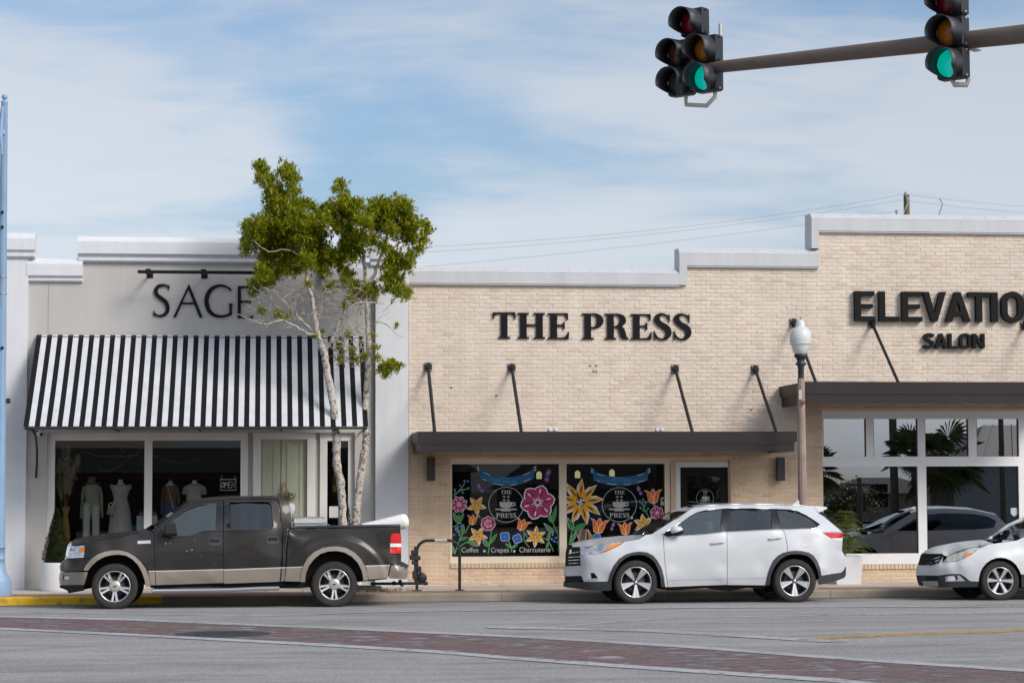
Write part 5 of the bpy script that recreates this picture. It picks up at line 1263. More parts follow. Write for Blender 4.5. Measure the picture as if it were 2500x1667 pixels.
th = Field(A3([(235, 668, .36), (300, 672, .22), (430, 642, .11), (650, 602, .07), (900, 560, .07), (1090, 526, .09), (1290, 505, .08), (215, 635, .74), (270, 598, .76), (400, 568, .78), (600, 540, .80), (800, 515, .80), (1000, 493, .80), (1080, 490, .80), (600, 580, .4), (900, 530, .42), (350, 630, .36),
  (1160, 470, .82), (1400, 320, .84), (1560, 205, .84), (1650, 150, .84), (1225, 498, .35), (1250, 495, .20), (1440, 342, .20), (1620, 200, .26), (1700, 150, .32), (1800, 100, .40), (1800, 92, .55), (1160, 455, .8), (1330, 400, .5), (1550, 235, .52)]), 2e-4)
tk = Car(truck, tf, YT, 1.0)
def tglass(uv):
    uv = np.atleast_2d(np.array(uv, float)); return .055 + (1292.5 - uv[:, 1]) * (.205 / 68.5)
tk.panel('hood', A([(215, 635), (270, 598), (400, 568), (600, 540), (800, 515), (1000, 493), (1080, 490), (1130, 500), (1090, 524), (900, 558), (650, 600), (430, 640), (300, 670), (235, 670)]), BROWN, field=th)
tk.bridge('hood', A([(215, 635), (270, 598), (400, 568), (600, 540), (800, 515), (1000, 493), (1080, 490)]), BROWN, (0, 0, .01), th)
tk.panel('cowl', A([(1080, 492), (1160, 458), (1235, 496), (1288, 505), (1120, 524), (1100, 520)]), DARKTRIM, field=th, rim=.02)
tk.panel('windshield', A([(1162, 468), (1400, 318), (1560, 203), (1650, 150), (1698, 142), (1620, 202), (1440, 344), (1252, 494), (1228, 497)]), CARGLASS, field=th, rim=0)
tk.bridge('windshield', A([(1162, 468), (1400, 318), (1560, 203), (1650, 150)]), CARGLASS, (-.01, 0, 0), th)
tk.panel('roof', A([(1254, 497), (1442, 346), (1622, 204), (1700, 143), (1800, 104), (1950, 81), (2150, 69), (2248, 65)]) + B([(300, 46), (420, 46), (500, 51), (475, 70), (300, 62), (0, 66)]) + A([(2170, 104), (1900, 116), (1740, 146), (1600, 221), (1440, 347), (1290, 503)]), BROWN, rim=.02)
tk.bridge('roof', A([(1650, 150), (1700, 132), (1800, 104), (1950, 81), (2150, 69), (2248, 65)]) + B([(300, 46), (420, 46), (500, 51)]), BROWN, (0, 0, .03))
tk.panel('headlight', A([(235, 682), (388, 680), (404, 705), (389, 838), (190, 843), (205, 760)]), HEADLAMP, dy=.006)
tk.panel('amber_lens', A([(332, 710), (395, 700), (403, 712), (397, 768), (330, 765)]), AMBER, dy=-.002, rim=.01)
tk.panel('grille', A([(186, 665), (235, 622), (232, 680), (203, 760), (188, 845), (160, 850), (146, 862), (168, 745)]), CHROME); tk.bridge('grille', A([(235, 622), (186, 665), (168, 745), (146, 862)]), CHROME, (-.03, 0, 0))
tk.panel('front_fender', A([(300, 675), (430, 646), (650, 606), (900, 564), (1090, 530), (1281, 510), (1285, 590), (1290, 800), (1296, 1003), (1212, 1006), (1200, 1022), (1180, 982), (1120, 897), (1040, 822), (950, 772), (850, 747), (750, 747), (650, 767), (560, 802), (502, 846), (395, 845), (409, 705), (395, 676)]), BROWN)
tk.panel('front_valance', A([(160, 853), (490, 853), (478, 865), (418, 932), (382, 1003), (378, 1011), (105, 1011), (98, 940), (120, 890)]), BROWN); tk.bridge('front_valance', A([(146, 862), (120, 890), (98, 940), (105, 1011)]), BROWN, (-.05, 0, 0))
bp = tk.panel('front_bumper', A([(100, 1022), (440, 1022), (395, 1185), (100, 1182), (90, 1100)]), TAN, holes=[A([(124, 1057), (213, 1062), (210, 1118), (130, 1123)])]); tk.bridge('front_bumper', A([(100, 1022), (90, 1100), (100, 1182)]), TAN, (-.05, 0, 0))
tk.panel('fog_lamp', A([(120, 1053), (217, 1058), (214, 1122), (126, 1127)]), UNDER, dy=.03, rim=0); tk.panel('fog_lens', A([(140, 1068), (208, 1070), (206, 1114), (144, 1116)]), CLEARLENS, dy=.02, rim=.01)
tk.panel('air_dam', A([(95, 1190), (395, 1190), (392, 1258), (200, 1288), (185, 1255), (100, 1215)]), UNDER); tk.bridge('air_dam', A([(95, 1190), (100, 1215), (185, 1255), (200, 1288)]), UNDER, (-.05, 0, 0))
flo = [(385, 1002), (420, 932), (480, 862), (560, 802), (650, 767), (750, 747), (850, 747), (950, 772), (1040, 822), (1120, 897), (1180, 982), (1215, 1062), (1235, 1142), (1242, 1215)]
fli = [(1180, 1215), (1165, 1120), (1130, 1020), (1080, 930), (1010, 860), (930, 815), (830, 800), (740, 808), (650, 830), (560, 880), (490, 945), (445, 1005)]
tk.panel('wheel_arch', A(flo + fli), TAN, dy=-.025, rim=.06)
tk.panel('lower_fender', A([(1216, 1030), (1298, 1026), (1303, 1190), (1246, 1190), (1237, 1142)]), TAN)
door_hole = A([(1362, 562), (1350, 530), (1440, 432), (1560, 322), (1700, 222), (1850, 166), (2000, 150), (2163, 130), (2165, 488), (1900, 500), (1860, 515), (1780, 555), (1700, 566)])
d1 = tk.panel('door', A([(1290, 512), (1440, 352), (1600, 227), (1740, 152), (1900, 122), (2169, 110), (2171, 500), (2173, 983), (1302, 1001), (1295, 800)]), BROWN, holes=[door_hole])
tk.panel('window', A([(1440, 560), (1440, 432), (1560, 322), (1700, 222), (1850, 166), (2000, 150), (2082, 144), (2070, 490), (1900, 500), (1860, 515), (1780, 555), (1700, 566)]), CARGLASS, dy=.012, rim=0, field=tglass)
M_GB = mat('gloss_black', (0.012, 0.013, 0.016), 0.12)
tk.panel('mirror_sail', A([(1362, 562), (1350, 530), (1440, 432), (1442, 560)]), DARKTRIM, dy=.006, rim=.01)
tk.panel('pillar_cover', A([(2083, 144), (2163, 130), (2165, 488), (2072, 490)]), M_GB, dy=.006, rim=.01)
trimline(tk, 'window_seal', A([(1362, 564), (1700, 568), (1780, 557), (1860, 517), (1900, 502), (2165, 490)]), .010, DARKTRIM, -.002)
trimline(tk, 'window_seal', A([(1350, 530), (1440, 430), (1560, 320), (1700, 220), (1850, 164), (2000, 148), (2165, 128)]), .008, DARKTRIM, -.001)
tk.panel('door_lower', A([(1305, 1022), (2173, 1000), (2173, 1160), (1312, 1188)]), TAN)
tk.panel('pinstripe', A([(1215, 1009), (2173, 986), (2173, 998), (1215, 1023)]), TANLINE, dy=-.003, rim=.012)
rd_hole = B([(-52, 92), (10, 98), (360, 94), (402, 108), (418, 150), (432, 340), (412, 367), (370, 372), (-52, 382)])
d2 = tk.panel('door', B([(-54, 76), (0, 71), (300, 69), (440, 71), (470, 91), (490, 151), (514, 340), (521, 400), (519, 600), (509, 743), (-54, 766)]), BROWN, holes=[rd_hole])
tk.panel('window', B([(12, 98), (360, 94), (402, 108), (418, 150), (432, 340), (412, 367), (370, 372), (10, 380)]), TINTGLASS, dy=.012, rim=0, field=tglass)
tk.panel('pillar_cover', B([(-52, 92), (8, 97), (7, 380), (-52, 383)]), M_GB, dy=.006, rim=.01)
trimline(tk, 'window_seal', B([(-50, 384), (10, 381), (370, 374), (414, 369), (434, 340), (420, 150), (404, 106), (360, 92), (10, 96)]), .010, DARKTRIM, -.002)
tk.panel('door_lower', B([(-54, 780), (509, 757), (498, 888), (-54, 908)]), TAN)
tk.panel('pinstripe', B([(-54, 767), (556, 744), (555, 755), (-54, 779)]), TANLINE, dy=-.003, rim=.012)
tk.panel('cab_corner', B([(474, 74), (500, 54), (550, 68), (582, 100), (600, 200), (610, 338), (600, 352), (574, 366), (567, 500), (556, 742), (526, 742), (531, 400), (506, 170), (492, 97)]), BROWN, rim=.03)
tk.bridge('cab_back', B([(500, 52), (550, 68), (582, 100), (600, 200), (610, 338)]), BROWN, (.02, 0, 0))
tk.panel('cab_corner_lower', B([(522, 757), (555, 756), (546, 880), (508, 888)]), TAN)
flare_o = [(700, 890), (712, 800), (735, 727), (775, 657), (840, 597), (920, 557), (1000, 542), (1080, 542), (1160, 557), (1240, 602), (1300, 662), (1340, 732), (1365, 802), (1375, 872)]
flare_i = [(1325, 880), (1325, 850), (1310, 780), (1270, 700), (1210, 640), (1140, 600), (1060, 585), (980, 590), (900, 615), (840, 665), (790, 730), (760, 800), (748, 895)]
tk.panel('wheel_arch', B(flare_o + flare_i), TAN, dy=-.012, rim=.06)
tk.panel('bed_side', B([(588, 373), (1688, 349), (1696, 408), (1640, 408), (1602, 418), (1590, 480), (1585, 616), (1700, 622), (1700, 720), (1338, 727), (1300, 662), (1240, 602), (1160, 557), (1080, 542), (1000, 542), (920, 557), (840, 597), (775, 657), (737, 725), (732, 738), (565, 745), (576, 560)]), BROWN)
tl = tk.panel('taillight', B([(1604, 420), (1640, 410), (1696, 411), (1704, 450), (1702, 613), (1588, 611), (1592, 480)]), REDLENS, dy=-.004)
tk.panel('reverse_lens', B([(1592, 510), (1703, 512), (1703, 544), (1590, 546)]), CLEARLENS, dy=-.009, rim=.012, parent=tl)
tk.panel('bed_lower', B([(562, 757), (724, 742), (708, 800), (700, 888), (550, 884)]), TAN); tk.panel('bed_lower', B([(1352, 738), (1590, 724), (1566, 853), (1380, 868), (1366, 800)]), TAN)
tk.panel('pinstripe', B([(560, 746), (730, 739), (726, 748), (559, 756)]), TANLINE, dy=-.003, rim=.012); tk.panel('pinstripe', B([(1345, 730), (1592, 722), (1591, 732), (1347, 741)]), TANLINE, dy=-.003, rim=.012)
tk.panel('rear_bumper', B([(1602, 732), (1690, 724), (1694, 740), (1764, 738), (1760, 850), (1735, 864), (1576, 855)]), TAN); tk.bridge('rear_bumper', B([(1764, 738), (1760, 850), (1735, 864)]), TAN, (.04, 0, 0))
P = tk.pts(B([(1690, 730), (1766, 732)]), .1); Q = tk.mirror(P)
MB().box(P[0][0], P[1][0], P[0][1], Q[0][1], P[0][2] - .02, P[0][2] + .012).build('bumper_step', DARKTRIM, truck)
tk.bridge('tailgate', B([(1688, 349), (1697, 420), (1702, 613), (1700, 720)]), BROWN, (.03, 0, 0))
# bed rails, floor, inner bed walls
for side in (0, 1):
    P = tk.pts(dens(B([(600, 352), (1688, 336)]), 12, False), .03)
    if side: P = tk.mirror(P)
    MB().tube([tuple(p) for p in P], .032, 6).build('bed_rail', DARKTRIM, truck)
shell(tk, B([(590, 420), (1690, 400), (1690, 700), (1400, 740), (1330, 760), (1290, 690), (1240, 640), (1130, 590), (1000, 585), (900, 610), (820, 670), (770, 740), (740, 880), (560, 890)]), .07, 'bed_floor')
shell(tk, A([(240, 700), (700, 640), (1100, 560), (1300, 590), (2248, 520), (2180, 1195), (1300, 1230), (1240, 1220), (1200, 1030), (1120, 900), (1000, 800), (800, 760), (600, 800), (480, 870), (390, 1010), (380, 1200), (120, 1190), (160, 900)]), .12)
shell(tk, B([(-80, 470), (560, 420), (540, 930), (-80, 960)]), .10)
shell(tk, A([(260, 760), (1400, 700), (2300, 700), (2300, 1180), (300, 1180)]), .30, 'wheel_well'); shell(tk, B([(-80, 600), (1600, 560), (1560, 860), (700, 950), (-80, 950)]), .30, 'wheel_well')
# running board, handles, badge, mirror, exhaust
for side in (0, 1):
    P = tk.pts(A([(1260, 1265), (1300, 1262)]) + A([(2248, 1248)]) + B([(300, 955), (495, 952)]), -.03)
    if side: P = tk.mirror(P)
    MB().tube([tuple(p) for p in P], .038, 12).build('running_board', mat('polished_bar', (0.62, 0.62, 0.64), 0.2, metal=1.0), truck)
    for k in (1, 3):
        MB().tube([tuple(P[k]), (P[k][0], P[k][1] + (.4 if side == 0 else -.4), P[k][2] + .05)], .02, 6).build('bracket', UNDER, truck)
M_HAND = mat('handle_black', (0.035, 0.036, 0.040), 0.4)
for d_, L in ((d1, A([(1980, 600), (1995, 588), (2110, 586), (2150, 610), (2152, 672), (2135, 690), (1995, 692), (1980, 675)])), (d2, B([(366, 448), (378, 440), (485, 438), (495, 450), (494, 508), (482, 520), (378, 522), (368, 510)]))):
    h_ = tk.panel('door_handle', L, M_HAND, dy=-.012, rim=.02, grid=3)
    cu = np.array(L).mean(0); w_ = (np.array(L).max(0) - np.array(L).min(0)) * .36
    tk.panel('grip', [(cu[0] - w_[0], cu[1] - w_[1] * .9), (cu[0] + w_[0], cu[1] - w_[1] * .9), (cu[0] + w_[0], cu[1] + w_[1] * .1), (cu[0] - w_[0], cu[1] + w_[1] * .1)], UNDER, dy=-.015, rim=.01, grid=3, parent=h_)
bd = tk.panel('badge', A([(1075, 625), (1242, 618), (1244, 658), (1076, 664)]), mat('badge_silver', (0.6, 0.62, 0.66), 0.3, metal=0.5), dy=-.008, rim=.01, grid=3)
tk.panel('fuel_flap', B([(726 + 43 * math.cos(a_), 520 + 43 * math.sin(a_)) for a_ in np.linspace(0, 6.28, 22)[:-1]]), BROWN, dy=-.003, rim=.01, far=False, grid=3)
trimline(tk, 'flap_gap', B([(726 + 44 * math.cos(a_), 520 + 44 * math.sin(a_)) for a_ in np.linspace(0, 6.283, 22)]), .003, UNDER, -.001)
for side in (0, 1):
    P = tk.pts(A([(1508, 478)]), -.16)[0]
    if side: P = tk.mirror(np.array([P]))[0]
    o = MB().cbox(P[0] - .115, P[0] + .085, P[1] - .07, P[1] + .07, P[2] - .115, P[2] + .115, .045).build('mirror', mat('mirror_black', (0.012, 0.011, 0.010), 0.6), truck)
    q = tk.pts(A([(1420, 540)]))[0]
    if side: q = tk.mirror(np.array([q]))[0]
    MB().tube([(P[0] - .02, P[1], P[2] - .06), tuple(q)], [.05, .06], 8).build('mirror_stalk', MATS['mirror_black'], o)
p = tk.pts(B([(1360, 945)]), .3)[0]
MB().tube([(p[0] - .5, p[1], p[2] + .02), (p[0] + .25, p[1], p[2] - .01)], .04, 10).build('exhaust', mat('exhaust_pipe', (0.10, 0.09, 0.08), 0.6), truck)
# white paint chips on the driver door
ch = MB()
for (x, y, r_) in ((1432, 660, 9), (1488, 655, 5), (1704, 755, 7), (1768, 740, 8), (1886, 823, 4), (2062, 912, 4), (1800, 608, 4), (635, 545, 4)):
    q = tk.pts(A([(x - r_ * .6, y + r_), (x + r_ * .7, y + r_ * .6), (x + r_, y - r_), (x - r_ * .2, y - r_ * .8)]), -.0015); ch.add([tuple(a_) for a_ in q], [(0, 1, 2, 3)])
ch.build('paint_chip', mat('chip_white', (0.55, 0.55, 0.55), 0.8), d1)
seat(tk, *A([(2050, 450)])[0]); seat(tk, *B([(330, 320)])[0])
WS = {'n': 5, 'kind': 'twin', 'rot': -90, 'hub': .38, 'nuts': 0, 'oval': True, 'hubmat': mat('hub_silver', (0.55, 0.52, 0.47), 0.35, metal=0.6)}
wheel(tk, 130 + 783 / 5.2273, 1200 + 1198 / 5.2273, 56.3, 38.2, .26, WS)
wheel(tk, 560 + 1040 / 4.0552, 1200 + 917 / 4.0552, 55.8, 37.2, .26, WS)

# load in the bed: toolbox, white roll
p0, p1 = tk.pts(B([(640, 345)]), .12)[0], tk.pts(B([(958, 340)]), .12)[0]
zt_ = tk.pts(B([(640, 262)]), .12)[0][2]
tb = thing('toolbox', 'diamond plate aluminium toolbox across the pickup bed behind the cab', 'toolbox', (float(p0[0] + p1[0]) / 2, float(p0[1]) + .8, float(p0[2])))
ALU = mat('diamond_plate', (0.55, 0.55, 0.56), 0.35, metal=0.7, bump=0.5, bscale=90)
zl = zt_ - .085
MB().cbox(p0[0], p1[0], p0[1], p0[1] + 1.7, p0[2] - .25, zl - .006, .01).build('box', ALU, tb)
MB().cbox(p0[0] - .012, p1[0] + .012, p0[1] - .012, p0[1] + 1.712, zl, zt_ + .01, .012).build('lid', ALU, tb)
xm = (p0[0] * .45 + p1[0] * .55)
MB().cbox(xm - .07, xm + .07, p0[1] - .018, p0[1] - .002, zl - .12, zl - .03, .004).build('latch', CHROME, tb)
MB().cbox(xm - .05, xm + .05, p0[1] - .024, p0[1] - .019, zl - .11, zl - .04, .004).build('latch_plate', DARKTRIM, tb)
o = MB().lathe([(.025, -.008), (.035, 0), (.025, .008), (.015, 0), (.025, -.008)], (p1[0] + .04, p0[1] + .05, zl - .04), 'y', 14).build('ring', CHROME, tb)
a_, b_ = tk.pts(B([(1330, 375)]), .9)[0], tk.pts(B([(1720, 283)]), .75)[0]
d_ = (b_ - a_) / np.linalg.norm(b_ - a_); m_ = MB()
prf = [(0.0, -.0), (.07, 0.0)] ; L_ = np.linalg.norm(b_ - a_)
m_.tube([tuple(a_), tuple(a_ + d_ * L_ * .5), tuple(b_), tuple(b_ + d_ * .05), tuple(b_ + d_ * .085), tuple(b_ + d_ * .10)], [.13, .125, .13, .12, .085, .02], 20)
tag(m_.build('foam_roll', mat('white_foam', (0.78, 0.77, 0.76), 0.9, bump=0.4, bscale=14)), 'rolled white foam sheet leaning out over the pickup tailgate', 'roll')

# hitch mounted bike carrier
hp = tk.pts(B([(1640, 905)]), .85)[0]; Yh = hp[1]
def H(x, y): return at(560 + x / 4.0552, 1200 + y / 4.0552, Yh)
hr = thing('hitch_rack', 'folded black hitch carrier behind the pickup bumper', 'carrier', tuple(H(1850, 905)))
a_, b_ = H(1600, 908), H(1955, 905)
MB().cbox(a_.x - .35, b_.x - .02, Yh - .025, Yh + .025, a_.z - .025, a_.z + .025, .005).build('hitch_bar', M_STEEL, hr)
MB().tube([(b_.x - .05, Yh, b_.z), (b_.x + .015, Yh, b_.z)], .035, 10).build('end_cap', M_STEEL, hr)
m0, m1 = H(1845, 900), H(1852, 540)
MB().cbox(m0.x - .028, m0.x + .028, Yh - .03, Yh + .03, m0.z - .02, m1.z, .006).build('mast', M_STEEL, hr)
c0 = H(1905, 850)
MB().lathe([(0, -.03), (.085, -.03), (.09, -.02), (.09, .02), (.085, .03), (0, .03)], c0, 'y', 24).build('pivot_plate', M_STEEL, hr)
for (x, y, w_, h_) in ((1825, 600, 26, 24), (1815, 650, 30, 26), (1865, 655, 26, 22), (1828, 700, 24, 20), (1885, 770, 14, 34), (1830, 820, 18, 40)):
    c0 = H(x, y); MB().cbox(c0.x - w_ / 580, c0.x + w_ / 580, Yh - .08, Yh + .05, c0.z - h_ / 580, c0.z + h_ / 580, .012).build('clamp', mat('clamp_black', (0.02, 0.02, 0.024), 0.5), hr)
for (x, y) in ((1690, 890), (1708, 915), (1630, 905)):
    c0 = H(x, y); MB().cbox(c0.x - .03, c0.x + .03, Yh - .04, Yh + .04, c0.z - .035, c0.z + .035, .01).build('hitch_pin', UNDER, hr)
c0 = H(1790, 840); o = MB()
o.tube([(c0.x + .07 * math.cos(t), Yh - .03, c0.z + .07 * math.sin(t)) for t in np.linspace(.5, 5.8, 20)], .004, 5).build('cable', M_STEEL, hr)

# inverted U bicycle stand on the pavement
Yb = YK + 1.0
def Hb(x, y): return at(560 + x / 4.0552, 1200 + y / 4.0552, Yb)
ra, rb_ = Hb(1857, 970), Hb(2280, 968); zt = Hb(2000, 482).z; zg = ZS + .003
bs = thing('bicycle_stand', 'black tubular inverted U bicycle stand on the brick pavement strip', 'bike stand', ((ra.x + rb_.x) / 2, Yb, zg))
arc = [(ra.x, Yb, zg + .012), (ra.x, Yb, zt - .22)] + [(ra.x + .2 - .2 * math.cos(t), Yb, zt - .2 + .2 * math.sin(t)) for t in np.linspace(.2, math.pi / 2, 8)] + [(rb_.x - .2 + .2 * math.sin(t), Yb, zt - .2 + .2 * math.cos(t)) for t in np.linspace(0, math.pi / 2, 8)] + [(rb_.x, Yb, zg + .012)]
MB().tube(arc, .029, 10).build('hoop', M_STEEL, bs)
for x_ in (ra.x, rb_.x): MB().lathe([(0, .014), (.03, .014), (.085, .010), (.09, 0)], (x_, Yb, zg), 'z', 20).build('foot_plate', M_STEEL, bs)
xm = Hb(2080, 482).x
MB().tube([(xm - .09, Yb, zt), (xm + .14, Yb, zt)], .031, 10).build('sticker', mat('sticker', (0.42, 0.42, 0.43), 0.6), bs)

# ------------------------------------------------------------------ white wagon, cut by the frame
def W(L): return [(2230 + x / 6.03, 1230 + y / 6.03) for x, y in L]
def W3(L): return [(2230 + x / 6.03, 1230 + y / 6.03, d) for x, y, d in L]
WHITE2 = mat('plain_white_paint', (0.63, 0.645, 0.67), 0.32, coat=0.7, var=0.02, vscale=1.5)
wagon = thing('white_wagon', 'white station wagon with black lower bumper and six spoke wheel beside the salon', 'car', tuple(at(2560, 1467, YN + .9)))
wfield = Field(W3([(98, 1040, .80), (95, 960, .80), (120, 890, .80), (165, 888, .72), (365, 882, .34), (430, 720, .40), (435, 765, .34), (300, 960, .42), (500, 930, .20), (700, 900, .09), (900, 900, .03), (425, 855, .30), (620, 842, .17), (800, 760, .09), (945, 630, .12), (500, 770, .26), (700, 690, .17), (460, 1035, .26), (690, 1027, .12), (830, 1132, .06), (955, 1148, .02), (360, 1048, .36), (150, 1190, .78), (370, 1215, .4), (480, 1225, .25), (950, 1215, .04),
  (985, 1000, .0), (1070, 870, -.02), (1290, 785, -.025), (1510, 890, -.02), (1585, 1030, -.01), (1200, 700, .02), (1500, 700, .01), (1300, 562, .12), (1530, 530, .13), (1100, 592, .12), (1720, 520, .08), (1740, 800, .0), (1740, 1030, .0), (1760, 1180, .05),
  (2400, 520, .06), (3200, 500, .07), (2400, 750, 0), (3200, 750, 0), (2400, 1030, .01), (3200, 1030, .01), (2400, 1180, .06), (3200, 1180, .06), (3600, 780, -.02), (3300, 900, -.01), (3880, 600, .4), (3900, 900, .4), (3880, 1100, .4), (3750, 800, .1),
  (1628, 480, .15), (1900, 300, .24), (2100, 180, .30), (2300, 120, .36), (2700, 105, .37), (3200, 130, .38), (3600, 220, .40), (3800, 420, .40), (2500, 200, .27), (3200, 220, .27), (1900, 500, .07)]), 2e-4)
whood = Field(W3([(215, 718, .74), (260, 668, .76), (340, 633, .76), (450, 600, .76), (600, 570, .77), (800, 540, .78), (1040, 522, .78), (430, 722, .40), (500, 768, .26), (640, 698, .18), (800, 648, .12), (945, 626, .12), (1100, 592, .12), (1300, 562, .12), (1460, 532, .14), (700, 610, .45), (1000, 560, .42), (1300, 530, .36), (1110, 490, 1.52), (1250, 400, 1.50), (1400, 290, 1.47), (1628, 190, 1.43), (1900, 120, 1.2), (2080, 100, 1.0), (1535, 522, .15), (1628, 478, .15), (1900, 300, .24), (2100, 180, .30), (1135, 508, 1.35), (1300, 500, .8), (1500, 400, .75), (1700, 330, .6), (2200, 110, .5)]), 2e-4)
wg = Car(wagon, wfield, YN, 0.91)
wg.panel('hood', W([(217, 719), (260, 669), (340, 634), (450, 601), (600, 571), (800, 541), (1040, 523), (1110, 520), (1460, 530), (1300, 560), (1100, 590), (945, 624), (800, 645), (640, 696), (500, 765), (442, 745), (430, 722)]), WHITE2, field=whood)
wg.bridge('hood', W([(217, 719), (260, 669), (340, 634), (450, 601), (600, 571), (800, 541), (1040, 523)]), WHITE2, (0, 0, .01), whood)
gl = wg.panel('grille', W([(187, 762), (217, 724), (428, 722), (438, 747), (364, 878), (168, 886)]), UNDER, dy=.02)
for (a_, b_) in ((782, 762), (832, 805), (868, 852)):
    wg.panel('slat', W([(178, a_), (270, a_ + 18), (395 if b_ < 800 else 385, b_), (393, b_ + 10), (270, a_ + 30), (178, a_ + 11)]), CHROME, dy=.0, rim=.02, parent=gl)
wg.bridge('grille', W([(168, 886), (187, 762), (217, 724)]), UNDER, (-.02, 0, 0))
wg.panel('front_fender', W([(120, 893), (168, 889), (366, 881), (436, 766), (428, 860), (600, 842), (620, 846), (745, 800), (855, 744), (934, 674), (950, 630), (1100, 594), (1300, 564), (1530, 532), (1628, 484), (1700, 436), (1722, 520), (1738, 760), (1742, 1030), (1585, 1034), (1560, 970), (1510, 890), (1440, 830), (1360, 797), (1290, 787), (1220, 792), (1140, 822), (1070, 872), (1020, 932), (985, 1002), (967, 1080), (957, 1140), (832, 1130), (762, 1070), (692, 1024), (560, 1024), (460, 1034), (360, 1044), (100, 1034), (95, 960)]), WHITE2)
wg.bridge('front_bumper', W([(100, 1034), (95, 960), (120, 893), (168, 889)]), WHITE2, (-.03, 0, 0))
hl = wg.panel('headlight', W([(428, 856), (500, 772), (640, 702), (800, 652), (945, 632), (930, 670), (852, 738), (742, 795), (620, 840), (600, 836)]), mat('aged_lamp', (0.60, 0.58, 0.52), 0.2, metal=0.35, var=0.3, vscale=14), dy=.004)
wg.panel('amber_lens', W([(755, 788), (768, 732), (842, 714), (858, 726), (822, 764)]), AMBER, dy=-.003, rim=.01, parent=hl)
wg.panel('lower_bumper', W([(98, 1040), (360, 1049), (460, 1039), (560, 1029), (690, 1029), (758, 1074), (828, 1134), (955, 1148), (950, 1215), (480, 1225), (370, 1220), (150, 1190), (115, 1130)]), DARKTRIM); wg.bridge('lower_bumper', W([(98, 1040), (115, 1130), (150, 1190)]), DARKTRIM, (-.03, 0, 0))
wg.panel('skid_plate', W([(127, 1120), (357, 1128), (369, 1204), (152, 1188)]), mat('satin_silver', (0.45, 0.45, 0.45), 0.4, metal=0.5), dy=-.012, rim=.02)
wg.panel('fog_surround', W([(470, 1062), (600, 1047), (680, 1047), (763, 1130), (472, 1138)]), mat('fog_silver', (0.5, 0.5, 0.5), 0.35, metal=0.4), dy=-.004, rim=.02)
wg.panel('fog_lens', W([(500, 1060), (590, 1052), (622, 1080), (618, 1128), (500, 1130)]), CLEARLENS, dy=-.012, rim=.012); wg.panel('fog_duct', W([(590, 1052), (640, 1052), (655, 1090), (630, 1126), (615, 1110), (622, 1080)]), UNDER, dy=-.014, rim=.01)
wg.panel('lower_intake', W([(180, 1055), (350, 1060), (352, 1112), (190, 1108)]), UNDER, dy=-.005, rim=.01)
wg.panel('windshield', W([(1128, 510), (1250, 415), (1400, 306), (1628, 206), (1900, 140), (2080, 130), (1900, 296), (1628, 472), (1535, 518), (1460, 526)]), CARGLASS, field=whood, rim=0, far=False)
P0 = wg.pts(dens(W([(1108, 494), (1250, 402), (1400, 292), (1628, 192), (1900, 122), (2100, 104)]), 10, False), 0, whood)
MB().tube([tuple(p) for p in P0], .035, 8).build('pillar', WHITE2, wagon)
P0 = wg.pts(W([(1180, 500), (1330, 505), (1520, 520)]), -.02, whood); MB().tube([tuple(p) for p in P0], .014, 6).build('wiper', UNDER, wagon)
P0 = wg.pts(W([(1190, 495), (1260, 480), (1340, 505)]), -.02, whood); MB().tube([tuple(p) for p in P0], .010, 6).build('wiper', UNDER, wagon)
wside = [(1530, 528), (1628, 480), (1900, 304), (2085, 184), (2300, 120), (2700, 104), (3200, 130), (3600, 220), (3800, 420), (3880, 600), (3905, 900), (3880, 1100), (3790, 1160), (3790, 1030), (3740, 900), (3680, 830), (3600, 800), (3510, 810), (3420, 870), (3350, 980), (3330, 1170), (1760, 1185), (1748, 1030), (1742, 760), (1726, 520), (1704, 436)]
gh = [(1830, 505), (2000, 390), (2200, 270), (2400, 210), (2700, 190), (3200, 205), (3450, 250), (3600, 330), (3560, 450), (3200, 480), (2400, 500)]
wg.panel('body_side', W(wside), WHITE2, holes=[W(gh)], grid=9)
wg.panel('window', W(gh), TINTGLASS, dy=.012, rim=0, grid=9)
wg.bridge('roof', W([(2085, 184), (2300, 120), (2700, 104), (3200, 130), (3600, 220)]), WHITE2, (0, 0, .04)); wg.bridge('tailgate', W([(3600, 220), (3800, 420), (3880, 600), (3905, 900), (3880, 1100), (3790, 1160)]), WHITE2, (.05, 0, 0))
wg.panel('sill', W([(1592, 1040), (1746, 1036), (1752, 1140), (3330, 1120), (3328, 1200), (1590, 1225)]), DARKTRIM, dy=-.006, rim=.04)
shell(wg, W([(300, 800), (1000, 640), (1700, 600), (3800, 560), (3800, 1080), (3760, 1000), (3600, 820), (3450, 860), (3340, 1000), (3320, 1210), (1640, 1240), (1560, 980), (1440, 840), (1290, 800), (1100, 860), (990, 1010), (960, 1230), (400, 1200), (300, 1000)]), .12)
shell(wg, W([(420, 880), (3700, 700), (3760, 1100), (3300, 1180), (1600, 1200), (420, 1170)]), .27, 'wheel_well')
seat(wg, *W([(2400, 480)])[0])
p = wg.pts(W([(1700, 500)]), 0)[0]
MB().box(p[0] - .35, p[0] + .35, p[1] + .2, p[1] + 1.6, p[2] - .3, p[2] - .05).build('dashboard', mat('dash_grey', (0.16, 0.17, 0.17), 0.7), wagon)
WW = {'n': 6, 'kind': 'blade', 'rot': -62, 'hub': .14, 'nutr': .24}
wheel(wg, 2230 + 1285 / 6.03, 1230 + 1150 / 6.03, 46.8, 31.5, .22, WW)
wheel(wg, 2230 + 3585 / 6.03, 1230 + 1115 / 6.03, 46.0, 31.0, .22, WW)
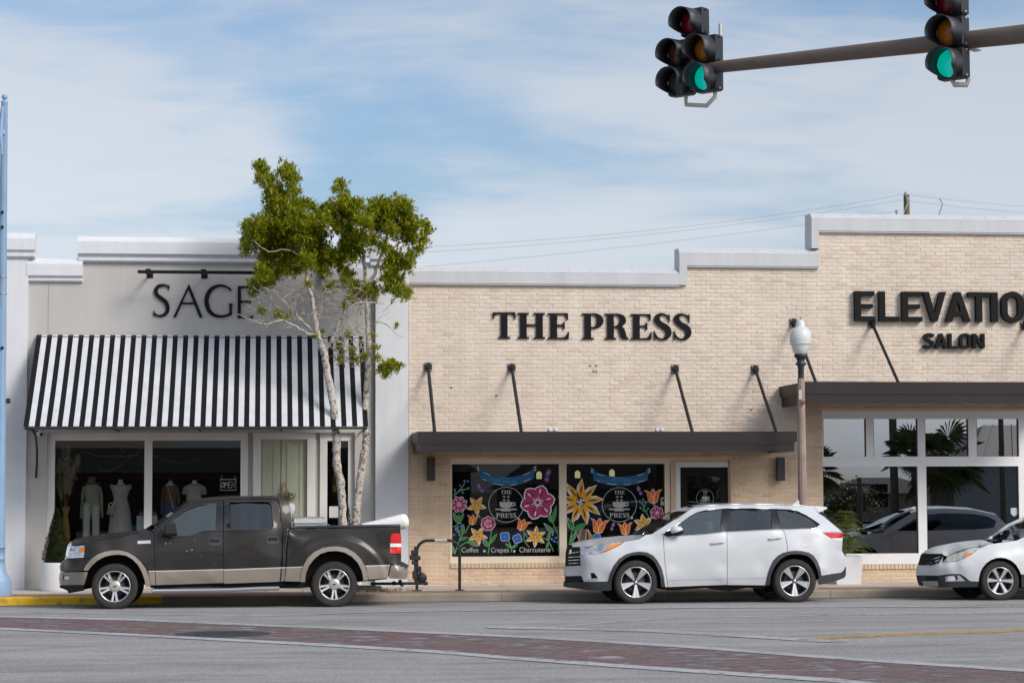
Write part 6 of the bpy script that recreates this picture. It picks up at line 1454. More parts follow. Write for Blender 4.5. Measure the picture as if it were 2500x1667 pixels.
# ================================================================== street tree
YTREE = 39.75
def R2(x, y): return (560 + x / 3.0154, 380 + y / 3.0154)
def R4(x, y): return (520 + x / 3.136, 1000 + y / 3.136)
def bark():
    mt = bpy.data.materials.new('mottled_bark'); mt.use_nodes = True
    n, l = mt.node_tree.nodes, mt.node_tree.links; b = n['Principled BSDF']; geo = n.new('ShaderNodeNewGeometry')
    t = n.new('ShaderNodeTexNoise'); t.inputs['Scale'].default_value = 16; t.inputs['Detail'].default_value = 6; t.inputs['Roughness'].default_value = 0.65; l.new(geo.outputs['Position'], t.inputs['Vector'])
    r = n.new('ShaderNodeValToRGB'); l.new(t.outputs['Fac'], r.inputs[0]); e = r.color_ramp.elements
    e[0].position = 0.36; e[0].color = (0.12, 0.085, 0.065, 1); e[1].position = 0.62; e[1].color = (0.54, 0.515, 0.48, 1)
    x = e.new(0.45); x.color = (0.34, 0.28, 0.24, 1); x = e.new(0.50); x.color = (0.45, 0.42, 0.385, 1)
    l.new(r.outputs[0], b.inputs['Base Color']); b.inputs['Roughness'].default_value = 0.9
    bp = n.new('ShaderNodeBump'); bp.inputs['Strength'].default_value = 0.7; bp.inputs['Distance'].default_value = 0.02; l.new(t.outputs['Fac'], bp.inputs['Height']); l.new(bp.outputs[0], b.inputs['Normal']); return mt
M_BARK = bark()
M_TWIG = mat('twig_bark', (0.42, 0.36, 0.31), 0.9, var=0.3, vscale=8)
def leaf_mat(name, c, c2, tr=0.35):
    mt = bpy.data.materials.new(name); mt.use_nodes = True
    n, l = mt.node_tree.nodes, mt.node_tree.links; b = n['Principled BSDF']; o = n['Material Output']
    geo = n.new('ShaderNodeNewGeometry'); r = n.new('ShaderNodeValToRGB'); l.new(geo.outputs['Random Per Island'], r.inputs[0])
    e = r.color_ramp.elements; e[0].color = (*c, 1); e[1].color = (*c2, 1)
    x = e.new(0.93); x.color = (c2[0] * 1.35, c2[1] * 1.12, c2[2], 1)
    e[-1].position = 1.0; e[-1].color = (0.15, 0.09, 0.03, 1)
    l.new(r.outputs[0], b.inputs['Base Color']); b.inputs['Roughness'].default_value = 0.45
    t = n.new('ShaderNodeBsdfTranslucent'); l.new(r.outputs[0], t.inputs[0]); ms = n.new('ShaderNodeMixShader'); ms.inputs[0].default_value = tr
    l.new(b.outputs[0], ms.inputs[1]); l.new(t.outputs[0], ms.inputs[2]); l.new(ms.outputs[0], o.inputs[0]); return mt
M_LEAF = leaf_mat('tree_leaf', (0.085, 0.155, 0.008), (0.42, 0.50, 0.025), .5)
base = at(850, 1440, YTREE)
tree = thing('street_tree', 'twin stemmed street tree with pale mottled bark behind the pickup bed', 'tree', (base.x, YTREE, ZS))
def branch(mb_, pts, r0, r1, y0=0.0, y1=0.0, seg=8, jit=.012):
    P = []
    for i, (u, v) in enumerate(pts):
        t = i / max(1, len(pts) - 1); p = at(u, v, YTREE + y0 + (y1 - y0) * t); P.append((p.x, p.y, p.z))
    C = catmull(P, 5); n_ = len(C); rr = random.Random(int(pts[0][0] * 7 + pts[-1][1]))
    C = [(c[0] + rr.uniform(-jit, jit) * (0 < i < n_ - 1), c[1], c[2] + rr.uniform(-jit, jit) * (0 < i < n_ - 1)) for i, c in enumerate(C)]
    R_ = [(r0 + (r1 - r0) * i / (n_ - 1)) * (1 + rr.uniform(-.08, .12)) for i in range(n_)]
    mb_.tube(C, R_, seg); return C
tr = MB()
gl_ = (842, 1432); gr_ = (864, 1432)
branch(tr, [gl_, (838, 1330), R4(990, 850), R4(980, 600), R4(950, 400), R4(944, 250), R4(935, 100), R4(925, 0), R2(715, 1560), R2(700, 1460), R2(675, 1390)], .085, .062, 0, -.15, 10)
branch(tr, [R2(675, 1390), R2(645, 1290), R2(625, 1150), R2(605, 1040), R2(580, 940), R2(557, 830), R2(540, 700), R2(470, 560), R2(420, 430)], .052, .015, -.15, -.3, 8)
branch(tr, [R2(705, 1430), R2(745, 1370), R2(790, 1270), R2(832, 1185), R2(900, 1105), R2(1000, 1080), R2(1140, 1090)], .035, .010, -.12, -.6, 7)
branch(tr, [R2(650, 1340), R2(545, 1290), R2(445, 1235), R2(380, 1215), R2(270, 1240), R2(170, 1215), R2(60, 1165)], .026, .004, -.15, -.5, 6)
branch(tr, [R2(640, 1310), R2(560, 1240), R2(490, 1170), R2(440, 1120), R2(360, 1030), R2(310, 960)], .020, .004, -.15, -.1, 6)
branch(tr, [R2(615, 1150), R2(700, 1070), R2(760, 1052), R2(830, 1060)], .016, .005, -.2, -.5, 6)
branch(tr, [R2(500, 1190), R2(480, 1090), R2(520, 1010), R2(560, 960)], .012, .004, -.15, -.3, 5)
branch(tr, [R2(440, 1130), R2(400, 1060), R2(330, 1080), R2(300, 1040), R2(210, 1050)], .010, .003, -.15, .1, 5)
branch(tr, [gr_, (866, 1330), R4(1095, 850), R4(1112, 640), R4(1145, 420), R4(1172, 220), R4(1166, 60), R2(1018, 1560), R2(1022, 1400), R2(1018, 1260), R2(1012, 1100), R2(1004, 960), R2(995, 830), R2(985, 690), R2(975, 560)], .088, .022, .1, .1, 10)
branch(tr, [R2(1004, 960), R2(1060, 890), R2(1090, 800), R2(1140, 680), R2(1175, 540), R2(1200, 430)], .04, .012, .1, .35, 8)
branch(tr, [R2(1110, 740), R2(1190, 690), R2(1290, 620), R2(1380, 560)], .018, .005, .2, .5, 6)
branch(tr, [R2(1020, 1250), R2(1060, 1245), R2(1100, 1225), R2(1180, 1260), R2(1230, 1315), R2(1290, 1335)], .016, .003, .1, -.2, 5)
branch(tr, [R2(850, 1560), R2(842, 1400), R2(838, 1200), R2(850, 1000), R2(880, 880)], .016, .006, .3, .3, 6)
branch(tr, [R2(990, 800), R2(940, 700), R2(880, 560), R2(840, 400), R2(815, 240)], .022, .004, .1, .0, 6)
branch(tr, [R2(480, 580), R2(400, 420), R2(330, 300), R2(250, 160), R2(210, 60)], .016, .004, -.3, -.3, 6)
branch(tr, [R2(440, 460), R2(450, 300), R2(430, 130)], .012, .004, -.3, -.1, 6)
branch(tr, [R2(560, 760), R2(430, 690), R2(290, 705), R2(170, 620)], .018, .005, -.3, -.6, 6)
branch(tr, [R2(855, 1170), R2(930, 1320), R2(980, 1420), R2(940, 1520)], .008, .004, -.3, -.1, 5)
# burrs on the bark
rr = random.Random(5)
for pts in ([R4(990, 850), R4(980, 600), R4(950, 400), R4(944, 250), R4(935, 100)], [R4(1095, 850), R4(1112, 640), R4(1145, 420), R4(1172, 220), R4(1166, 60)]):
    for _ in range(26):
        i = rr.randrange(len(pts) - 1); t = rr.random(); u = pts[i][0] * (1 - t) + pts[i + 1][0] * t; v = pts[i][1] * (1 - t) + pts[i + 1][1] * t
        p = at(u + rr.uniform(-9, 9), v, YTREE - .03 + rr.uniform(-.04, .06)); tr.sphere(p, rr.uniform(.012, .026), 7, 5, 0, (1, 1, rr.uniform(.8, 1.5)))
tr.build('trunk', M_BARK, tree)
tw = MB()
for _ in range(420):
    x, y = rr.choice([(rr.uniform(150, 620), rr.uniform(960, 1260)), (rr.uniform(660, 1000), rr.uniform(960, 1200)), (rr.uniform(760, 1000), rr.uniform(1250, 1560))]) ; a = rr.uniform(0, 6.28); L_ = rr.uniform(30, 110)
    z_ = rr.uniform(-.5, .3); pts = []
    for k in range(5):
        a += rr.uniform(-.5, .5); p = at(*R2(x, y), YTREE + z_); pts.append((p.x, p.y, p.z)); x += math.cos(a) * L_ / 4; y += math.sin(a) * L_ / 4 * .8; z_ += rr.uniform(-.05, .05)
    tw.tube(pts, [.008, .0065, .005, .004, .003], 4, cap=False)
for (x, y) in ((1130, 1150), (1060, 1240), (940, 1530), (860, 1500)):
    p = at(*R2(x, y), YTREE); q = at(*R2(x + 120, y - 90), YTREE - .1); tw.tube([p, (p + q) / 2 + Vector((0, 0, .03)), q], [.005, .004, .002], 4, cap=False)
tw.build('twigs', M_TWIG, tree)['kind'] = 'stuff'
CL = """215,70,32 245,112,38 222,172,34 290,190,46 310,250,52 330,310,56 310,390,48 415,110,52 432,185,52 488,182,28 460,275,46 395,300,44 350,350,58 380,430,66 450,400,64 520,370,48 565,355,34 620,385,24
140,530,50 220,500,52 200,580,66 300,540,72 400,520,76 500,490,76 580,500,64 620,560,64 130,640,44 230,660,66 330,640,76 430,620,76 540,620,76 650,620,54 115,700,30 300,720,52 400,720,62 500,740,62 600,720,66 680,700,56 280,790,46 380,800,50 250,860,52 330,880,46 200,950,48 290,930,40 170,1000,34 560,780,54 640,800,46 700,780,54 760,740,54 690,870,36 500,850,30 430,860,30
815,225,40 780,262,20 835,300,32 860,370,62 760,380,44 700,410,40 920,380,54 760,440,52 850,450,62 940,460,54 800,540,52 880,560,54 715,480,36 650,450,38 675,530,32 1080,370,48 1160,370,54 1250,360,50 1312,380,38 1060,440,58 1150,460,60 1250,450,62 1320,470,44 1000,500,52 1080,540,58 1190,560,46 1280,560,66 1360,520,42 1432,510,36 1450,570,34 1420,630,36 1340,620,46 900,640,58 980,620,48 860,700,62 955,700,44 1060,640,42 1150,680,38 820,760,54 900,760,36 1200,740,48 1260,780,42 1320,820,36 1390,700,28 1330,740,32 1180,800,36 1220,860,42 1160,900,46 1240,940,48 1300,1020,38 1240,1010,40 1170,970,38 880,880,34 840,850,30 850,930,26 930,960,30 990,980,36 1050,1000,48 960,1040,36 900,1050,30 790,810,24
240,1150,22 360,1175,24 440,1185,14 580,950,22 720,985,20 760,940,18 1230,1258,12 810,1410,26 870,1330,18 905,1440,20 1000,1480,18 1075,1420,18 1085,1500,20 800,1500,18 930,1500,22 1190,1545,40 1130,1570,34 1240,1560,26 1150,1620,24 625,1340,12 690,1300,12 850,1110,16 1060,1330,14"""
cl = [tuple(map(float, t.split(','))) for t in CL.split()]
V_, F_ = [], []
def add_leaf(p, d, up, L, w):
    d = d.normalized(); s_ = d.cross(up)
    if s_.length < 1e-3: s_ = d.cross(Vector((1, 0, 0)))
    s_.normalize(); nrm = s_.cross(d); k = len(V_)
    V_.extend([p, p + d * L * .5 + s_ * w + nrm * w * .35, p + d * L, p + d * L * .5 - s_ * w + nrm * w * .35]); F_.append((k, k + 1, k + 2)); F_.append((k, k + 2, k + 3))
for (x, y, r_) in cl:
    u, v = R2(x, y); c = at(u, v, YTREE); R_ = r_ / 3.0154 * (YTREE / F_PX) * 1.0
    dy = rr.gauss(0, .30) if r_ > 30 else rr.gauss(-.1, .15)
    n_tw = max(6, int(r_ * r_ / 27))
    c = at(u, v, YTREE + dy)
    for _ in range(n_tw):
        # a twig end with a rosette of leaves
        q = Vector((rr.gauss(0, .5), rr.gauss(0, .5), rr.gauss(0, .5)))
        if q.length > 1.45: q = q.normalized() * 1.45
        o_ = c + Vector((q.x * R_ * 1.2, q.y * R_ * 1.7, q.z * R_ * 1.15))
        ax = (q * .7 + Vector((rr.uniform(-.5, .5), rr.uniform(-.5, .5), rr.uniform(.2, 1.1)))).normalized()
        for k in range(rr.randint(5, 8)):
            th = rr.uniform(0, 6.28); a = ax.orthogonal().normalized(); b_ = ax.cross(a)
            d = ax * rr.uniform(.25, 1.0) + (a * math.cos(th) + b_ * math.sin(th)) * rr.uniform(.5, 1.0)
            add_leaf(o_ + ax * rr.uniform(-.04, .03), d, Vector((0, 0, 1)), rr.uniform(.060, .105), rr.uniform(.013, .020))
m_ = MB(); m_.v = [tuple(v) for v in V_]; m_.f = F_; m_.m = [0] * len(F_); m_.sm = [False] * len(F_)
m_.build('crown', M_LEAF, tree)['kind'] = 'stuff'
print('leaves', len(F_) // 2)
# grass tuft and shrub at the tree pit
def tuft(name, label, cat, c, w, h, n_, m, group=None):
    mb_ = MB()
    for _ in range(n_):
        x, y = rr.gauss(0, w), rr.gauss(0, w * .6); a = rr.uniform(0, 6.28); L_ = h * rr.uniform(.5, 1.1); lean = rr.uniform(.1, .6)
        p0 = Vector((c[0] + x, c[1] + y, c[2])); p1 = p0 + Vector((math.cos(a) * lean * L_ * .5, math.sin(a) * lean * L_ * .5, L_ * .6)); p2 = p0 + Vector((math.cos(a) * lean * L_, math.sin(a) * lean * L_, L_))
        s_ = Vector((-math.sin(a), math.cos(a), 0)) * .006
        mb_.add([p0 - s_, p0 + s_, p1 + s_ * .8, p1 - s_ * .8, p2], [(0, 1, 2, 3), (3, 2, 4)])
    return tag(mb_.build(name, m), label, cat, group)
M_GRASS = leaf_mat('grass_blade', (0.06, 0.07, 0.02), (0.12, 0.13, 0.04))
p = at(890, 1440, YTREE)
o = tuft('grass', 'thin dry grass round the foot of the street tree', None, (p.x, YTREE - .3, ZS), .35, .07, 500, M_GRASS); o['kind'] = 'stuff'
c = at(838, 1262, YS - .3)

lt = MB()
for (u0, u1, n_) in ((140, 420, 150), (850, 1000, 40), (2180, 2290, 70), (1150, 1400, 30), (1690, 2000, 30)):
    for _ in range(n_):
        x = at(rr.uniform(u0, u1), 1465, YK - .1).x; y = YK - abs(rr.gauss(0, .09)) - .01; z = road_z(y) + .008; a = rr.uniform(0, 6.28); L_ = rr.uniform(.02, .05)
        d = Vector((math.cos(a), math.sin(a), rr.uniform(-.1, .5))) * L_; s_ = Vector((-math.sin(a), math.cos(a), rr.uniform(-.2, .2))) * L_ * .35; p0 = Vector((x, y, z))
        lt.add([p0, p0 + d * .5 + s_, p0 + d, p0 + d * .5 - s_], [(0, 1, 2), (0, 2, 3)])
tag(lt.build('leaf_litter', mat('dead_leaf', (0.22, 0.11, 0.05), 0.9, island=.5)), 'dry brown leaves lying along the gutter', kind='stuff')

# ================================================================== conical shrub in a round white planter
YPL = YW - .85
pl_l, pl_r, pl_b, pl_t = at(98, 1428, YPL), at(186, 1428, YPL), ZS + .004, at(140, 1372, YPL).z
cx = (pl_l.x + pl_r.x) / 2; rad = (pl_r.x - pl_l.x) / 2
pp = thing('round_planter', 'white round planter with a conical evergreen beside the boutique window', 'planter', (cx, YPL, pl_b))
MB().lathe([(rad * .94, 0), (rad * .97, .02), (rad, .05), (rad, pl_t - pl_b - .02), (rad * .99, pl_t - pl_b), (rad * .92, pl_t - pl_b), (rad * .91, pl_t - pl_b - .05), (0, pl_t - pl_b - .05)], (cx, YPL, pl_b), 'z', 40).build('pot', mat('white_pot', (0.72, 0.73, 0.75), 0.5), pp)
def foliage_cone(name, cx_, cy_, z0, z1, r0, n_, m, parent, leaf=(.03, .05), jag=.25):
    global V_, F_
    V_, F_ = [], []
    for _ in range(n_):
        t = rr.random() ** 1.3; z = z0 + (z1 - z0) * t; R_ = r0 * (1 - t ** 1.2) * (0.55 + .45 * min(1, t * 8 + .3)) * rr.uniform(.62, 1.06) + .012
        th = rr.uniform(0, 6.28); d = Vector((math.cos(th), math.sin(th), rr.uniform(.3, 1.4)))
        for k in range(3):
            dd = d + Vector((rr.uniform(-.5, .5), rr.uniform(-.5, .5), rr.uniform(-.2, .4)))
            add_leaf(Vector((cx_ + R_ * math.cos(th), cy_ + R_ * math.sin(th), z)), dd, Vector((0, 0, 1)), rr.uniform(*leaf), rr.uniform(.005, .010))
    mb_ = MB(); mb_.v = [tuple(v) for v in V_]; mb_.f = F_; mb_.m = [0] * len(F_); mb_.sm = [False] * len(F_)
    o_ = mb_.build(name, m, parent); o_['kind'] = 'stuff'; return o_
M_CEDAR = leaf_mat('cedar_leaf', (0.014, 0.028, 0.007), (0.038, 0.062, 0.014), .12)
xc = at(139, 1300, YPL).x
MB().tube([(xc, YPL, pl_t - .06), (xc, YPL, at(139, 1260, YPL).z)], [.03, .008], 6).build('stem', M_TWIG, pp)
MB().lathe([(.17, pl_t - .02), (.20, pl_t + .12), (.13, pl_t + .45), (.05, pl_t + .75), (0, pl_t + .9)], (xc, YPL, 0), 'z', 18).build('inner_foliage', mat('inner_green', (0.012, 0.022, 0.007), 0.95), pp)
foliage_cone('foliage', xc, YPL, pl_t - .02, at(139, 1243, YPL).z, .26, 3600, M_CEDAR, pp)
# second cedar by the narrow window
YP2 = YW - .6
xc = at(846, 1300, YP2).x; zb2 = ZS + .004
p2 = thing('tall_planter', 'white round planter with a small evergreen behind the tree stems', 'planter', (xc, YP2, zb2))
MB().lathe([(.28, 0), (.3, .03), (.3, .42), (.28, .44), (.27, .40), (0, .40)], (xc, YP2, zb2), 'z', 32).build('pot', MATS['white_pot'], p2)
foliage_cone('foliage', xc, YP2, zb2 + .42, at(846, 1232, YP2).z, .17, 1300, M_CEDAR, p2)

# ================================================================== square tapered planter with layered fern pine
YQ = YW - .75
a_, b_ = at(2035, 1412, YQ), at(2097, 1355, YQ)
wt, wb = at(2099, 1358, YQ).x - at(2030, 1358, YQ).x, at(2092, 1412, YQ).x - at(2034, 1412, YQ).x
xc, zt_, zb_ = at(2064, 1400, YQ).x, at(2064, 1356, YQ).z, ZS + .004
qp = thing('square_planter', 'white tapered square planter with a layered green conifer by the salon window', 'planter', (xc, YQ, zb_))
m_ = MB(); h1, h0 = wt / 2, wb / 2
m_.add([(xc - h0, YQ - h0, zb_), (xc + h0, YQ - h0, zb_), (xc + h0, YQ + h0, zb_), (xc - h0, YQ + h0, zb_), (xc - h1, YQ - h1, zt_), (xc + h1, YQ - h1, zt_), (xc + h1, YQ + h1, zt_), (xc - h1, YQ + h1, zt_)],
       [(0, 1, 5, 4), (1, 2, 6, 5), (2, 3, 7, 6), (3, 0, 4, 7), (0, 3, 2, 1)])
k_ = .9; m_.add([(xc - h1, YQ - h1, zt_), (xc + h1, YQ - h1, zt_), (xc + h1, YQ + h1, zt_), (xc - h1, YQ + h1, zt_), (xc - h1 * k_, YQ - h1 * k_, zt_ - .03), (xc + h1 * k_, YQ - h1 * k_, zt_ - .03), (xc + h1 * k_, YQ + h1 * k_, zt_ - .03), (xc - h1 * k_, YQ + h1 * k_, zt_ - .03)], [(0, 1, 5, 4), (1, 2, 6, 5), (2, 3, 7, 6), (3, 0, 4, 7), (4, 5, 6, 7)])
m_.build('pot', MATS['white_pot'], qp)
ztop = at(2064, 1252, YQ).z
MB().tube([(xc, YQ, zt_ - .03), (xc + .02, YQ, ztop)], [.022, .006], 6).build('stem', M_TWIG, qp)
V_, F_ = [], []
for k in range(11):
    t = k / 10; z = zt_ + .08 + (ztop - zt_ - .08) * t; Rr = .62 * (1 - t * .62)
    nb = 7 if k < 9 else 4
    for j in range(nb):
        th = 6.283 * j / nb + k * .5 + rr.uniform(-.25, .25); L_ = Rr * rr.uniform(.7, 1.1)
        for q in range(16):
            s_ = (q + .5) / 16; r_ = L_ * s_; zz_ = z + .07 * math.sin(s_ * 2.2) - .12 * s_ * s_
            c = Vector((xc + r_ * math.cos(th), YQ + r_ * math.sin(th), zz_)); tn = Vector((math.cos(th), math.sin(th), 0)); sd = Vector((-math.sin(th), math.cos(th), 0)); wl_ = .14 * (1 - s_ * .7)
            for sg in (-1, 1):
                for _ in range(2): add_leaf(c, sd * sg + tn * rr.uniform(.2, .7) + Vector((0, 0, rr.uniform(-.3, .25))), Vector((0, 0, 1)), wl_ * rr.uniform(.6, 1.1), .009)
mb_ = MB(); mb_.v = [tuple(v) for v in V_]; mb_.f = F_; mb_.m = [0] * len(F_); mb_.sm = [False] * len(F_)
mb_.build('foliage', leaf_mat('fern_leaf', (0.07, 0.15, 0.012), (0.27, 0.37, 0.03), .35), qp)['kind'] = 'stuff'

# ================================================================== acorn street lamp
YLP = YK + .55
def LP(x, y): return at(1900 + x / 3.133, 740 + y / 3.133, YLP)
xc = LP(182, 1200).x
lp = thing('street_lamp', 'street lamp with frosted acorn globe on a fluted brown pole behind the SUV', 'street lamp', (xc, YLP, ZS))
zr = lambda y: LP(170, y).z
px = YLP / F_PX / 3.133
MB().lathe([(.26, 0), (.26, .12), (.22, .16), (.21, .45), (.16, .55), (.13, .62), (.118, .70), (36 * px, 1.4), (28 * px, zr(575) - ZS)], (xc, YLP, ZS), 'z', 48, flute=.12, nfl=12).build('pole', mat('aggregate_pole', (0.36, 0.28, 0.245), 0.85, col2=(0.27, 0.19, 0.16), vscale=3, bump=0.4, bscale=50, detail=8), lp)
z0_ = zr(578)
hp_ = [(24, 578), (23, 500), (28, 490), (24, 482), (42, 470), (43, 462), (30, 448), (28, 440), (40, 418), (52, 408), (53, 392), (0, 390)]
MB().lathe([(r_ * px, zr(y)) for r_, y in hp_], (xc, YLP, 0), 'z', 32).build('collar', mat('lamp_iron', (0.022, 0.022, 0.026), 0.45), lp)
gp = [(44, 391), (52, 384), (66, 350), (78, 310), (84, 290), (86, 262), (83, 235), (74, 212), (58, 196), (40, 182), (36, 170), (35, 150), (26, 134), (12, 126), (0, 125)]
def frosted():
    mt = bpy.data.materials.new('frosted_globe'); mt.use_nodes = True; b = mt.node_tree.nodes['Principled BSDF']
    b.inputs['Base Color'].default_value = (0.80, 0.82, 0.83, 1); b.inputs['Roughness'].default_value = 0.35; b.inputs['Transmission Weight'].default_value = 0.25
    b.inputs['Subsurface Weight'].default_value = 0.0; return mt
MB().lathe([(r_ * px, zr(y)) for r_, y in gp], (xc, YLP, 0), 'z', 40).build('globe', frosted(), lp)
MB().lathe([(87 * px, zr(312)), (87.5 * px, zr(308)), (86 * px, zr(304))], (xc - .0, YLP, 0), 'z', 40).build('globe_rib', mat('globe_rib', (0.6, 0.62, 0.63), 0.4), lp)
MB().tube([(xc, YLP, zr(128)), (xc, YLP, zr(96))], [.012, .004], 6).build('finial', MATS['rust'], lp)
q = LP(158, 700); MB().box(q.x - .03, q.x + .03, YLP - .125, YLP - .10, q.z - .09, q.z + .09).build('plate', mat('zinc', (0.5, 0.48, 0.45), 0.4), lp)
q = LP(178, 762); MB().cbox(q.x - .045, q.x + .045, YLP - .125, YLP - .10, q.z - .03, q.z + .03, .015).build('rust_spot', MATS['rust'], lp)

# ================================================================== blue decorative pole at the frame edge
YBP = YK + .42
M_BLUE = mat('pale_blue_paint', (0.24, 0.37, 0.55), 0.45, var=0.06, vscale=3)
def BPx(u, v): return at(u, v, YBP)
xb = BPx(-4, 1400).x; bpx = YBP / F_PX
bpole = thing('blue_pole', 'pale blue fluted lamp standard with ball finial at the kerb', 'lamp post', (xb, YBP, ZS))
zv = lambda v: BPx(0, v).z
MB().lathe([(32 * bpx, ZS + .002), (32 * bpx, zv(1426)), (30 * bpx, zv(1420)), (30 * bpx, zv(1417)), (26 * bpx, zv(1408)), (18 * bpx, zv(1395)), (16 * bpx, zv(1378)), (15 * bpx, zv(1366)), (16.5 * bpx, zv(1365)), (15 * bpx, zv(1362)), (15 * bpx, zv(1337)), (17 * bpx, zv(1336)), (15 * bpx, zv(1333))], (xb, YBP, 0), 'z', 40).build('base', M_BLUE, bpole)
MB().lathe([(15 * bpx, zv(1334)), (7.6 * bpx, zv(252)), (8.5 * bpx, zv(250)), (8.5 * bpx, zv(247)), (0, zv(246))], (xb, YBP, 0), 'z', 48, flute=.10, nfl=12).build('shaft', M_BLUE, bpole)
MB().sphere((xb, YBP, zv(237)), 7.2 * bpx, 16, 10).tube([(xb, YBP, zv(247)), (xb, YBP, zv(242))], .02, 8).build('finial', M_BLUE, bpole)
pa = [(xb, YBP - .06, zv(330)), (xb - .10, YBP - .06, zv(290)), (xb - .12, YBP - .06, zv(262)), (xb - .25, YBP - .06, zv(232)), (xb - .6, YBP - .06, zv(180)), (xb - 1.6, YBP - .06, zv(120))]
MB().tube(catmull(pa, 6), .035, 10).build('arm', M_BLUE, bpole)
MB().tube([(xb - .02, YBP - .09, zv(262)), (xb - .06, YBP - .09, zv(330)), (xb - .02, YBP - .09, zv(380))], [.03, .05, .02], 8).build('gusset', M_BLUE, bpole)
for v in (676, 717):
    MB().tube([(xb + 11 * bpx * math.cos(t), YBP + 11 * bpx * math.sin(t), zv(v)) for t in np.linspace(0, 6.28, 20)], .010, 5).build('band', mat('zinc_band', (0.6, 0.6, 0.6), 0.35, metal=0.6), bpole)
q = BPx(2, 700); MB().box(q.x - .22, q.x + .005, YBP - .16, YBP - .13, zv(750), zv(663)).build('sign_plate', mat('sign_brown', (0.20, 0.09, 0.05), 0.6), bpole)
for v in (520, 556, 850):
    q = BPx(7, v); MB().lathe([(0, -.13), (.025, -.13), (.03, -.09)], (q.x, YBP, q.z), 'y', 10).build('port', UNDER, bpole)
MB().cbox(xb + .10, xb + .17, YBP - .03, YBP + .03, zv(985), zv(972), .01).build('cleat', M_STEEL, bpole)

# ================================================================== traffic signals
HOUS = mat('signal_black', (0.018, 0.020, 0.028), 0.5)
VIS = mat('visor_black', (0.030, 0.033, 0.040), 0.5)
LENS = {'red': mat('red_signal', (0.16, 0.006, 0.014), 0.25), 'amber': mat('amber_signal', (0.40, 0.13, 0.008), 0.25), 'off': mat('smoked_signal', (0.035, 0.05, 0.05), 0.2),
        'amber_dim': mat('dim_amber_signal', (0.10, 0.035, 0.012), 0.25), 'green': mat('green_signal', (0.0, 0.25, 0.2), 0.3, emit=(0.0, 0.46, 0.36), estr=0.55)}
BR_AL = mat('signal_bracket', (0.55, 0.52, 0.48), 0.5, metal=0.2)
THETA = math.radians(40)
FD = Vector((-math.sin(THETA) * 1, -math.cos(THETA), 0)); FD = (Matrix.Rotation(-YAW, 3, 'Z') @ FD).normalized()     # the way the heads face
SD = Vector((0, 0, 1)).cross(FD).normalized() * -1                                                               # to the head's image-right side
if SD.dot(RGT) < 0: SD = -SD
UPZ = Vector((0, 0, 1))
def loc(c, a, b, h): return c + SD * a + FD * b + UPZ * h
S = .345
def section(root, c, colour, lit=False):
    """one 12 inch section centred at c"""
    m_ = MB().cbox(-S * .48, S * .48, -.10, .06, -S * .495, S * .495, .02)
    m_.xform(lambda q: loc(c, q.x, q.y, q.z)); sec = m_.build('section', HOUS, root)
    r_ = .155
    ln = MB().lathe([(r_, 0), (r_ * .9, .022), (r_ * .6, .045), (r_ * .3, .055), (0, .058)], (0, 0, 0), 'y', 28)
    ln.xform(lambda q: loc(c, q.x, .062 + q.y, q.z)); ln.build('lens', LENS[colour], sec)
    # tunnel visor, cut away below
    vs, fs = [], []; N = 40
    for k in range(N + 1):
        t = math.radians(-76 + (332) * k / N)          # leaves a gap at the bottom
        ca, sa = math.cos(t), math.sin(t)
        Lv = .26 if sa > -.35 else .26 - (.20) * min(1, (-.35 - sa) / .6)
        for (rad, dep) in ((r_ + .012, .058), (r_ + .012, .058 + Lv), (r_ + .005, .058 + Lv), (r_ + .005, .058)):
            vs.append(loc(c, rad * ca, dep, rad * sa - dep * .05))
    for k in range(N):
        for j in range(4):
            a_ = 4 * k + j; b_ = 4 * k + (j + 1) % 4; fs.append((a_, a_ + 4, b_ + 4, b_))
    MB().add(vs, fs, 0, True).build('visor', VIS, sec)
    kn = MB()
    for (a_, h) in ((.47, .14), (.47, -.14), (-.47, -.14)):
        q = loc(c, S * a_ * 1.06, .0, h); kn.sphere(q, .014, 8, 6)
    kn.build('latch', BR_AL if lit else HOUS, sec)
    return sec
def at_depth(u, v, D):
    d = ray(u, v); return CAMP + d * D
DG1 = 26.0
pg = at_depth(1708, 186, DG1)               # green of the five-section head
q = lambda du, dv: at_depth(1708 + du, 186 + dv, DG1)
sg5 = thing('traffic_signal', 'five lamp black traffic signal with one green lit at the tip of the mast arm', 'traffic signal', tuple(loc(pg, -.2, 0, -.4)))
cG = loc(pg, 0, -.18, 0); cA = cG + UPZ * S * 1.02
cA2 = cA - SD * S * 1.17 ; cO = cA2 - UPZ * S * 1.02
cR = (cA + cA2) / 2 + UPZ * S * 1.06
section(sg5, cR, 'red'); section(sg5, cA, 'amber'); section(sg5, cG, 'green', True); section(sg5, cA2, 'amber_dim'); section(sg5, cO, 'off')
zlow = cG.z - S * .5
br = MB().tube([loc(cO, .05, -.03, -S * .5), loc(cO, .05, -.03, -S * .5 - .11), loc(cG, -.05, -.03, -S * .5 - .16), loc(cG, .06, -.06, -S * .5 - .06), loc(cG, .06, -.06, -S * .5)], .028, 6)
br.build('bracket', BR_AL, sg5)
MB().tube([loc(cA, .10, -.13, S * .95), loc(cA, .10, -.13, S * .35)], .022, 6).build('back_tube', BR_AL, sg5)
DG2 = 23.4
pg2 = at_depth(2306, 151, DG2)
sg3 = thing('traffic_signal', 'three lamp black traffic signal with green lit halfway along the mast arm', 'traffic signal', tuple(loc(pg2, 0, 0, -.3)))
cG2 = loc(pg2, 0, -.18, 0)
section(sg3, cG2, 'green', True); section(sg3, cG2 + UPZ * S * 1.02, 'amber', True); section(sg3, cG2 + UPZ * S * 2.04, 'red', True)
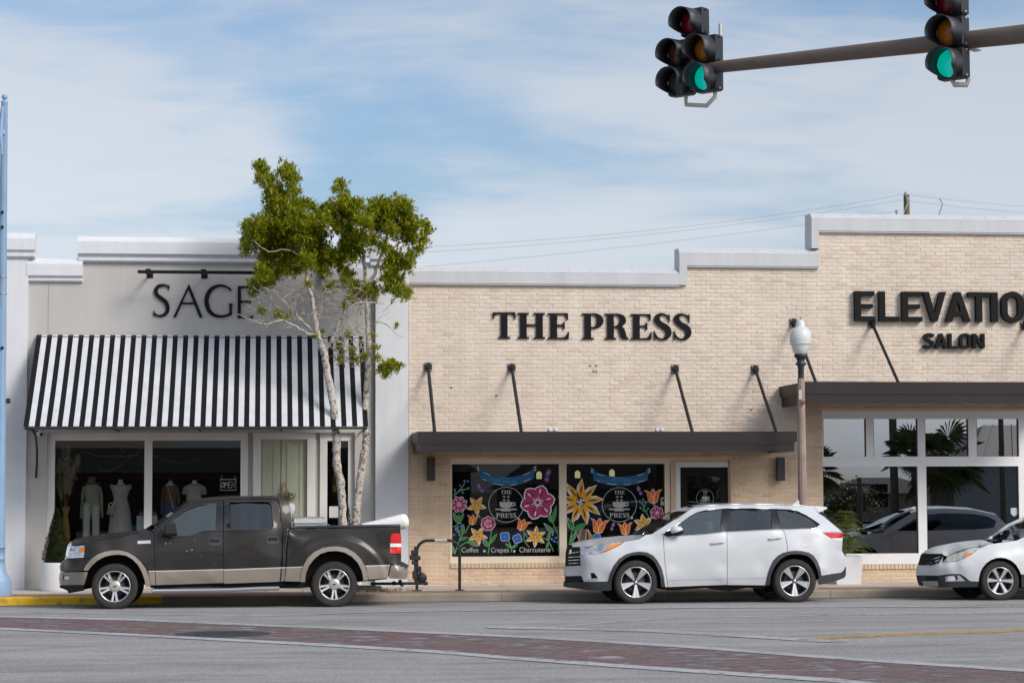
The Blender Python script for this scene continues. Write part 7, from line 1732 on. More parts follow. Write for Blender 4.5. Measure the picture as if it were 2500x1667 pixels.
MB().tube([loc(cG2, -.02, -.03, -S * .5), loc(cG2, .02, .0, -S * .5 - .06), loc(cG2, .14, -.05, -S * .5 - .07), loc(cG2, .15, -.08, -S * .5)], .03, 6).build('bracket', BR_AL, sg3)
MB().cbox(-.05, .05, -.28, -.11, -.09, .09, .01).xform(lambda w: loc(cG2 + UPZ * S * .72, w.x + .17, w.y, w.z)).build('clamp', BR_AL, sg3)
# mast arm with its pole outside the frame
a0 = at_depth(1700, 170, DG1 + .28); a1 = at_depth(2310, 104, DG2 + .32); dirn = (a1 - a0)
a2 = a1 + dirn * .55; a3 = a1 + dirn * 2.2
pxa = DG1 / F_PX
arm = thing('mast_arm', 'tapering brown steel mast arm carrying the traffic signals', 'mast arm', (a3.x, a3.y, RZ))
MB().tube([a0, a0 + dirn * .01, a1, a2, a3], [.068, .071, .096, .112, .15], 24).build('arm', mat('weathered_steel', (0.155, 0.118, 0.098), 0.6, metal=0.15, var=0.12, vscale=5, bump=0.15), arm)
MB().tube([(a3.x, a3.y, RZ), (a3.x, a3.y, a3.z + .5)], [.2, .15], 20).build('pole', MATS['weathered_steel'], arm)

# ================================================================== utility pole and wires behind the roofs
YU = 92.0
pt = at(2213, 476, YU); pb = at(2213, 1170, YU)
up = thing('utility_pole', 'weathered wooden utility pole rising behind the salon parapet', 'utility pole', (pt.x, YU, 0.0))
MB().tube([(pt.x, YU, -.2), (pt.x + .02, YU, pt.z * .6), (pt.x, YU, pt.z)], [.20, .16, .135], 12).build('pole', mat('pole_wood', (0.20, 0.16, 0.09), 0.95, col2=(0.12, 0.10, 0.06), vscale=5), up)
for (u, v) in ((2211, 474), (2215, 488), (2189, 518)):
    c = at(u, v, YU - .2); MB().lathe([(0, .1), (.05, .1), (.07, .06), (.04, .04), (.07, 0), (.04, -.03), (.03, -.1)], c, 'z', 12).build('insulator', mat('porcelain', (0.4, 0.42, 0.42), 0.3), up)
MB().tube([at(2217, 494, YU - .2), at(2208, 515, YU - .2), at(2204, 530, YU - .2)], .02, 5).build('brace', BR_AL, up)
wires = [((2211, 474), (900, 608), 26, 'thin power line from the wooden pole top down to the left behind the tree'), ((2205, 488), (900, 622), 22, 'second thin power line below the pole top'), ((2189, 516), (800, 670), 14, 'lowest thin line sagging behind the parapet'), ((2215, 475), (2560, 508), 4, 'power line from the pole top across the salon roof'), ((2217, 490), (2560, 524), 4, 'lower power line across the salon roof')]
for (p0, p1, sag, lab) in wires:
    if p1[0] > 2300: A_, B_ = at(*p0, YU - .2), at(*p1, YU + 10)
    else: A_, B_ = at(*p0, YU - .2), at(*p1, YU - 6)
    pts = [A_.lerp(B_, t) - Vector((0, 0, sag / 60 * 4 * t * (1 - t))) for t in np.linspace(0, 1, 24)]
    lab = lab.replace(' to the left', '')
    tag(MB().tube(pts, .005, 5).build('power_line', mat('wire_grey', (0.10, 0.10, 0.11), 0.6)), lab, 'power line', 'power lines behind the roofs')
c = at(2294, 515, YU); tag(MB().tube([at(2291, 528, YU), at(2297, 512, YU), at(2301, 498, YU), at(2296, 488, YU), at(2293, 485, YU)], .018, 5).build('service_mast', MATS['wire_grey']), 'thin curved service wire sticking up behind the salon parapet', 'wire')
# ================================================================== painted cafe windows
YD = YG - .0015
PC = {k: mat('window_paint_' + k, c, 0.6) for k, c in dict(white=(0.78, 0.78, 0.80), magenta=(0.42, 0.018, 0.13), pink=(0.62, 0.20, 0.33), yellow=(0.75, 0.36, 0.010), gold=(0.50, 0.16, 0.008), orange=(0.78, 0.17, 0.008), rust=(0.42, 0.045, 0.006), green=(0.012, 0.18, 0.045), lime=(0.20, 0.45, 0.16), blue=(0.010, 0.13, 0.50), sky=(0.10, 0.33, 0.68), banner=(0.006, 0.13, 0.30), purple=(0.13, 0.06, 0.24), lilac=(0.35, 0.24, 0.48), black=(0.008, 0.008, 0.008), grey=(0.44, 0.45, 0.46)).items()}
PK = list(PC); PM = [PC[k] for k in PK]; PI = {k: i for i, k in enumerate(PK)}
class Art(MB):
    """flat paint on glass; shapes come in the pixel measure of the window and stack in thin coats"""
    def __init__(s, o, sc): super().__init__(); s.o, s.sc, s.k = o, sc, 0
    def W(s, x, y): p = at(s.o[0] + x / s.sc, s.o[1] + y / s.sc, YD); return (p.x, p.z)
    def shape(s, pts, col, holes=(), lay=None):
        lay = s.k if lay is None else lay; s.k += 1
        cs = [[s.W(*p) for p in pts]] + [[s.W(*p) for p in h] for h in holes]
        y = YD - .0004 * lay - .0004
        tris = tessellate_polygon([[Vector((p[0], p[1], 0)) for p in c] for c in cs]); fl = [p for c in cs for p in c]
        fs = []
        for a, b, c in tris:
            A_, B_, C_ = fl[a], fl[b], fl[c]
            fs.append((a, b, c) if (B_[0] - A_[0]) * (C_[1] - A_[1]) - (B_[1] - A_[1]) * (C_[0] - A_[0]) > 0 else (a, c, b))
        s.add([(p[0], y, p[1]) for p in fl], fs, PI[col])
    def line(s, spine, w, col, lay=None, n=5):
        ww = w if isinstance(w, (list, tuple)) else [w] * len(spine)
        s.shape(stroke(spine, ww, n), col, lay=lay)
    def done(s, name, parent):
        used = sorted(set(s.m)); s.m = [used.index(i) for i in s.m]
        return s.build(name, [PM[i] for i in used], parent)
def petal(cx, cy, ang, r0, r1, w, tip=.0, bend=0.0, n=9):
    out = []
    ca, sa = math.cos(ang), math.sin(ang)
    L, R_ = [], []
    for i in range(n + 1):
        t = i / n; r_ = r0 + (r1 - r0) * t; hw = w * math.sin(math.pi * (t ** .8) * (1 - tip) + 0.0) ** .7 if t < 1 else w * .12
        hw = w * (math.sin(math.pi * min(1, t * .93 + .07)) ** .6) * (1 if tip == 0 else (1 - t) ** .35)
        bx = bend * t * t
        L.append((cx + ca * r_ - sa * (hw + bx), cy + sa * r_ + ca * (hw + bx))); R_.append((cx + ca * r_ + sa * (hw - bx), cy + sa * r_ - ca * (hw - bx)))
    return L + R_[::-1]
def flower(o, sc, parent, x, y, r, n_, col, dark, hi, rot=0, wid=.42, tip=0, centre='white', bend=0.0, name='painted_flower', star=False):
    a = Art(o, sc)
    for k in range(n_):
        an = math.radians(rot) + 2 * math.pi * k / n_
        a.shape(petal(x, y, an, r * .10, r * 1.05, r * wid * 1.13, tip, r * bend), 'white', lay=0 + k % 2)
        a.shape(petal(x, y, an, r * .10, r * .98, r * wid, tip, r * bend), col, lay=3 + k % 2)
        a.line([(x + math.cos(an + .1) * r * .3, y + math.sin(an + .1) * r * .3), (x + math.cos(an + .13) * r * .55, y + math.sin(an + .13) * r * .55), (x + math.cos(an + .1 + bend * .5) * r * .75, y + math.sin(an + .1 + bend * .5) * r * .75)], [r * .012, r * .035, r * .01], dark, lay=6)
        a.line([(x + math.cos(an - .12) * r * .5, y + math.sin(an - .12) * r * .5), (x + math.cos(an - .1) * r * .68, y + math.sin(an - .1) * r * .68), (x + math.cos(an - .1 + bend * .5) * r * .82, y + math.sin(an - .1 + bend * .5) * r * .82)], [r * .01, r * .045, r * .012], hi, lay=7)
    if star:
        for k in range(n_ * 2):
            an = 2 * math.pi * k / (n_ * 2) + .2; L_ = r * (.38 if k % 2 else .28)
            a.line([(x, y), (x + math.cos(an) * L_, y + math.sin(an) * L_)], [r * .045, r * .012], 'white', lay=8, n=1)
    elif centre == 'dots':
        a.shape(circ(x, y, r * .2, r * .2, n=12), 'black', lay=8)
        for k in range(7):
            an = k * 2.4; rr_ = r * .065 * math.sqrt(k); a.shape(circ(x + math.cos(an) * rr_, y + math.sin(an) * rr_, r * .05, r * .05, n=8), 'white', lay=9)
    else: a.shape(circ(x, y, r * .14, r * .14, n=10), centre, lay=8)
    return a.done(name, parent)
def tulip(o, sc, parent, x, y, r, rot=0, spread=1.0):
    a = Art(o, sc)
    T = lambda px, py: (x + (px * math.cos(rot) - py * math.sin(rot)) * r, y + (px * math.sin(rot) + py * math.cos(rot)) * r)
    def pet(pts, lay, g):
        cx_ = sum(p[0] for p in pts) / len(pts); cy_ = sum(p[1] for p in pts) / len(pts)
        a.shape([T(cx_ + (p[0] - cx_) * 1.13, cy_ + (p[1] - cy_) * 1.10) for p in pts], 'white', lay=lay); a.shape([T(*p) for p in pts], 'orange', lay=lay + 1)
        a.line([T(cx_ - .06, cy_ + .35), T(cx_ - .10, cy_), T(cx_ - .02, cy_ - .35)], [r * .012, r * .045, r * .01], 'rust', lay=lay + 2); a.line([T(cx_ + .08, cy_ + .3), T(cx_ + .08, cy_ - .05)], [r * .035, r * .015], 'yellow', lay=lay + 2, n=1)
    pet([(-.28, .35), (-.32, -.3), (-.12, -.72), (.02, -.85), (.18, -.68), (.34, -.3), (.28, .35)], 0, 0)
    pet([(-.05, .78), (-.5, .55), (-.62, .05), (-.66, -.35), (-.95 * spread, -.72), (-.55, -.62), (-.2, -.25), (-.02, .2)], 3, 0)
    pet([(.05, .78), (.45, .55), (.60, .10), (.70, -.3), (1.0 * spread, -.72), (.52, -.62), (.22, -.2), (.02, .2)], 6, 0)
    return a.done('painted_tulip', parent)
def sprig(o, sc, parent, stems, leaves, name='painted_stem'):
    if len(stems) > 1:
        own = [[] for _ in stems]
        for lf in leaves:
            d_ = [min(math.hypot(lf[0] - x, lf[1] - y) for x, y in dens(st, 10, False)) for st in stems]; own[d_.index(min(d_))].append(lf)
        for st, lv in zip(stems, own): sprig(o, sc, parent, [st], lv, name)
        return
    a = Art(o, sc)
    for st in stems:
        a.line(st, [7] * len(st), 'green', lay=0); a.line([(x + 2, y) for x, y in st], [2.2] * len(st), 'lime', lay=3)
    for i, (x, y, L_, an, w) in enumerate(leaves):
        an = math.radians(an)
        a.shape(petal(x, y, an, 0, L_ * 1.06, w * 1.12, .5), 'lime' if i % 2 else 'white', lay=1); a.shape(petal(x, y, an, 0, L_, w, .5), 'green', lay=2); a.line([(x, y), (x + math.cos(an) * L_ * .8, y + math.sin(an) * L_ * .8)], [3, 1], 'lime', lay=4, n=1)
    return a.done(name, parent)
def berries(o, sc, parent, pts, r=15):
    a = Art(o, sc)
    for (x, y) in pts: a.shape(circ(x, y, r, r, n=10), 'blue', lay=5); a.shape(circ(x - r * .3, y - r * .4, r * .35, r * .3, n=7), 'white', lay=6)
    return a.done('painted_berry', parent)
def butterfly(o, sc, parent, x, y, s_, rot):
    a = Art(o, sc)
    a.shape(petal(x, y, math.radians(rot), 0, s_, s_ * .3), 'purple', lay=0); a.shape(petal(x, y, math.radians(rot + 150), 0, s_ * .62, s_ * .3), 'purple', lay=1)
    a.shape(petal(x, y, math.radians(rot), s_ * .25, s_ * .8, s_ * .12), 'lilac', lay=2); a.shape(petal(x, y, math.radians(rot + 150), s_ * .15, s_ * .45, s_ * .12), 'lilac', lay=3)
    return a.done('painted_butterfly', parent)
def ribbon(o, sc, parent, x0, x1, y0, yc, h):
    """hanging banner scroll"""
    a = Art(o, sc); N = 16
    top = [(x0 + (x1 - x0) * i / N, y0 + (yc - y0) * (1 - (2 * i / N - 1) ** 2)) for i in range(N + 1)]; bot = [(x + (0.5 - i / N) * -30, y + h) for i, (x, y) in enumerate(top)]
    for sg in (-1, 1):
        xe = x0 if sg < 0 else x1
        a.shape([(xe, y0 + h * .65), (xe + sg * 30, y0 + h * .2), (xe + sg * 62, y0 - 8), (xe + sg * 28, y0 - 2), (xe + sg * 40, y0 - 48), (xe + sg * 5, y0 - 30), (xe - sg * 20, y0)], 'banner', lay=0)
        for k in (0, 1): a.line([(xe + sg * 12, y0 - 22 + 30 * k), (xe + sg * 34, y0 - 30 + 30 * k), (xe + sg * 24, y0 - 10 + 30 * k)], [3, 5, 2], 'white', lay=1)
    a.shape(top + bot[::-1], 'banner', lay=2)
    for (i0, i1, f) in ((1, 3, .12), (6, 9, .12), (13, 15, .12), (1, 2, .85), (4, 7, .9), (9, 11, .9), (13, 15, .85)):
        seg = [(top[i][0] * (1 - f) + bot[i][0] * f, top[i][1] * (1 - f) + bot[i][1] * f) for i in range(i0, i1 + 1)]; a.line(seg, [3] * len(seg), 'sky' if f < .5 and i0 == 6 else 'white', lay=4, n=1)
    return a, top, bot
def tiny_text(a, txt, pts, h, col='sky', font=None, lay=5, slant=0.0):
    """hand lettered words along a curve, block strokes"""
    n_ = len(txt)
    for i, ch in enumerate(txt):
        if ch == ' ': continue
        t = (i + .5) / n_; k = t * (len(pts) - 1); j = int(k); f = k - j
        x, y = pts[j][0] * (1 - f) + pts[min(j + 1, len(pts) - 1)][0] * f, pts[j][1] * (1 - f) + pts[min(j + 1, len(pts) - 1)][1] * f
        for st in STROKES.get(ch, []):
            a.line([(x + (px - .5) * h * .62, y - (py - .5) * h) for px, py in st], h * .075, col, lay=lay, n=1)
STROKES = {'E': [[(1, 1), (0, 1), (0, 0), (1, 0)], [(0, .5), (.8, .5)]], 'A': [[(0, 0), (.5, 1), (1, 0)], [(.2, .4), (.8, .4)]], 'S': [[(1, .9), (.5, 1), (.05, .8), (.3, .55), (.8, .42), (.95, .2), (.5, 0), (0, .1)]], 'T': [[(0, 1), (1, 1)], [(.5, 1), (.5, 0)]], 'R': [[(0, 0), (0, 1), (.8, .9), (.8, .6), (0, .5)], [(.3, .5), (1, 0)]],
  'P': [[(0, 0), (0, 1), (.85, .9), (.85, .55), (0, .48)]], 'C': [[(1, .85), (.5, 1), (0, .7), (0, .3), (.5, 0), (1, .15)]], 'I': [[(.5, 0), (.5, 1)]], 'L': [[(0, 1), (0, 0), (.9, 0)]], 'N': [[(0, 0), (0, 1), (1, 0), (1, 1)]], 'G': [[(1, .85), (.5, 1), (0, .7), (0, .3), (.5, 0), (1, .15), (1, .45), (.55, .45)]], 'O': [[(.5, 1), (0, .75), (0, .25), (.5, 0), (1, .25), (1, .75), (.5, 1)]]}
def logo(o, sc, parent, x, y, r):
    a = Art(o, sc)
    a.shape(circ(x, y, r, r, n=48), 'grey', [circ(x, y, r * .965, r * .965, n=48)[::-1]])
    a.shape([(x - r * .38, y - r * .16), (x + r * .36, y - r * .16), (x + r * .35, y)] + [(x - r * .01 + r * .36 * math.cos(t), y + r * .0 + r * .21 * math.sin(t)) for t in np.linspace(.1, 3.04, 10)], 'grey')
    a.shape(circ(x + r * .40, y - r * .03, r * .13, r * .13, n=16), 'grey', [circ(x + r * .40, y - r * .03, r * .06, r * .06, n=12)[::-1]])
    a.shape([(x - r * .61, y + r * .22), (x + r * .59, y + r * .22), (x + r * .59, y + r * .30), (x + r * .28, y + r * .30), (x + r * .24, y + r * .37), (x - r * .27, y + r * .37), (x - r * .31, y + r * .30), (x - r * .61, y + r * .30)], 'grey')
    for (dx, dy) in ((-.12, -.45), (.12, -.45), (-.12, -.25), (.12, -.25)): a.shape(circ(x + dx * r, y + dy * r, r * .075, r * .06, n=10), 'grey'); a.line([(x + dx * r - r * .05, y + dy * r + r * .03), (x + dx * r + r * .05, y + dy * r - r * .03)], r * .012, 'black', n=1)
    def word(txt, xc, yb, h):
        tot = sum(SERIF[c][0] for c in txt) + .08 * (len(txt) - 1); xx = xc - tot * h / 2
        for c in txt:
            for pc in SERIF[c][1]:
                a.shape([(xx + px * h, yb - pz * h) for px, pz in pc[0]], 'grey', [[(xx + px * h, yb - pz * h) for px, pz in h_] for h_ in pc[1:]])
            xx += (SERIF[c][0] + .08) * h
    word('THE', x, y - r * .60, r * .21); word('PRESS', x, y + r * .74, r * .27)
    return a.done('logo', parent)
def caption(parent, words, o, sc):
    """text in the window foot, plain built-in lettering"""
    for (txt, x, y, w) in words:
        fc = bpy.data.curves.new('caption', 'FONT'); fc.body = txt; fc.size = 1.0; fc.offset = 0.004
        ob = bpy.data.objects.new('caption', fc); COL.objects.link(ob); bpy.context.view_layer.update()
        me = bpy.data.meshes.new_from_object(ob.evaluated_get(bpy.context.evaluated_depsgraph_get()))
        bpy.data.objects.remove(ob)
        co = np.empty(len(me.vertices) * 3); me.vertices.foreach_get('co', co); co = co.reshape(-1, 3); x0_, x1_ = co[:, 0].min(), co[:, 0].max()
        pl, pr = at(o[0] + x / sc, o[1] + y / sc, YD), at(o[0] + (x + w) / sc, o[1] + y / sc, YD); k = (pr.x - pl.x) / (x1_ - x0_)
        m_ = MB(); m_.add([(pl.x + (c[0] - x0_) * k, YD - .006, pl.z + c[1] * k * 1.1) for c in co], [tuple(p.vertices) for p in me.polygons]); m_.build('caption', PC['grey'], parent)
O1_, SC1 = (1080, 1080), 4.9
a, tp, bt = ribbon(O1_, SC1, win1, 455, 1085, 320, 415, 105)
tiny_text(a, 'EASTER SPECIALS', [(tp[i][0] * .5 + bt[i][0] * .5, tp[i][1] * .5 + bt[i][1] * .5) for i in range(3, 12)], 30); a.done('painted_banner', win1)
sprig(O1_, SC1, win1, [[(130, 640), (190, 590), (260, 560)], [(190, 590), (240, 530), (270, 470)], [(260, 560), (310, 550)], [(150, 640), (150, 570)]], [(190, 590, 40, -60, 9), (150, 620, 40, -40, 9), (230, 560, 36, 10, 8)])
flower(O1_, SC1, win1, 1140, 715, 205, 6, 'magenta', 'black', 'white', -72, .40, star=True)
sprig(O1_, SC1, win1, [[(195, 850), (195, 960), (130, 1010)], [(330, 970), (270, 1080)], [(150, 1330), (210, 1150), (250, 1080)], [(150, 1290), (290, 1190), (420, 1190)], [(440, 860), (450, 900)]], [(190, 960, 130, -115, 26), (190, 960, 130, -60, 28), (240, 1090, 110, -85, 24), (200, 1160, 110, -15, 22), (320, 1190, 110, 25, 22), (300, 1200, 100, -30, 18), (150, 1330, 120, -110, 20), (160, 1010, 90, 60, 18)])
flower(O1_, SC1, win1, 200, 740, 100, 8, 'magenta', 'black', 'white', 22, .30, star=True)
flower(O1_, SC1, win1, 410, 752, 118, 5, 'yellow', 'gold', 'white', -58, .27, .5, 'dots')
flower(O1_, SC1, win1, 425, 1115, 118, 5, 'yellow', 'gold', 'white', -60, .27, .5, 'dots')
tulip(O1_, SC1, win1, 362, 925, 72, .1)
sprig(O1_, SC1, win1, [[(585, 1060), (570, 1170), (545, 1330)]], [(545, 1240, 110, -125, 26), (560, 1210, 150, -52, 24)])
flower(O1_, SC1, win1, 548, 968, 88, 7, 'magenta', 'black', 'pink', 10, .46, 0, 'pink', name='painted_rose'); flower(O1_, SC1, win1, 548, 968, 48, 5, 'pink', 'magenta', 'white', 40, .5, 0, 'magenta', name='painted_rose').location.y -= .004
sprig(O1_, SC1, win1, [[(780, 1160), (820, 1240), (825, 1310)], [(890, 1190), (840, 1260)]], [(825, 1250, 80, -150, 18), (830, 1260, 80, -30, 18)])
flower(O1_, SC1, win1, 748, 1125, 62, 4, 'blue', 'black', 'sky', 40, .5, 0, 'sky'); flower(O1_, SC1, win1, 897, 1150, 60, 4, 'blue', 'black', 'sky', 20, .5, 0, 'sky')
sprig(O1_, SC1, win1, [[(975, 1060), (980, 1170), (1040, 1250)]], [(985, 1080, 60, 60, 10)])
tulip(O1_, SC1, win1, 955, 985, 88, .35, 1.1)
sprig(O1_, SC1, win1, [[(1255, 820), (1320, 960), (1385, 1120), (1385, 1300)], [(1170, 1130), (1260, 1170), (1330, 1300)]], [(1310, 950, 130, -115, 24), (1320, 950, 200, -78, 26), (1330, 1080, 160, -135, 26), (1260, 1170, 100, -75, 20), (1270, 1190, 80, 110, 20)])
flower(O1_, SC1, win1, 1115, 1125, 126, 6, 'yellow', 'gold', 'white', -85, .24, .5, 'dots')
berries(O1_, SC1, win1, [(265, 458), (305, 462), (215, 515), (315, 548), (245, 600), (150, 565), (218, 968), (188, 1010), (160, 1042), (142, 1104), (206, 1110), (226, 1004), (1323, 1105), (1360, 1138), (1310, 1155), (1340, 1180), (1378, 1190)], 14)
butterfly(O1_, SC1, win1, 455, 560, 85, -115); butterfly(O1_, SC1, win1, 1245, 410, 110, -65)
logo(O1_, SC1, win1, 763, 742, 213)
caption(win1, [('Coffee', 230, 1312, 200), ('Crepes', 580, 1312, 215), ('Charcuterie', 920, 1310, 372)], O1_, SC1)
a = Art(O1_, SC1); a.shape(circ(503, 1297, 16, 16, n=14), 'grey'); a.shape(circ(860, 1297, 16, 16, n=14), 'grey'); a.done('caption_dot', win1)
O2_ = (1360, 1080)
a, tp, bt = ribbon(O2_, SC1, win2, 445, 1075, 345, 410, 105)
tiny_text(a, 'SPRING TEAS', [(tp[i][0] * .65 + bt[i][0] * .35, tp[i][1] * .65 + bt[i][1] * .35) for i in range(5, 12)], 28)
for k in range(4):
    xs_ = 500 + (k % 2) * 270; yy_ = 450 + (k // 2) * 22; a.line([(xs_ + t * 200, yy_ + (10 if k % 2 == 0 else -2) * t + rr.uniform(-3, 3)) for t in np.linspace(0, 1, 14)], 1.6, 'sky', lay=6, n=1)
a.done('painted_banner', win2)
sprig(O2_, SC1, win2, [[(215, 850), (190, 1010), (150, 1180), (130, 1300)], [(150, 1240), (230, 1050)]], [(190, 1040, 150, -115, 34), (200, 1060, 170, -33, 40), (160, 1180, 140, -55, 26), (160, 930, 110, 75, 20), (140, 1290, 120, -60, 20)])
flower(O2_, SC1, win2, 282, 710, 268, 9, 'yellow', 'black', 'white', -95, .19, .5, 'dots', .16, 'painted_sunflower')
sprig(O2_, SC1, win2, [[(430, 1100), (420, 1140), (380, 1250)]], [(425, 1110, 70, 60, 16), (420, 1120, 60, 130, 14)])
tulip(O2_, SC1, win2, 500, 1000, 112, .12); tulip(O2_, SC1, win2, 815, 1030, 92, -.1)
flower(O2_, SC1, win2, 1035, 975, 122, 6, 'yellow', 'gold', 'white', -98, .28, .4, 'dots')
sprig(O2_, SC1, win2, [[(1025, 710), (1040, 790), (1120, 920)], [(1040, 790), (1060, 720)], [(1000, 710), (1035, 770)], [(1090, 790), (1060, 830)], [(1000, 780), (1050, 830)]], [(1150, 740, 40, 30, 10)])
tulip(O2_, SC1, win2, 1150, 645, 105, -.05); flower(O2_, SC1, win2, 1195, 840, 82, 6, 'magenta', 'black', 'white', 15, .44, star=True)
flower(O2_, SC1, win2, 330, 1120, 85, 6, 'magenta', 'black', 'white', 0, .44); flower(O2_, SC1, win2, 480, 1125, 48, 4, 'blue', 'black', 'sky', 20, .5, 0, 'sky')
berries(O2_, SC1, win2, [(1032, 682), (992, 711), (1062, 715), (1090, 788), (998, 783), (938, 1044)], 14)
butterfly(O2_, SC1, win2, 985, 590, 80, -105); butterfly(O2_, SC1, win2, 655, 1010, 70, -60)
logo(O2_, SC1, win2, 745, 742, 208)
logo((1360, 1080), SC1, door, 1771, 662, 104)
a = Art(O2_, SC1); a.shape([(1240, 655), (1292, 655), (1292, 750), (1240, 750)], 'grey'); a.shape(circ(1266, 690, 18, 18, n=12), 'black'); a.done('sticker', win2)
a = Art(O2_, SC1); a.shape(circ(893, 897, 14, 17, n=12), 'white'); a.done('suction_hook', win2)
# chalkboard stand on the window ledge
def at9(x, y, Y): return at(1360 + x / 4.9, 1080 + y / 4.9, Y)
cb_ = thing('chalkboard', 'small wooden folding chalkboard showing over the SUV bonnet', 'chalkboard', tuple(at9(320, 1230, YW - .45)))
Yc = YW - .45
for (dx, dy_) in ((0, 0), (1, .28)):
    p0, p1, p2, p3 = (at9(235, 1300, Yc - .1), at9(330, 1300, Yc - .1), at9(350, 1035, Yc), at9(285, 1035, Yc))
    if dx: p0, p1, p2, p3 = at9(330, 1300, Yc + .25), at9(425, 1300, Yc + .25), at9(362, 1040, Yc + .02), at9(345, 1035, Yc + .02)
    MB().tube([p0, p3, p2, p1, p0], .012, 4, smooth=False).build('frame', mat('oak', (0.40, 0.22, 0.09), 0.6), cb_)
    MB().add([p0, p1, p2, p3, p0 + Vector((0, .01, 0)), p1 + Vector((0, .01, 0)), p2 + Vector((0, .01, 0)), p3 + Vector((0, .01, 0))], [(0, 1, 2, 3), (7, 6, 5, 4), (0, 4, 5, 1), (1, 5, 6, 2), (2, 6, 7, 3), (3, 7, 4, 0)]).build('board', mat('slate', (0.04, 0.045, 0.045), 0.8), cb_)
for x_ in (at9(240, 1300, Yc).x, at9(420, 1300, Yc).x):
    MB().tube([(x_, Yc, at9(320, 1300, Yc).z), (x_, Yc, ZS + .005)], .012, 6).build('leg', MATS['oak'], cb_)
# pendant lamps in the cafe
for (u, v, lab) in ((1316, 1160, 'cream pendant lamp behind the window beside the purple butterfly'), (1410, 1158, 'cream pendant lamp hanging over the painted sunflower'), (1494, 1155, 'cream pendant lamp behind the spring teas banner')):
    p = at(u, v, YW + .75)
    r_ = thing('pendant_lamp', lab, 'pendant lamp', (p.x, YW + .75, p.z - .07))
    MB().lathe([(.05, -.07), (.055, -.03), (.055, .04), (.03, .07), (.01, .08)], p, 'z', 18).build('shade', mat('lamp_glow', (0.5, 0.48, 0.3), 0.5, emit=(0.9, 0.8, 0.45), estr=0.35), r_)
    MB().tube([(p.x, p.y, p.z + .08), (p.x, p.y, p.z + .6)], .004, 5).build('cord', M_BLACK, r_)

# ================================================================== boutique window display
YM = YS + .85
def mx_(x, y, Y=YM): return at(100 + x / 6.272, 1050 + y / 6.272, Y)      # left window zoom
def my_(x, y, Y=YM): return at(400 + x / 6.272, 1050 + y / 6.272, Y)
def loft(name, rows, m, parent, Y=YM, f=mx_, flat=.55, seg=20, pleat=0.0, npl=0):
    """rows: (x_centre, y, half_width) in zoom pixels -> soft elliptic body"""
    rs = catmull(rows, 4); vs, fs = [], []
    for (x, y, w) in rs:
        c = f(x, y, Y); hw = abs(f(x + w, y, Y).x - c.x)
        for k in range(seg):
            t = 2 * math.pi * k / seg; q = 1 + pleat * math.cos(t * npl) if npl else 1
            vs.append((c.x + hw * q * math.cos(t), Y + hw * flat * q * math.sin(t), c.z))
    n_ = len(rs)
    for i in range(n_ - 1):
        for k in range(seg): j = (k + 1) % seg; fs.append((i * seg + k, i * seg + seg + k, i * seg + seg + j, i * seg + j))
    fs.append(tuple(range(seg))); fs.append(tuple((n_ - 1) * seg + k for k in range(seg - 1, -1, -1)))
    return MB().add(vs, fs, 0, True).build(name, m, parent)
def limb(name, pts, rads, m, parent, Y=YM, f=mx_, dy=0.0):
    P = [f(x, y, Y) + Vector((0, dy, 0)) for x, y in pts]; k = abs(f(1, 0, Y).x - f(0, 0, Y).x)
    C = catmull([(*p, r_ * k) for p, r_ in zip(P, rads)], 4)
    return MB().tube([c[:3] for c in C], [c[3] for c in C], 10).build(name, m, parent)
M_SKINW = mat('mannequin_white', (0.62, 0.62, 0.56), 0.6)
zfl = ZS + .36
def stand(parent, x, f=mx_):
    c = f(x, 1500, YM); MB().lathe([(0, 0.004), (.16, 0.004), (.16, .014), (.02, .02), (.015, .3)], (c.x, YM, zfl), 'z', 20).build('stand', M_STEEL, parent)
c = mx_(770, 1400)
mn = thing('mannequin', 'mannequin in olive blouse, cream trousers and brown felt hat', 'mannequin', (c.x, YM, zfl)); stand(mn, 770)
loft('blouse', [(775, 800, 40), (775, 835, 95), (775, 870, 118), (780, 960, 112), (785, 1060, 112), (790, 1130, 116), (800, 1210, 112), (815, 1290, 70)], mat('olive_cloth', (0.36, 0.34, 0.25), 0.9, var=0.12, vscale=14), mn)
limb('sleeve', [(672, 860), (640, 980), (628, 1150), (610, 1350)], [34, 28, 22, 17], mat('sleeve_cloth', (0.34, 0.29, 0.22), 0.9), mn)
limb('sleeve', [(885, 860), (920, 980), (930, 1150), (938, 1340)], [34, 28, 22, 17], MATS['sleeve_cloth'], mn)
M_CREAM = mat('cream_cloth', (0.58, 0.55, 0.47), 0.9, var=0.06, vscale=10)
limb('trousers', [(715, 1110), (700, 1250), (695, 1400), (690, 1600), (690, 1800)], [70, 68, 60, 58, 56], M_CREAM, mn); limb('trousers', [(835, 1150), (838, 1250), (840, 1400), (838, 1600), (838, 1800)], [70, 66, 60, 58, 56], M_CREAM, mn)
pc = mx_(775, 815, YM); kx = abs(mx_(1, 0).x - mx_(0, 0).x)
M_FELT = mat('felt_brown', (0.22, 0.12, 0.07), 0.9)
MB().lathe([(132 * kx, .012), (128 * kx, 0), (90 * kx, -.012), (72 * kx, .0), (70 * kx, .06), (60 * kx, 105 * kx), (30 * kx, 112 * kx), (0, 108 * kx)], (pc.x, YM, pc.z), 'z', 28).build('hat', M_FELT, mn)
limb('sash', [(650, 1105), (700, 1108), (770, 1100), (790, 1090)], [10, 8, 10, 14], MATS['olive_cloth'], mn, dy=-.2)
c = mx_(1220, 1400)
m2 = thing('mannequin', 'mannequin in a long pale pink pleated sleeveless dress', 'mannequin', (c.x, YM, zfl)); stand(m2, 1220)
loft('neck', [(1218, 755, 34), (1218, 790, 36), (1220, 830, 62), (1220, 860, 110)], M_SKINW, m2)
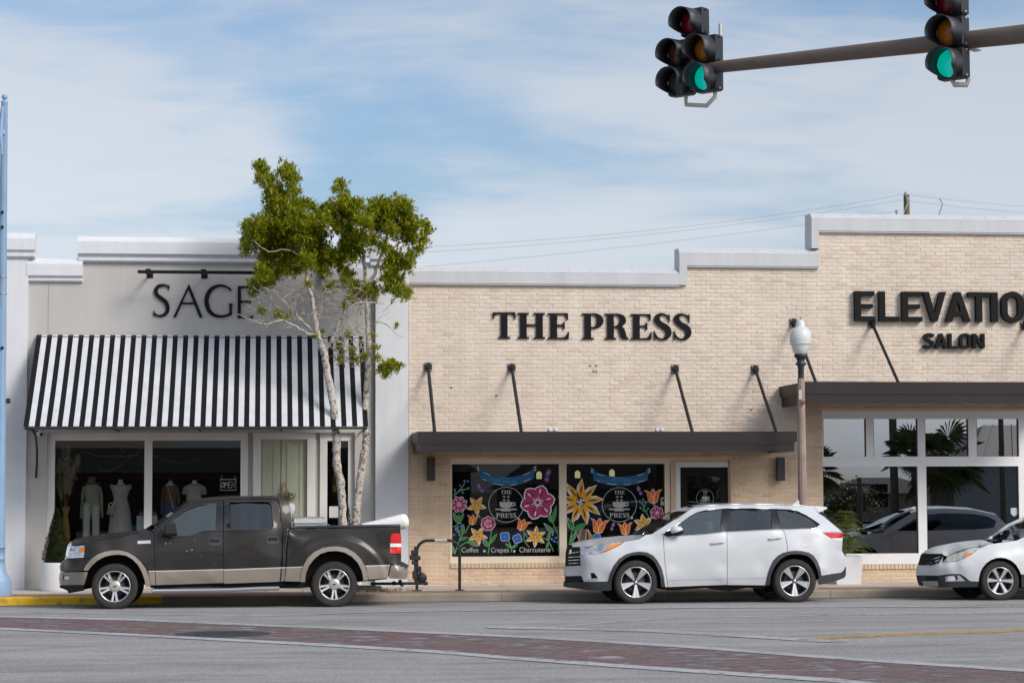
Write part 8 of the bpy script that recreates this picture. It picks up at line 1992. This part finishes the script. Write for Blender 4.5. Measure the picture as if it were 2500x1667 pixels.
loft('dress', [(1222, 835, 118), (1222, 870, 140), (1220, 940, 128), (1218, 1020, 106), (1218, 1060, 104), (1218, 1120, 122), (1218, 1250, 150), (1218, 1400, 168), (1218, 1560, 182), (1218, 1700, 188)], mat('pale_pink_cloth', (0.55, 0.46, 0.44), 0.9, var=0.06, vscale=12), m2, pleat=.035, npl=14, seg=56)
for sg in (-1, 1): limb('frill', [(1222 + sg * 125, 838), (1222 + sg * 150, 850), (1222 + sg * 145, 900)], [14, 16, 8], MATS['pale_pink_cloth'], m2)
limb('strap', [(1260, 850), (1200, 980), (1130, 1120)], [4, 4, 4], mat('strap_white', (0.7, 0.68, 0.64), 0.7), m2, dy=-.25)
hb = thing('handbag', 'small straw handbag with white scarf on the pink dress mannequin', 'handbag', tuple(mx_(1070, 1285, YM - .2)))
Yb2 = YM - .25
pts = [(1028, 1180), (1110, 1165), (1135, 1180), (1130, 1280), (1090, 1290), (1008, 1285)]
MB().prism([[(mx_(x, y, Yb2).x, mx_(x, y, Yb2).z) for x, y in pts]], Yb2 - .05, Yb2 + .05).build('bag', mat('straw', (0.42, 0.33, 0.18), 0.8, bump=0.5, bscale=80), hb)
limb('handle', [(1040, 1190), (1045, 1130), (1070, 1110), (1095, 1130), (1105, 1165)], [8] * 5, mat('scarf_white', (0.72, 0.72, 0.68), 0.7), hb, Y=Yb2); limb('scarf', [(1100, 1165), (1060, 1185), (1025, 1195)], [12, 20, 10], MATS['scarf_white'], hb, Y=Yb2)
c = my_(90, 1400)
m3 = thing('mannequin', 'mannequin in brown scoop neck top and blue jeans', 'mannequin', (c.x, YM, zfl)); stand(m3, 90, my_)
loft('neck', [(98, 770, 30), (98, 800, 36), (98, 840, 80), (98, 880, 96)], M_SKINW, m3, f=my_)
loft('top', [(100, 845, 112), (100, 880, 122), (100, 960, 112), (95, 1050, 96), (92, 1110, 98)], mat('brown_cloth', (0.20, 0.10, 0.06), 0.9), m3, f=my_)
loft('jeans', [(92, 1100, 96), (90, 1160, 112), (85, 1250, 118), (85, 1400, 110)], mat('denim', (0.06, 0.10, 0.17), 0.9, var=0.2, vscale=30), m3, f=my_)
limb('sleeve', [(195, 870), (218, 960), (225, 1050), (225, 1140)], [28, 26, 24, 20], MATS['brown_cloth'], m3, f=my_); limb('sleeve', [(5, 870), (-20, 980), (-30, 1120), (-35, 1280)], [26, 24, 22, 18], MATS['brown_cloth'], m3, f=my_)
limb('strap', [(55, 830), (90, 960), (150, 1200)], [5, 5, 5], MATS['strap_white'], m3, f=my_, dy=-.2)
limb('neck_cap', [(98, 745), (98, 775)], [30, 30], MATS['brown_cloth'], m3, f=my_)
c = my_(470, 1400)
m4 = thing('mannequin', 'mannequin in cream short sleeved blouse by the OPEN sign', 'mannequin', (c.x, YM, zfl)); stand(m4, 470, my_)
loft('neck', [(470, 765, 32), (470, 800, 38), (470, 850, 70)], M_SKINW, m4, f=my_)
loft('blouse', [(470, 815, 70), (472, 850, 130), (472, 900, 138), (465, 960, 118), (460, 1060, 122), (460, 1150, 124)], mat('cream_blouse', (0.50, 0.46, 0.40), 0.9, var=0.05), m4, f=my_)
limb('sleeve', [(350, 860), (325, 920), (310, 980)], [40, 44, 38], mat('beige_sleeve', (0.40, 0.33, 0.28), 0.9), m4, f=my_); limb('sleeve', [(590, 860), (615, 920), (630, 980)], [40, 44, 38], MATS['beige_sleeve'], m4, f=my_)
loft('skirt', [(460, 1140, 124), (460, 1300, 130), (460, 1500, 140)], mat('dark_skirt', (0.05, 0.05, 0.05), 0.9), m4, f=my_)
# tall wicker vase with pampas grass
YV = YS + .55
def mv(x, y): return at(0 + x / 3.735, 1060 + y / 3.735, YV)
c = mv(600, 900)
vz = thing('floor_vase', 'tall wicker vase holding dry pampas plumes in the boutique window', 'vase', (c.x, YV, zfl))
k = abs(mv(1, 0).x - mv(0, 0).x)
MB().lathe([(w_ * k, mv(600, y).z) for w_, y in ((40, 660), (36, 690), (25, 725), (27, 770), (38, 830), (44, 890), (44, 940), (38, 1000), (34, 1060))] + [(34 * k, zfl)], (mv(598, 800).x, YV, 0), 'z', 28).build('vase', mat('wicker', (0.55, 0.30, 0.09), 0.8, col2=(0.33, 0.16, 0.05), vscale=60, bump=0.6, bscale=70), vz)
M_PAMPAS = mat('pampas', (0.55, 0.42, 0.29), 0.95, island=.3)
for (pts) in ([(585, 660), (585, 400), (575, 120)], [(598, 660), (604, 380), (620, 110)], [(610, 660), (640, 420), (710, 205)], [(560, 660), (545, 480), (538, 240)]):
    P = catmull([tuple(mv(*q)) for q in pts], 8); MB().tube(P, .006, 5).build('stem', MATS['oak'], vz)
    pm = MB()
    for i in range(len(P) // 3, len(P)):
        t = (i - len(P) / 3) / (len(P) * 2 / 3); w_ = .10 * math.sin(math.pi * min(1, t * .9 + .1)) + .01
        for _ in range(34):
            p = Vector(P[i]) + Vector((rr.gauss(0, w_ * .35), rr.gauss(0, w_ * .3), rr.uniform(-.06, .06))); d = Vector((rr.gauss(.25, .5), rr.gauss(0, .4), rr.uniform(-1.1, .3))).normalized() * rr.uniform(.04, .10); s_ = Vector((.004, 0, .002))
            pm.add([p - s_, p + s_, p + d], [(0, 1, 2)])
    pm.build('plume', M_PAMPAS, vz)['kind'] = 'stuff'
# tissue filled gift bags, white plinth boxes
def bag(u0, u1, v0, v1, lab, tissue):
    Y_ = YS + .5; a_, b_ = at(u0, v1, Y_), at(u1, v0, Y_)
    r_ = thing('gift_bag', lab, 'gift bag', ((a_.x + b_.x) / 2, Y_, zfl)); MB().box(a_.x, b_.x, Y_ - .1, Y_ + .1, zfl + .002, b_.z).build('bag', mat('bag_white', (0.62, 0.63, 0.66), 0.6), r_)
    ts = MB()
    for _ in range(14):
        x = rr.uniform(a_.x + .02, b_.x - .02); ts.add([(x - .04, Y_ + rr.uniform(-.08, .08), b_.z - .03), (x + .04, Y_ + rr.uniform(-.08, .08), b_.z - .03), (x + rr.uniform(-.03, .03), Y_ + rr.uniform(-.08, .08), b_.z + rr.uniform(.04, .12))], [(0, 1, 2)])
    ts.build('tissue', mat('tissue_' + tissue, dict(pink=(0.55, 0.38, 0.32), rust=(0.45, 0.20, 0.13))[tissue], 0.9), r_)
bag(334, 384, 1258, 1330, 'white gift bag with rust tissue behind the window mullion', 'rust')
bag(178, 205, 1383, 1420, 'white gift bag with pale pink tissue under the hat mannequin', 'pink'); bag(212, 240, 1386, 1420, 'white gift bag with pink tissue under the pink dress', 'pink')
# hanging bare branches
hb = MB()
for pts in ([(480, 230), (620, 310), (800, 370), (1000, 410), (1200, 420), (1400, 370), (1560, 310)], [(700, 330), (900, 395), (1100, 385), (1220, 370), (1290, 300), (1400, 270), (1540, 290)], [(1190, 180), (1220, 260), (1270, 340)], [(880, 600), (1000, 620), (1150, 580), (1300, 470), (1560, 310)], [(1720, 390), (1900, 450), (2100, 490), (2300, 480), (2420, 450)], [(1100, 380), (1300, 400), (1560, 410)]):
    P = catmull([tuple(mx_(x, y, YS + 1.3)) for x, y in pts], 5); hb.tube(P, [.012 * (1 - .6 * i / len(P)) + .003 for i in range(len(P))], 6)
tag(hb.build('hanging_branch', mat('branch_brown', (0.20, 0.11, 0.05), 0.9)), 'bare brown branches hung from the boutique ceiling', 'branch')
# OPEN sign: a tube outline and tube letters
YO = YS + .30
def mo(x, y): return at(400 + x / 6.272, 1050 + y / 6.272, YO)
os_ = thing('open_sign', 'white outline neon sign reading OPEN in the boutique window', 'sign', tuple(mo(985, 918)))
M_NEON = mat('neon_tube', (0.55, 0.56, 0.56), 0.3, emit=(0.8, 0.82, 0.85), estr=0.12)
rc = [(865, 752), (1105, 752), (1107, 915), (863, 917)]
MB().tube([mo(*q) for q in rc + [rc[0], rc[1]]], .006, 6).build('frame', M_NEON, os_)
xx = 880
for ch, sts in (('O', STROKES['O']), ('P', STROKES['P']), ('E', STROKES['E']), ('N', STROKES['N'])):
    lt = MB()
    for st in sts: lt.tube([mo(xx + px * 40 + py * 16 - 8, 880 - py * 90) for px, py in st], .006, 6)
    lt.build('letter', M_NEON, os_); xx += 55
for x in (885, 1090): MB().sphere(mo(x, 705), .012, 8, 6).build('hook', M_FRAME_W, os_); MB().tube([mo(x, 705), mo(x, 752)], .002, 4).build('cord', M_NEON, os_)
# wreath on the green door and tassel in the side window
YH = YS + .13
def mw(x, y): return at(400 + x / 6.272, 1050 + y / 6.272, YH)
wr = thing('door_hanging', 'round white sign with leather strap and greenery on the green door', 'door sign', tuple(mw(1900, 1330)))
c = mw(1880, 1190); r_ = abs(mw(1880 + 130, 1190).x - c.x)
MB().lathe([(0, -.02), (r_ * .98, -.02), (r_, -.01), (r_, .01)], (c.x, YH + .03, c.z), 'y', 36).build('disc', M_FRAME_W, wr)
M_LEATHER = mat('leather', (0.42, 0.20, 0.06), 0.7)
MB().tube([mw(1790, 960), mw(1835, 800), mw(1920, 980)], .016, 6).build('strap', M_LEATHER, wr)
V_, F_ = [], []
for _ in range(160):
    p = mw(rr.uniform(1740, 2000), rr.uniform(960, 1090)); add_leaf(Vector((p.x, YH - rr.uniform(0, .06), p.z)), Vector((rr.uniform(-1, 1), rr.uniform(-.8, .1), rr.uniform(-1, 1))), Vector((0, 0, 1)), .06, .014)
mb_ = MB(); mb_.v = [tuple(v) for v in V_]; mb_.f = F_; mb_.m = [0] * len(F_); mb_.sm = [False] * len(F_); mb_.build('greenery', mat('dry_leaf', (0.22, 0.14, 0.04), 0.8, island=.5), wr)['kind'] = 'stuff'
ts_ = MB()
for k in range(3): ts_.tube([R_ for R_ in (at(818, 1130 + 0, YS + .28), at(815 + k * 3, 1170, YS + .28), at(814 + k * 4, 1190, YS + .28))], .008, 5)
ts_.tube([at(816, 1186, YS + .28), at(817, 1200, YS + .28)], .035, 8)
tag(ts_.build('tassel', M_LEATHER), 'brown leather tassel hanging in the narrow boutique window', 'tassel')

# ================================================================== salon: pots on the inner sill, shield sticker
for i, (u, lab) in enumerate(((2161, 'tallest of the white pots on the salon sill'), (2187, None), (2215, None), (2237, None), (2278, 'white pot on the salon sill behind the wagon bonnet'))):
    p = at(u, 1350, YW + .3); zb_ = lb
    r_ = thing('succulent_pot', lab or 'small white succulent pot on the salon window sill', 'pot', (p.x, YW + .3, zb_ + .03), 'white pots along the salon sill')
    h_ = .085 if i else .10
    MB().lathe([(.0, 0), (.035, 0), (.044, h_), (.036, h_), (.034, h_ - .01), (0, h_ - .01)], (p.x, YW + .3, zb_ + .03), 'z', 18).build('pot', mat('bright_pot', (0.8, 0.8, 0.78), 0.4, emit=(1, 1, 1), estr=0.0), r_)
    V_, F_ = [], []
    for _ in range(26): add_leaf(Vector((p.x + rr.uniform(-.02, .02), YW + .3 + rr.uniform(-.02, .02), zb_ + .03 + h_)), Vector((rr.uniform(-.7, .7), rr.uniform(-.7, .7), 1)), Vector((0, 0, 1)), rr.uniform(.06, .12), .01)
    mb_ = MB(); mb_.v = [tuple(v) for v in V_]; mb_.f = F_; mb_.m = [0] * len(F_); mb_.sm = [False] * len(F_); mb_.build('leaves', M_LEAF, r_)['kind'] = 'stuff'
MB().box(OPEN_S[0] + .02, OPEN_S[1] - .1, YW + .17, YW + .5, lb - .02, lb + .028).build('inner_sill', M_FRAME_W, bld)
sh = [(0, 1), (.5, 1.06), (1, 1), (1, .4), (.8, .15), (.5, 0), (.2, .15), (0, .4)]
p0, p1 = at(2468, 1260, YW + .085), at(2484, 1240, YW + .085)
o = MB().prism([[(p0.x + (p1.x - p0.x) * x, p0.z + (p1.z - p0.z) * y) for x, y in sh]], YW + .086, YW + .0885).build('alarm_sticker', mat('sticker_blue', (0.45, 0.55, 0.62), 0.5), bld)

# ================================================================== across the street, behind the camera: what the salon glass mirrors
YV0 = 2 * YW          # a mirrored thing at depth D stands at Y = YV0 - D
def refl(u, v, D):
    p = at(u, v, D); return Vector((p.x, YV0 - D, p.z))
M_PTRUNK = mat('palm_trunk', (0.13, 0.105, 0.085), 0.95, var=0.3, vscale=6, bump=0.6, bscale=12)
M_FROND = leaf_mat('palm_frond', (0.03, 0.05, 0.012), (0.075, 0.11, 0.03), .2)
def palm(u, D, v_crown, wpx, nf, Lf, lab):
    """fan palm; u, v measured in the reflection"""
    c = refl(u, v_crown, D); k = D / F_PX
    r_ = thing('palm_tree', lab, 'palm tree', (c.x, c.y, 0.05), 'palms across the street')
    MB().tube([(c.x + .1, c.y, -.1), (c.x + .05, c.y, c.z * .5), (c.x, c.y, c.z)], [wpx * k * .58, wpx * k * .5, wpx * k * .5], 14).build('trunk', M_PTRUNK, r_)
    fr_ = MB(); q = random.Random(int(u))
    for i in range(nf):
        th = 6.283 * i / nf + q.uniform(-.2, .2); el = q.uniform(-.9, 1.15); L_ = Lf * q.uniform(.8, 1.1)
        d = Vector((math.cos(th) * math.cos(el), math.sin(th) * math.cos(el), math.sin(el))); pet = L_ * .5
        p0 = c + Vector((0, 0, .1)); p1 = p0 + d * pet - Vector((0, 0, .12 * pet)); fr_.tube([p0, p1], [.03, .015], 4)
        s_ = d.cross(Vector((0, 0, 1))).normalized(); n_ = s_.cross(d)
        for j in range(17):
            a_ = (j - 8) / 8 * 1.9; dd = d * math.cos(a_) + s_ * math.sin(a_); LL = L_ * .62 * (1 - .25 * abs(j - 8) / 8); w_ = .035
            m1 = p1 + dd * LL * .6 - Vector((0, 0, LL * .04)); m2 = p1 + dd * LL - Vector((0, 0, LL * .26)); ww = dd.cross(n_).normalized() * w_
            fr_.add([p1, m1 + ww, m2, m1 - ww], [(0, 1, 2), (0, 2, 3)])
    o_ = fr_.build('crown', M_FROND, r_); o_['kind'] = 'stuff'
palm(2176, 96, 780, 19, 26, 2.2, 'tall fan palm with slim trunk across the street')
palm(2236, 88, 1108, 22, 26, 1.5, 'short fan palm beside the slim tall palm across the street')
palm(2300, 84, 1120, 60, 26, 1.9, 'thick trunked fan palm before the metal roofed house')
palm(1985, 92, 1150, 16, 24, 1.5, 'fan palm standing apart near the far end of the opposite verge')
palm(2440, 86, 800, 13, 24, 1.8, 'thin fan palm close to the white walled house across the street')
palm(1830, 93, 1300, 14, 22, 1.9, 'young low fan palm across the street')
# white house with standing seam roof
D0 = 90; yh = YV0 - D0
x0_, x1_ = refl(2405, 1100, D0).x, refl(2405, 1100, D0).x + 16
zE, zR = refl(2400, 1112, D0).z, refl(2400, 1030, D0).z - 2.2
hs = thing('house', 'white walled house with dark standing seam metal roof across the street', 'house', ((x0_ + x1_) / 2, yh - 5, 0))
MB().box(x0_, x1_, yh - 9, yh, -.1, zE).build('wall', mat('house_white', (0.35, 0.35, 0.36), 0.9), hs)
rf = MB().add([(x0_ - .9, yh + .6, zE - .2), (x1_ + .6, yh + .6, zE - .2), (x1_ - 3, yh - 4.5, zR + 2.2), (x0_ + 1.6, yh - 4.5, zR + 2.2), (x0_ - .9, yh - 9.6, zE - .2), (x1_ + .6, yh - 9.6, zE - .2)], [(0, 1, 2, 3), (0, 3, 4), (4, 3, 2, 5), (1, 5, 2), (0, 4, 5, 1)]).build('roof', mat('metal_roof', (0.16, 0.15, 0.15), 0.5, metal=0.3), hs)
sm = MB(); n_ = 26
for i in range(n_ + 1):
    t = i / n_; a_ = Vector((x0_ - .9, yh + .6, zE - .2)).lerp(Vector((x1_ + .6, yh + .6, zE - .2)), t); b_ = Vector((x0_ + 1.6, yh - 4.5, zR + 2.2)).lerp(Vector((x1_ - 3, yh - 4.5, zR + 2.2)), t); sm.tube([a_ + Vector((0, 0, .03)), b_ + Vector((0, 0, .03))], .03, 4)
sm.build('seam', MATS['metal_roof'], rf)['kind'] = 'stuff'
for k in range(3): MB().box(x0_ + 2 + k * 4, x0_ + 3.6 + k * 4, yh - .02, yh + .05, 1.0, 2.6).build('window', M_BLACK, hs)
def shed(u0, u1, v_e, v_r, D, lab, wc, rc_):
    a_, b_ = refl(u0, 1180, D), refl(u1, 1180, D); ze, zr_ = refl(u0, v_e, D).z, refl(u0, v_r, D).z; y1 = YV0 - D
    r_ = thing('house', lab, 'house', ((a_.x + b_.x) / 2, y1 - 4, 0))
    MB().box(a_.x, b_.x, y1 - 8, y1, -.1, ze).build('wall', wc, r_)
    MB().add([(a_.x - .5, y1 + .4, ze - .1), (b_.x + .5, y1 + .4, ze - .1), (b_.x - 1.5, y1 - 4, zr_), (a_.x + 1.5, y1 - 4, zr_), (a_.x - .5, y1 - 8.4, ze - .1), (b_.x + .5, y1 - 8.4, ze - .1)], [(0, 1, 2, 3), (0, 3, 4), (4, 3, 2, 5), (1, 5, 2), (0, 4, 5, 1)]).build('roof', rc_, r_)
    MB().box(a_.x + 1, a_.x + 2.2, y1 - .02, y1 + .05, .8, 2.2).build('window', M_BLACK, r_)
shed(2085, 2300, 1200, 1165, 130, 'low tan house with shingle roof down the street', mat('house_tan', (0.25, 0.21, 0.17), 0.9), mat('shingle', (0.10, 0.095, 0.09), 0.9))
shed(1890, 2070, 1230, 1180, 120, 'long low grey house behind the palms', mat('house_grey', (0.22, 0.22, 0.23), 0.9), mat('pale_roof', (0.20, 0.20, 0.21), 0.8))
shed(1250, 1750, 1190, 1120, 125, 'wide pale commercial building opposite the cafe', mat('house_pale', (0.30, 0.29, 0.28), 0.9), MATS['shingle'])
shed(-200, 1150, 1150, 1090, 120, 'long dark brick building opposite the boutique', mat('house_brick', (0.12, 0.075, 0.06), 0.9), MATS['shingle'])
# broad tree and a pole mirrored in the glass
def roundtree(u, D, v_top, v_base, w, lab):
    b_ = refl(u, v_base, D); k = D / F_PX; zt = refl(u, v_top, D).z; q = random.Random(int(u)); global V_, F_
    r_ = thing('oak_tree', lab, 'tree', (b_.x, b_.y, 0)); MB().tube([(b_.x, b_.y, -.1), (b_.x, b_.y, zt * .6)], [.22, .12], 8).build('trunk', M_TWIG, r_)
    V_, F_ = [], []
    for _ in range(70):
        c = Vector((b_.x + q.gauss(0, w * .4), b_.y + q.gauss(0, w * .4), zt * q.uniform(.35, .95)))
        for _ in range(34): add_leaf(c + Vector((q.gauss(0, .35), q.gauss(0, .35), q.gauss(0, .28))), Vector((q.uniform(-1, 1), q.uniform(-1, 1), q.uniform(-.5, 1))), Vector((0, 0, 1)), .22, .06)
    mb_ = MB(); mb_.v = [tuple(v) for v in V_]; mb_.f = F_; mb_.m = [0] * len(F_); mb_.sm = [False] * len(F_); mb_.build('crown', M_FROND, r_)['kind'] = 'stuff'
roundtree(2070, 118, 1190, 1260, 2.4, 'dark leafy tree beside the low grey house')
roundtree(1640, 118, 1150, 1260, 3.5, 'broad dark tree opposite the cafe door'); roundtree(900, 110, 1100, 1260, 4, 'broad tree opposite the white pilaster')
c = refl(2100, 1165, 108)
r_ = thing('utility_pole', 'dark utility pole with crossarm across the street', 'utility pole', (c.x, c.y, 0))
MB().tube([(c.x, c.y, -.1), (c.x, c.y, c.z)], [.16, .11], 10).build('pole', M_PTRUNK, r_); MB().box(c.x - .7, c.x + .7, c.y - .06, c.y + .06, c.z - .45, c.z - .33).build('crossarm', M_PTRUNK, r_)
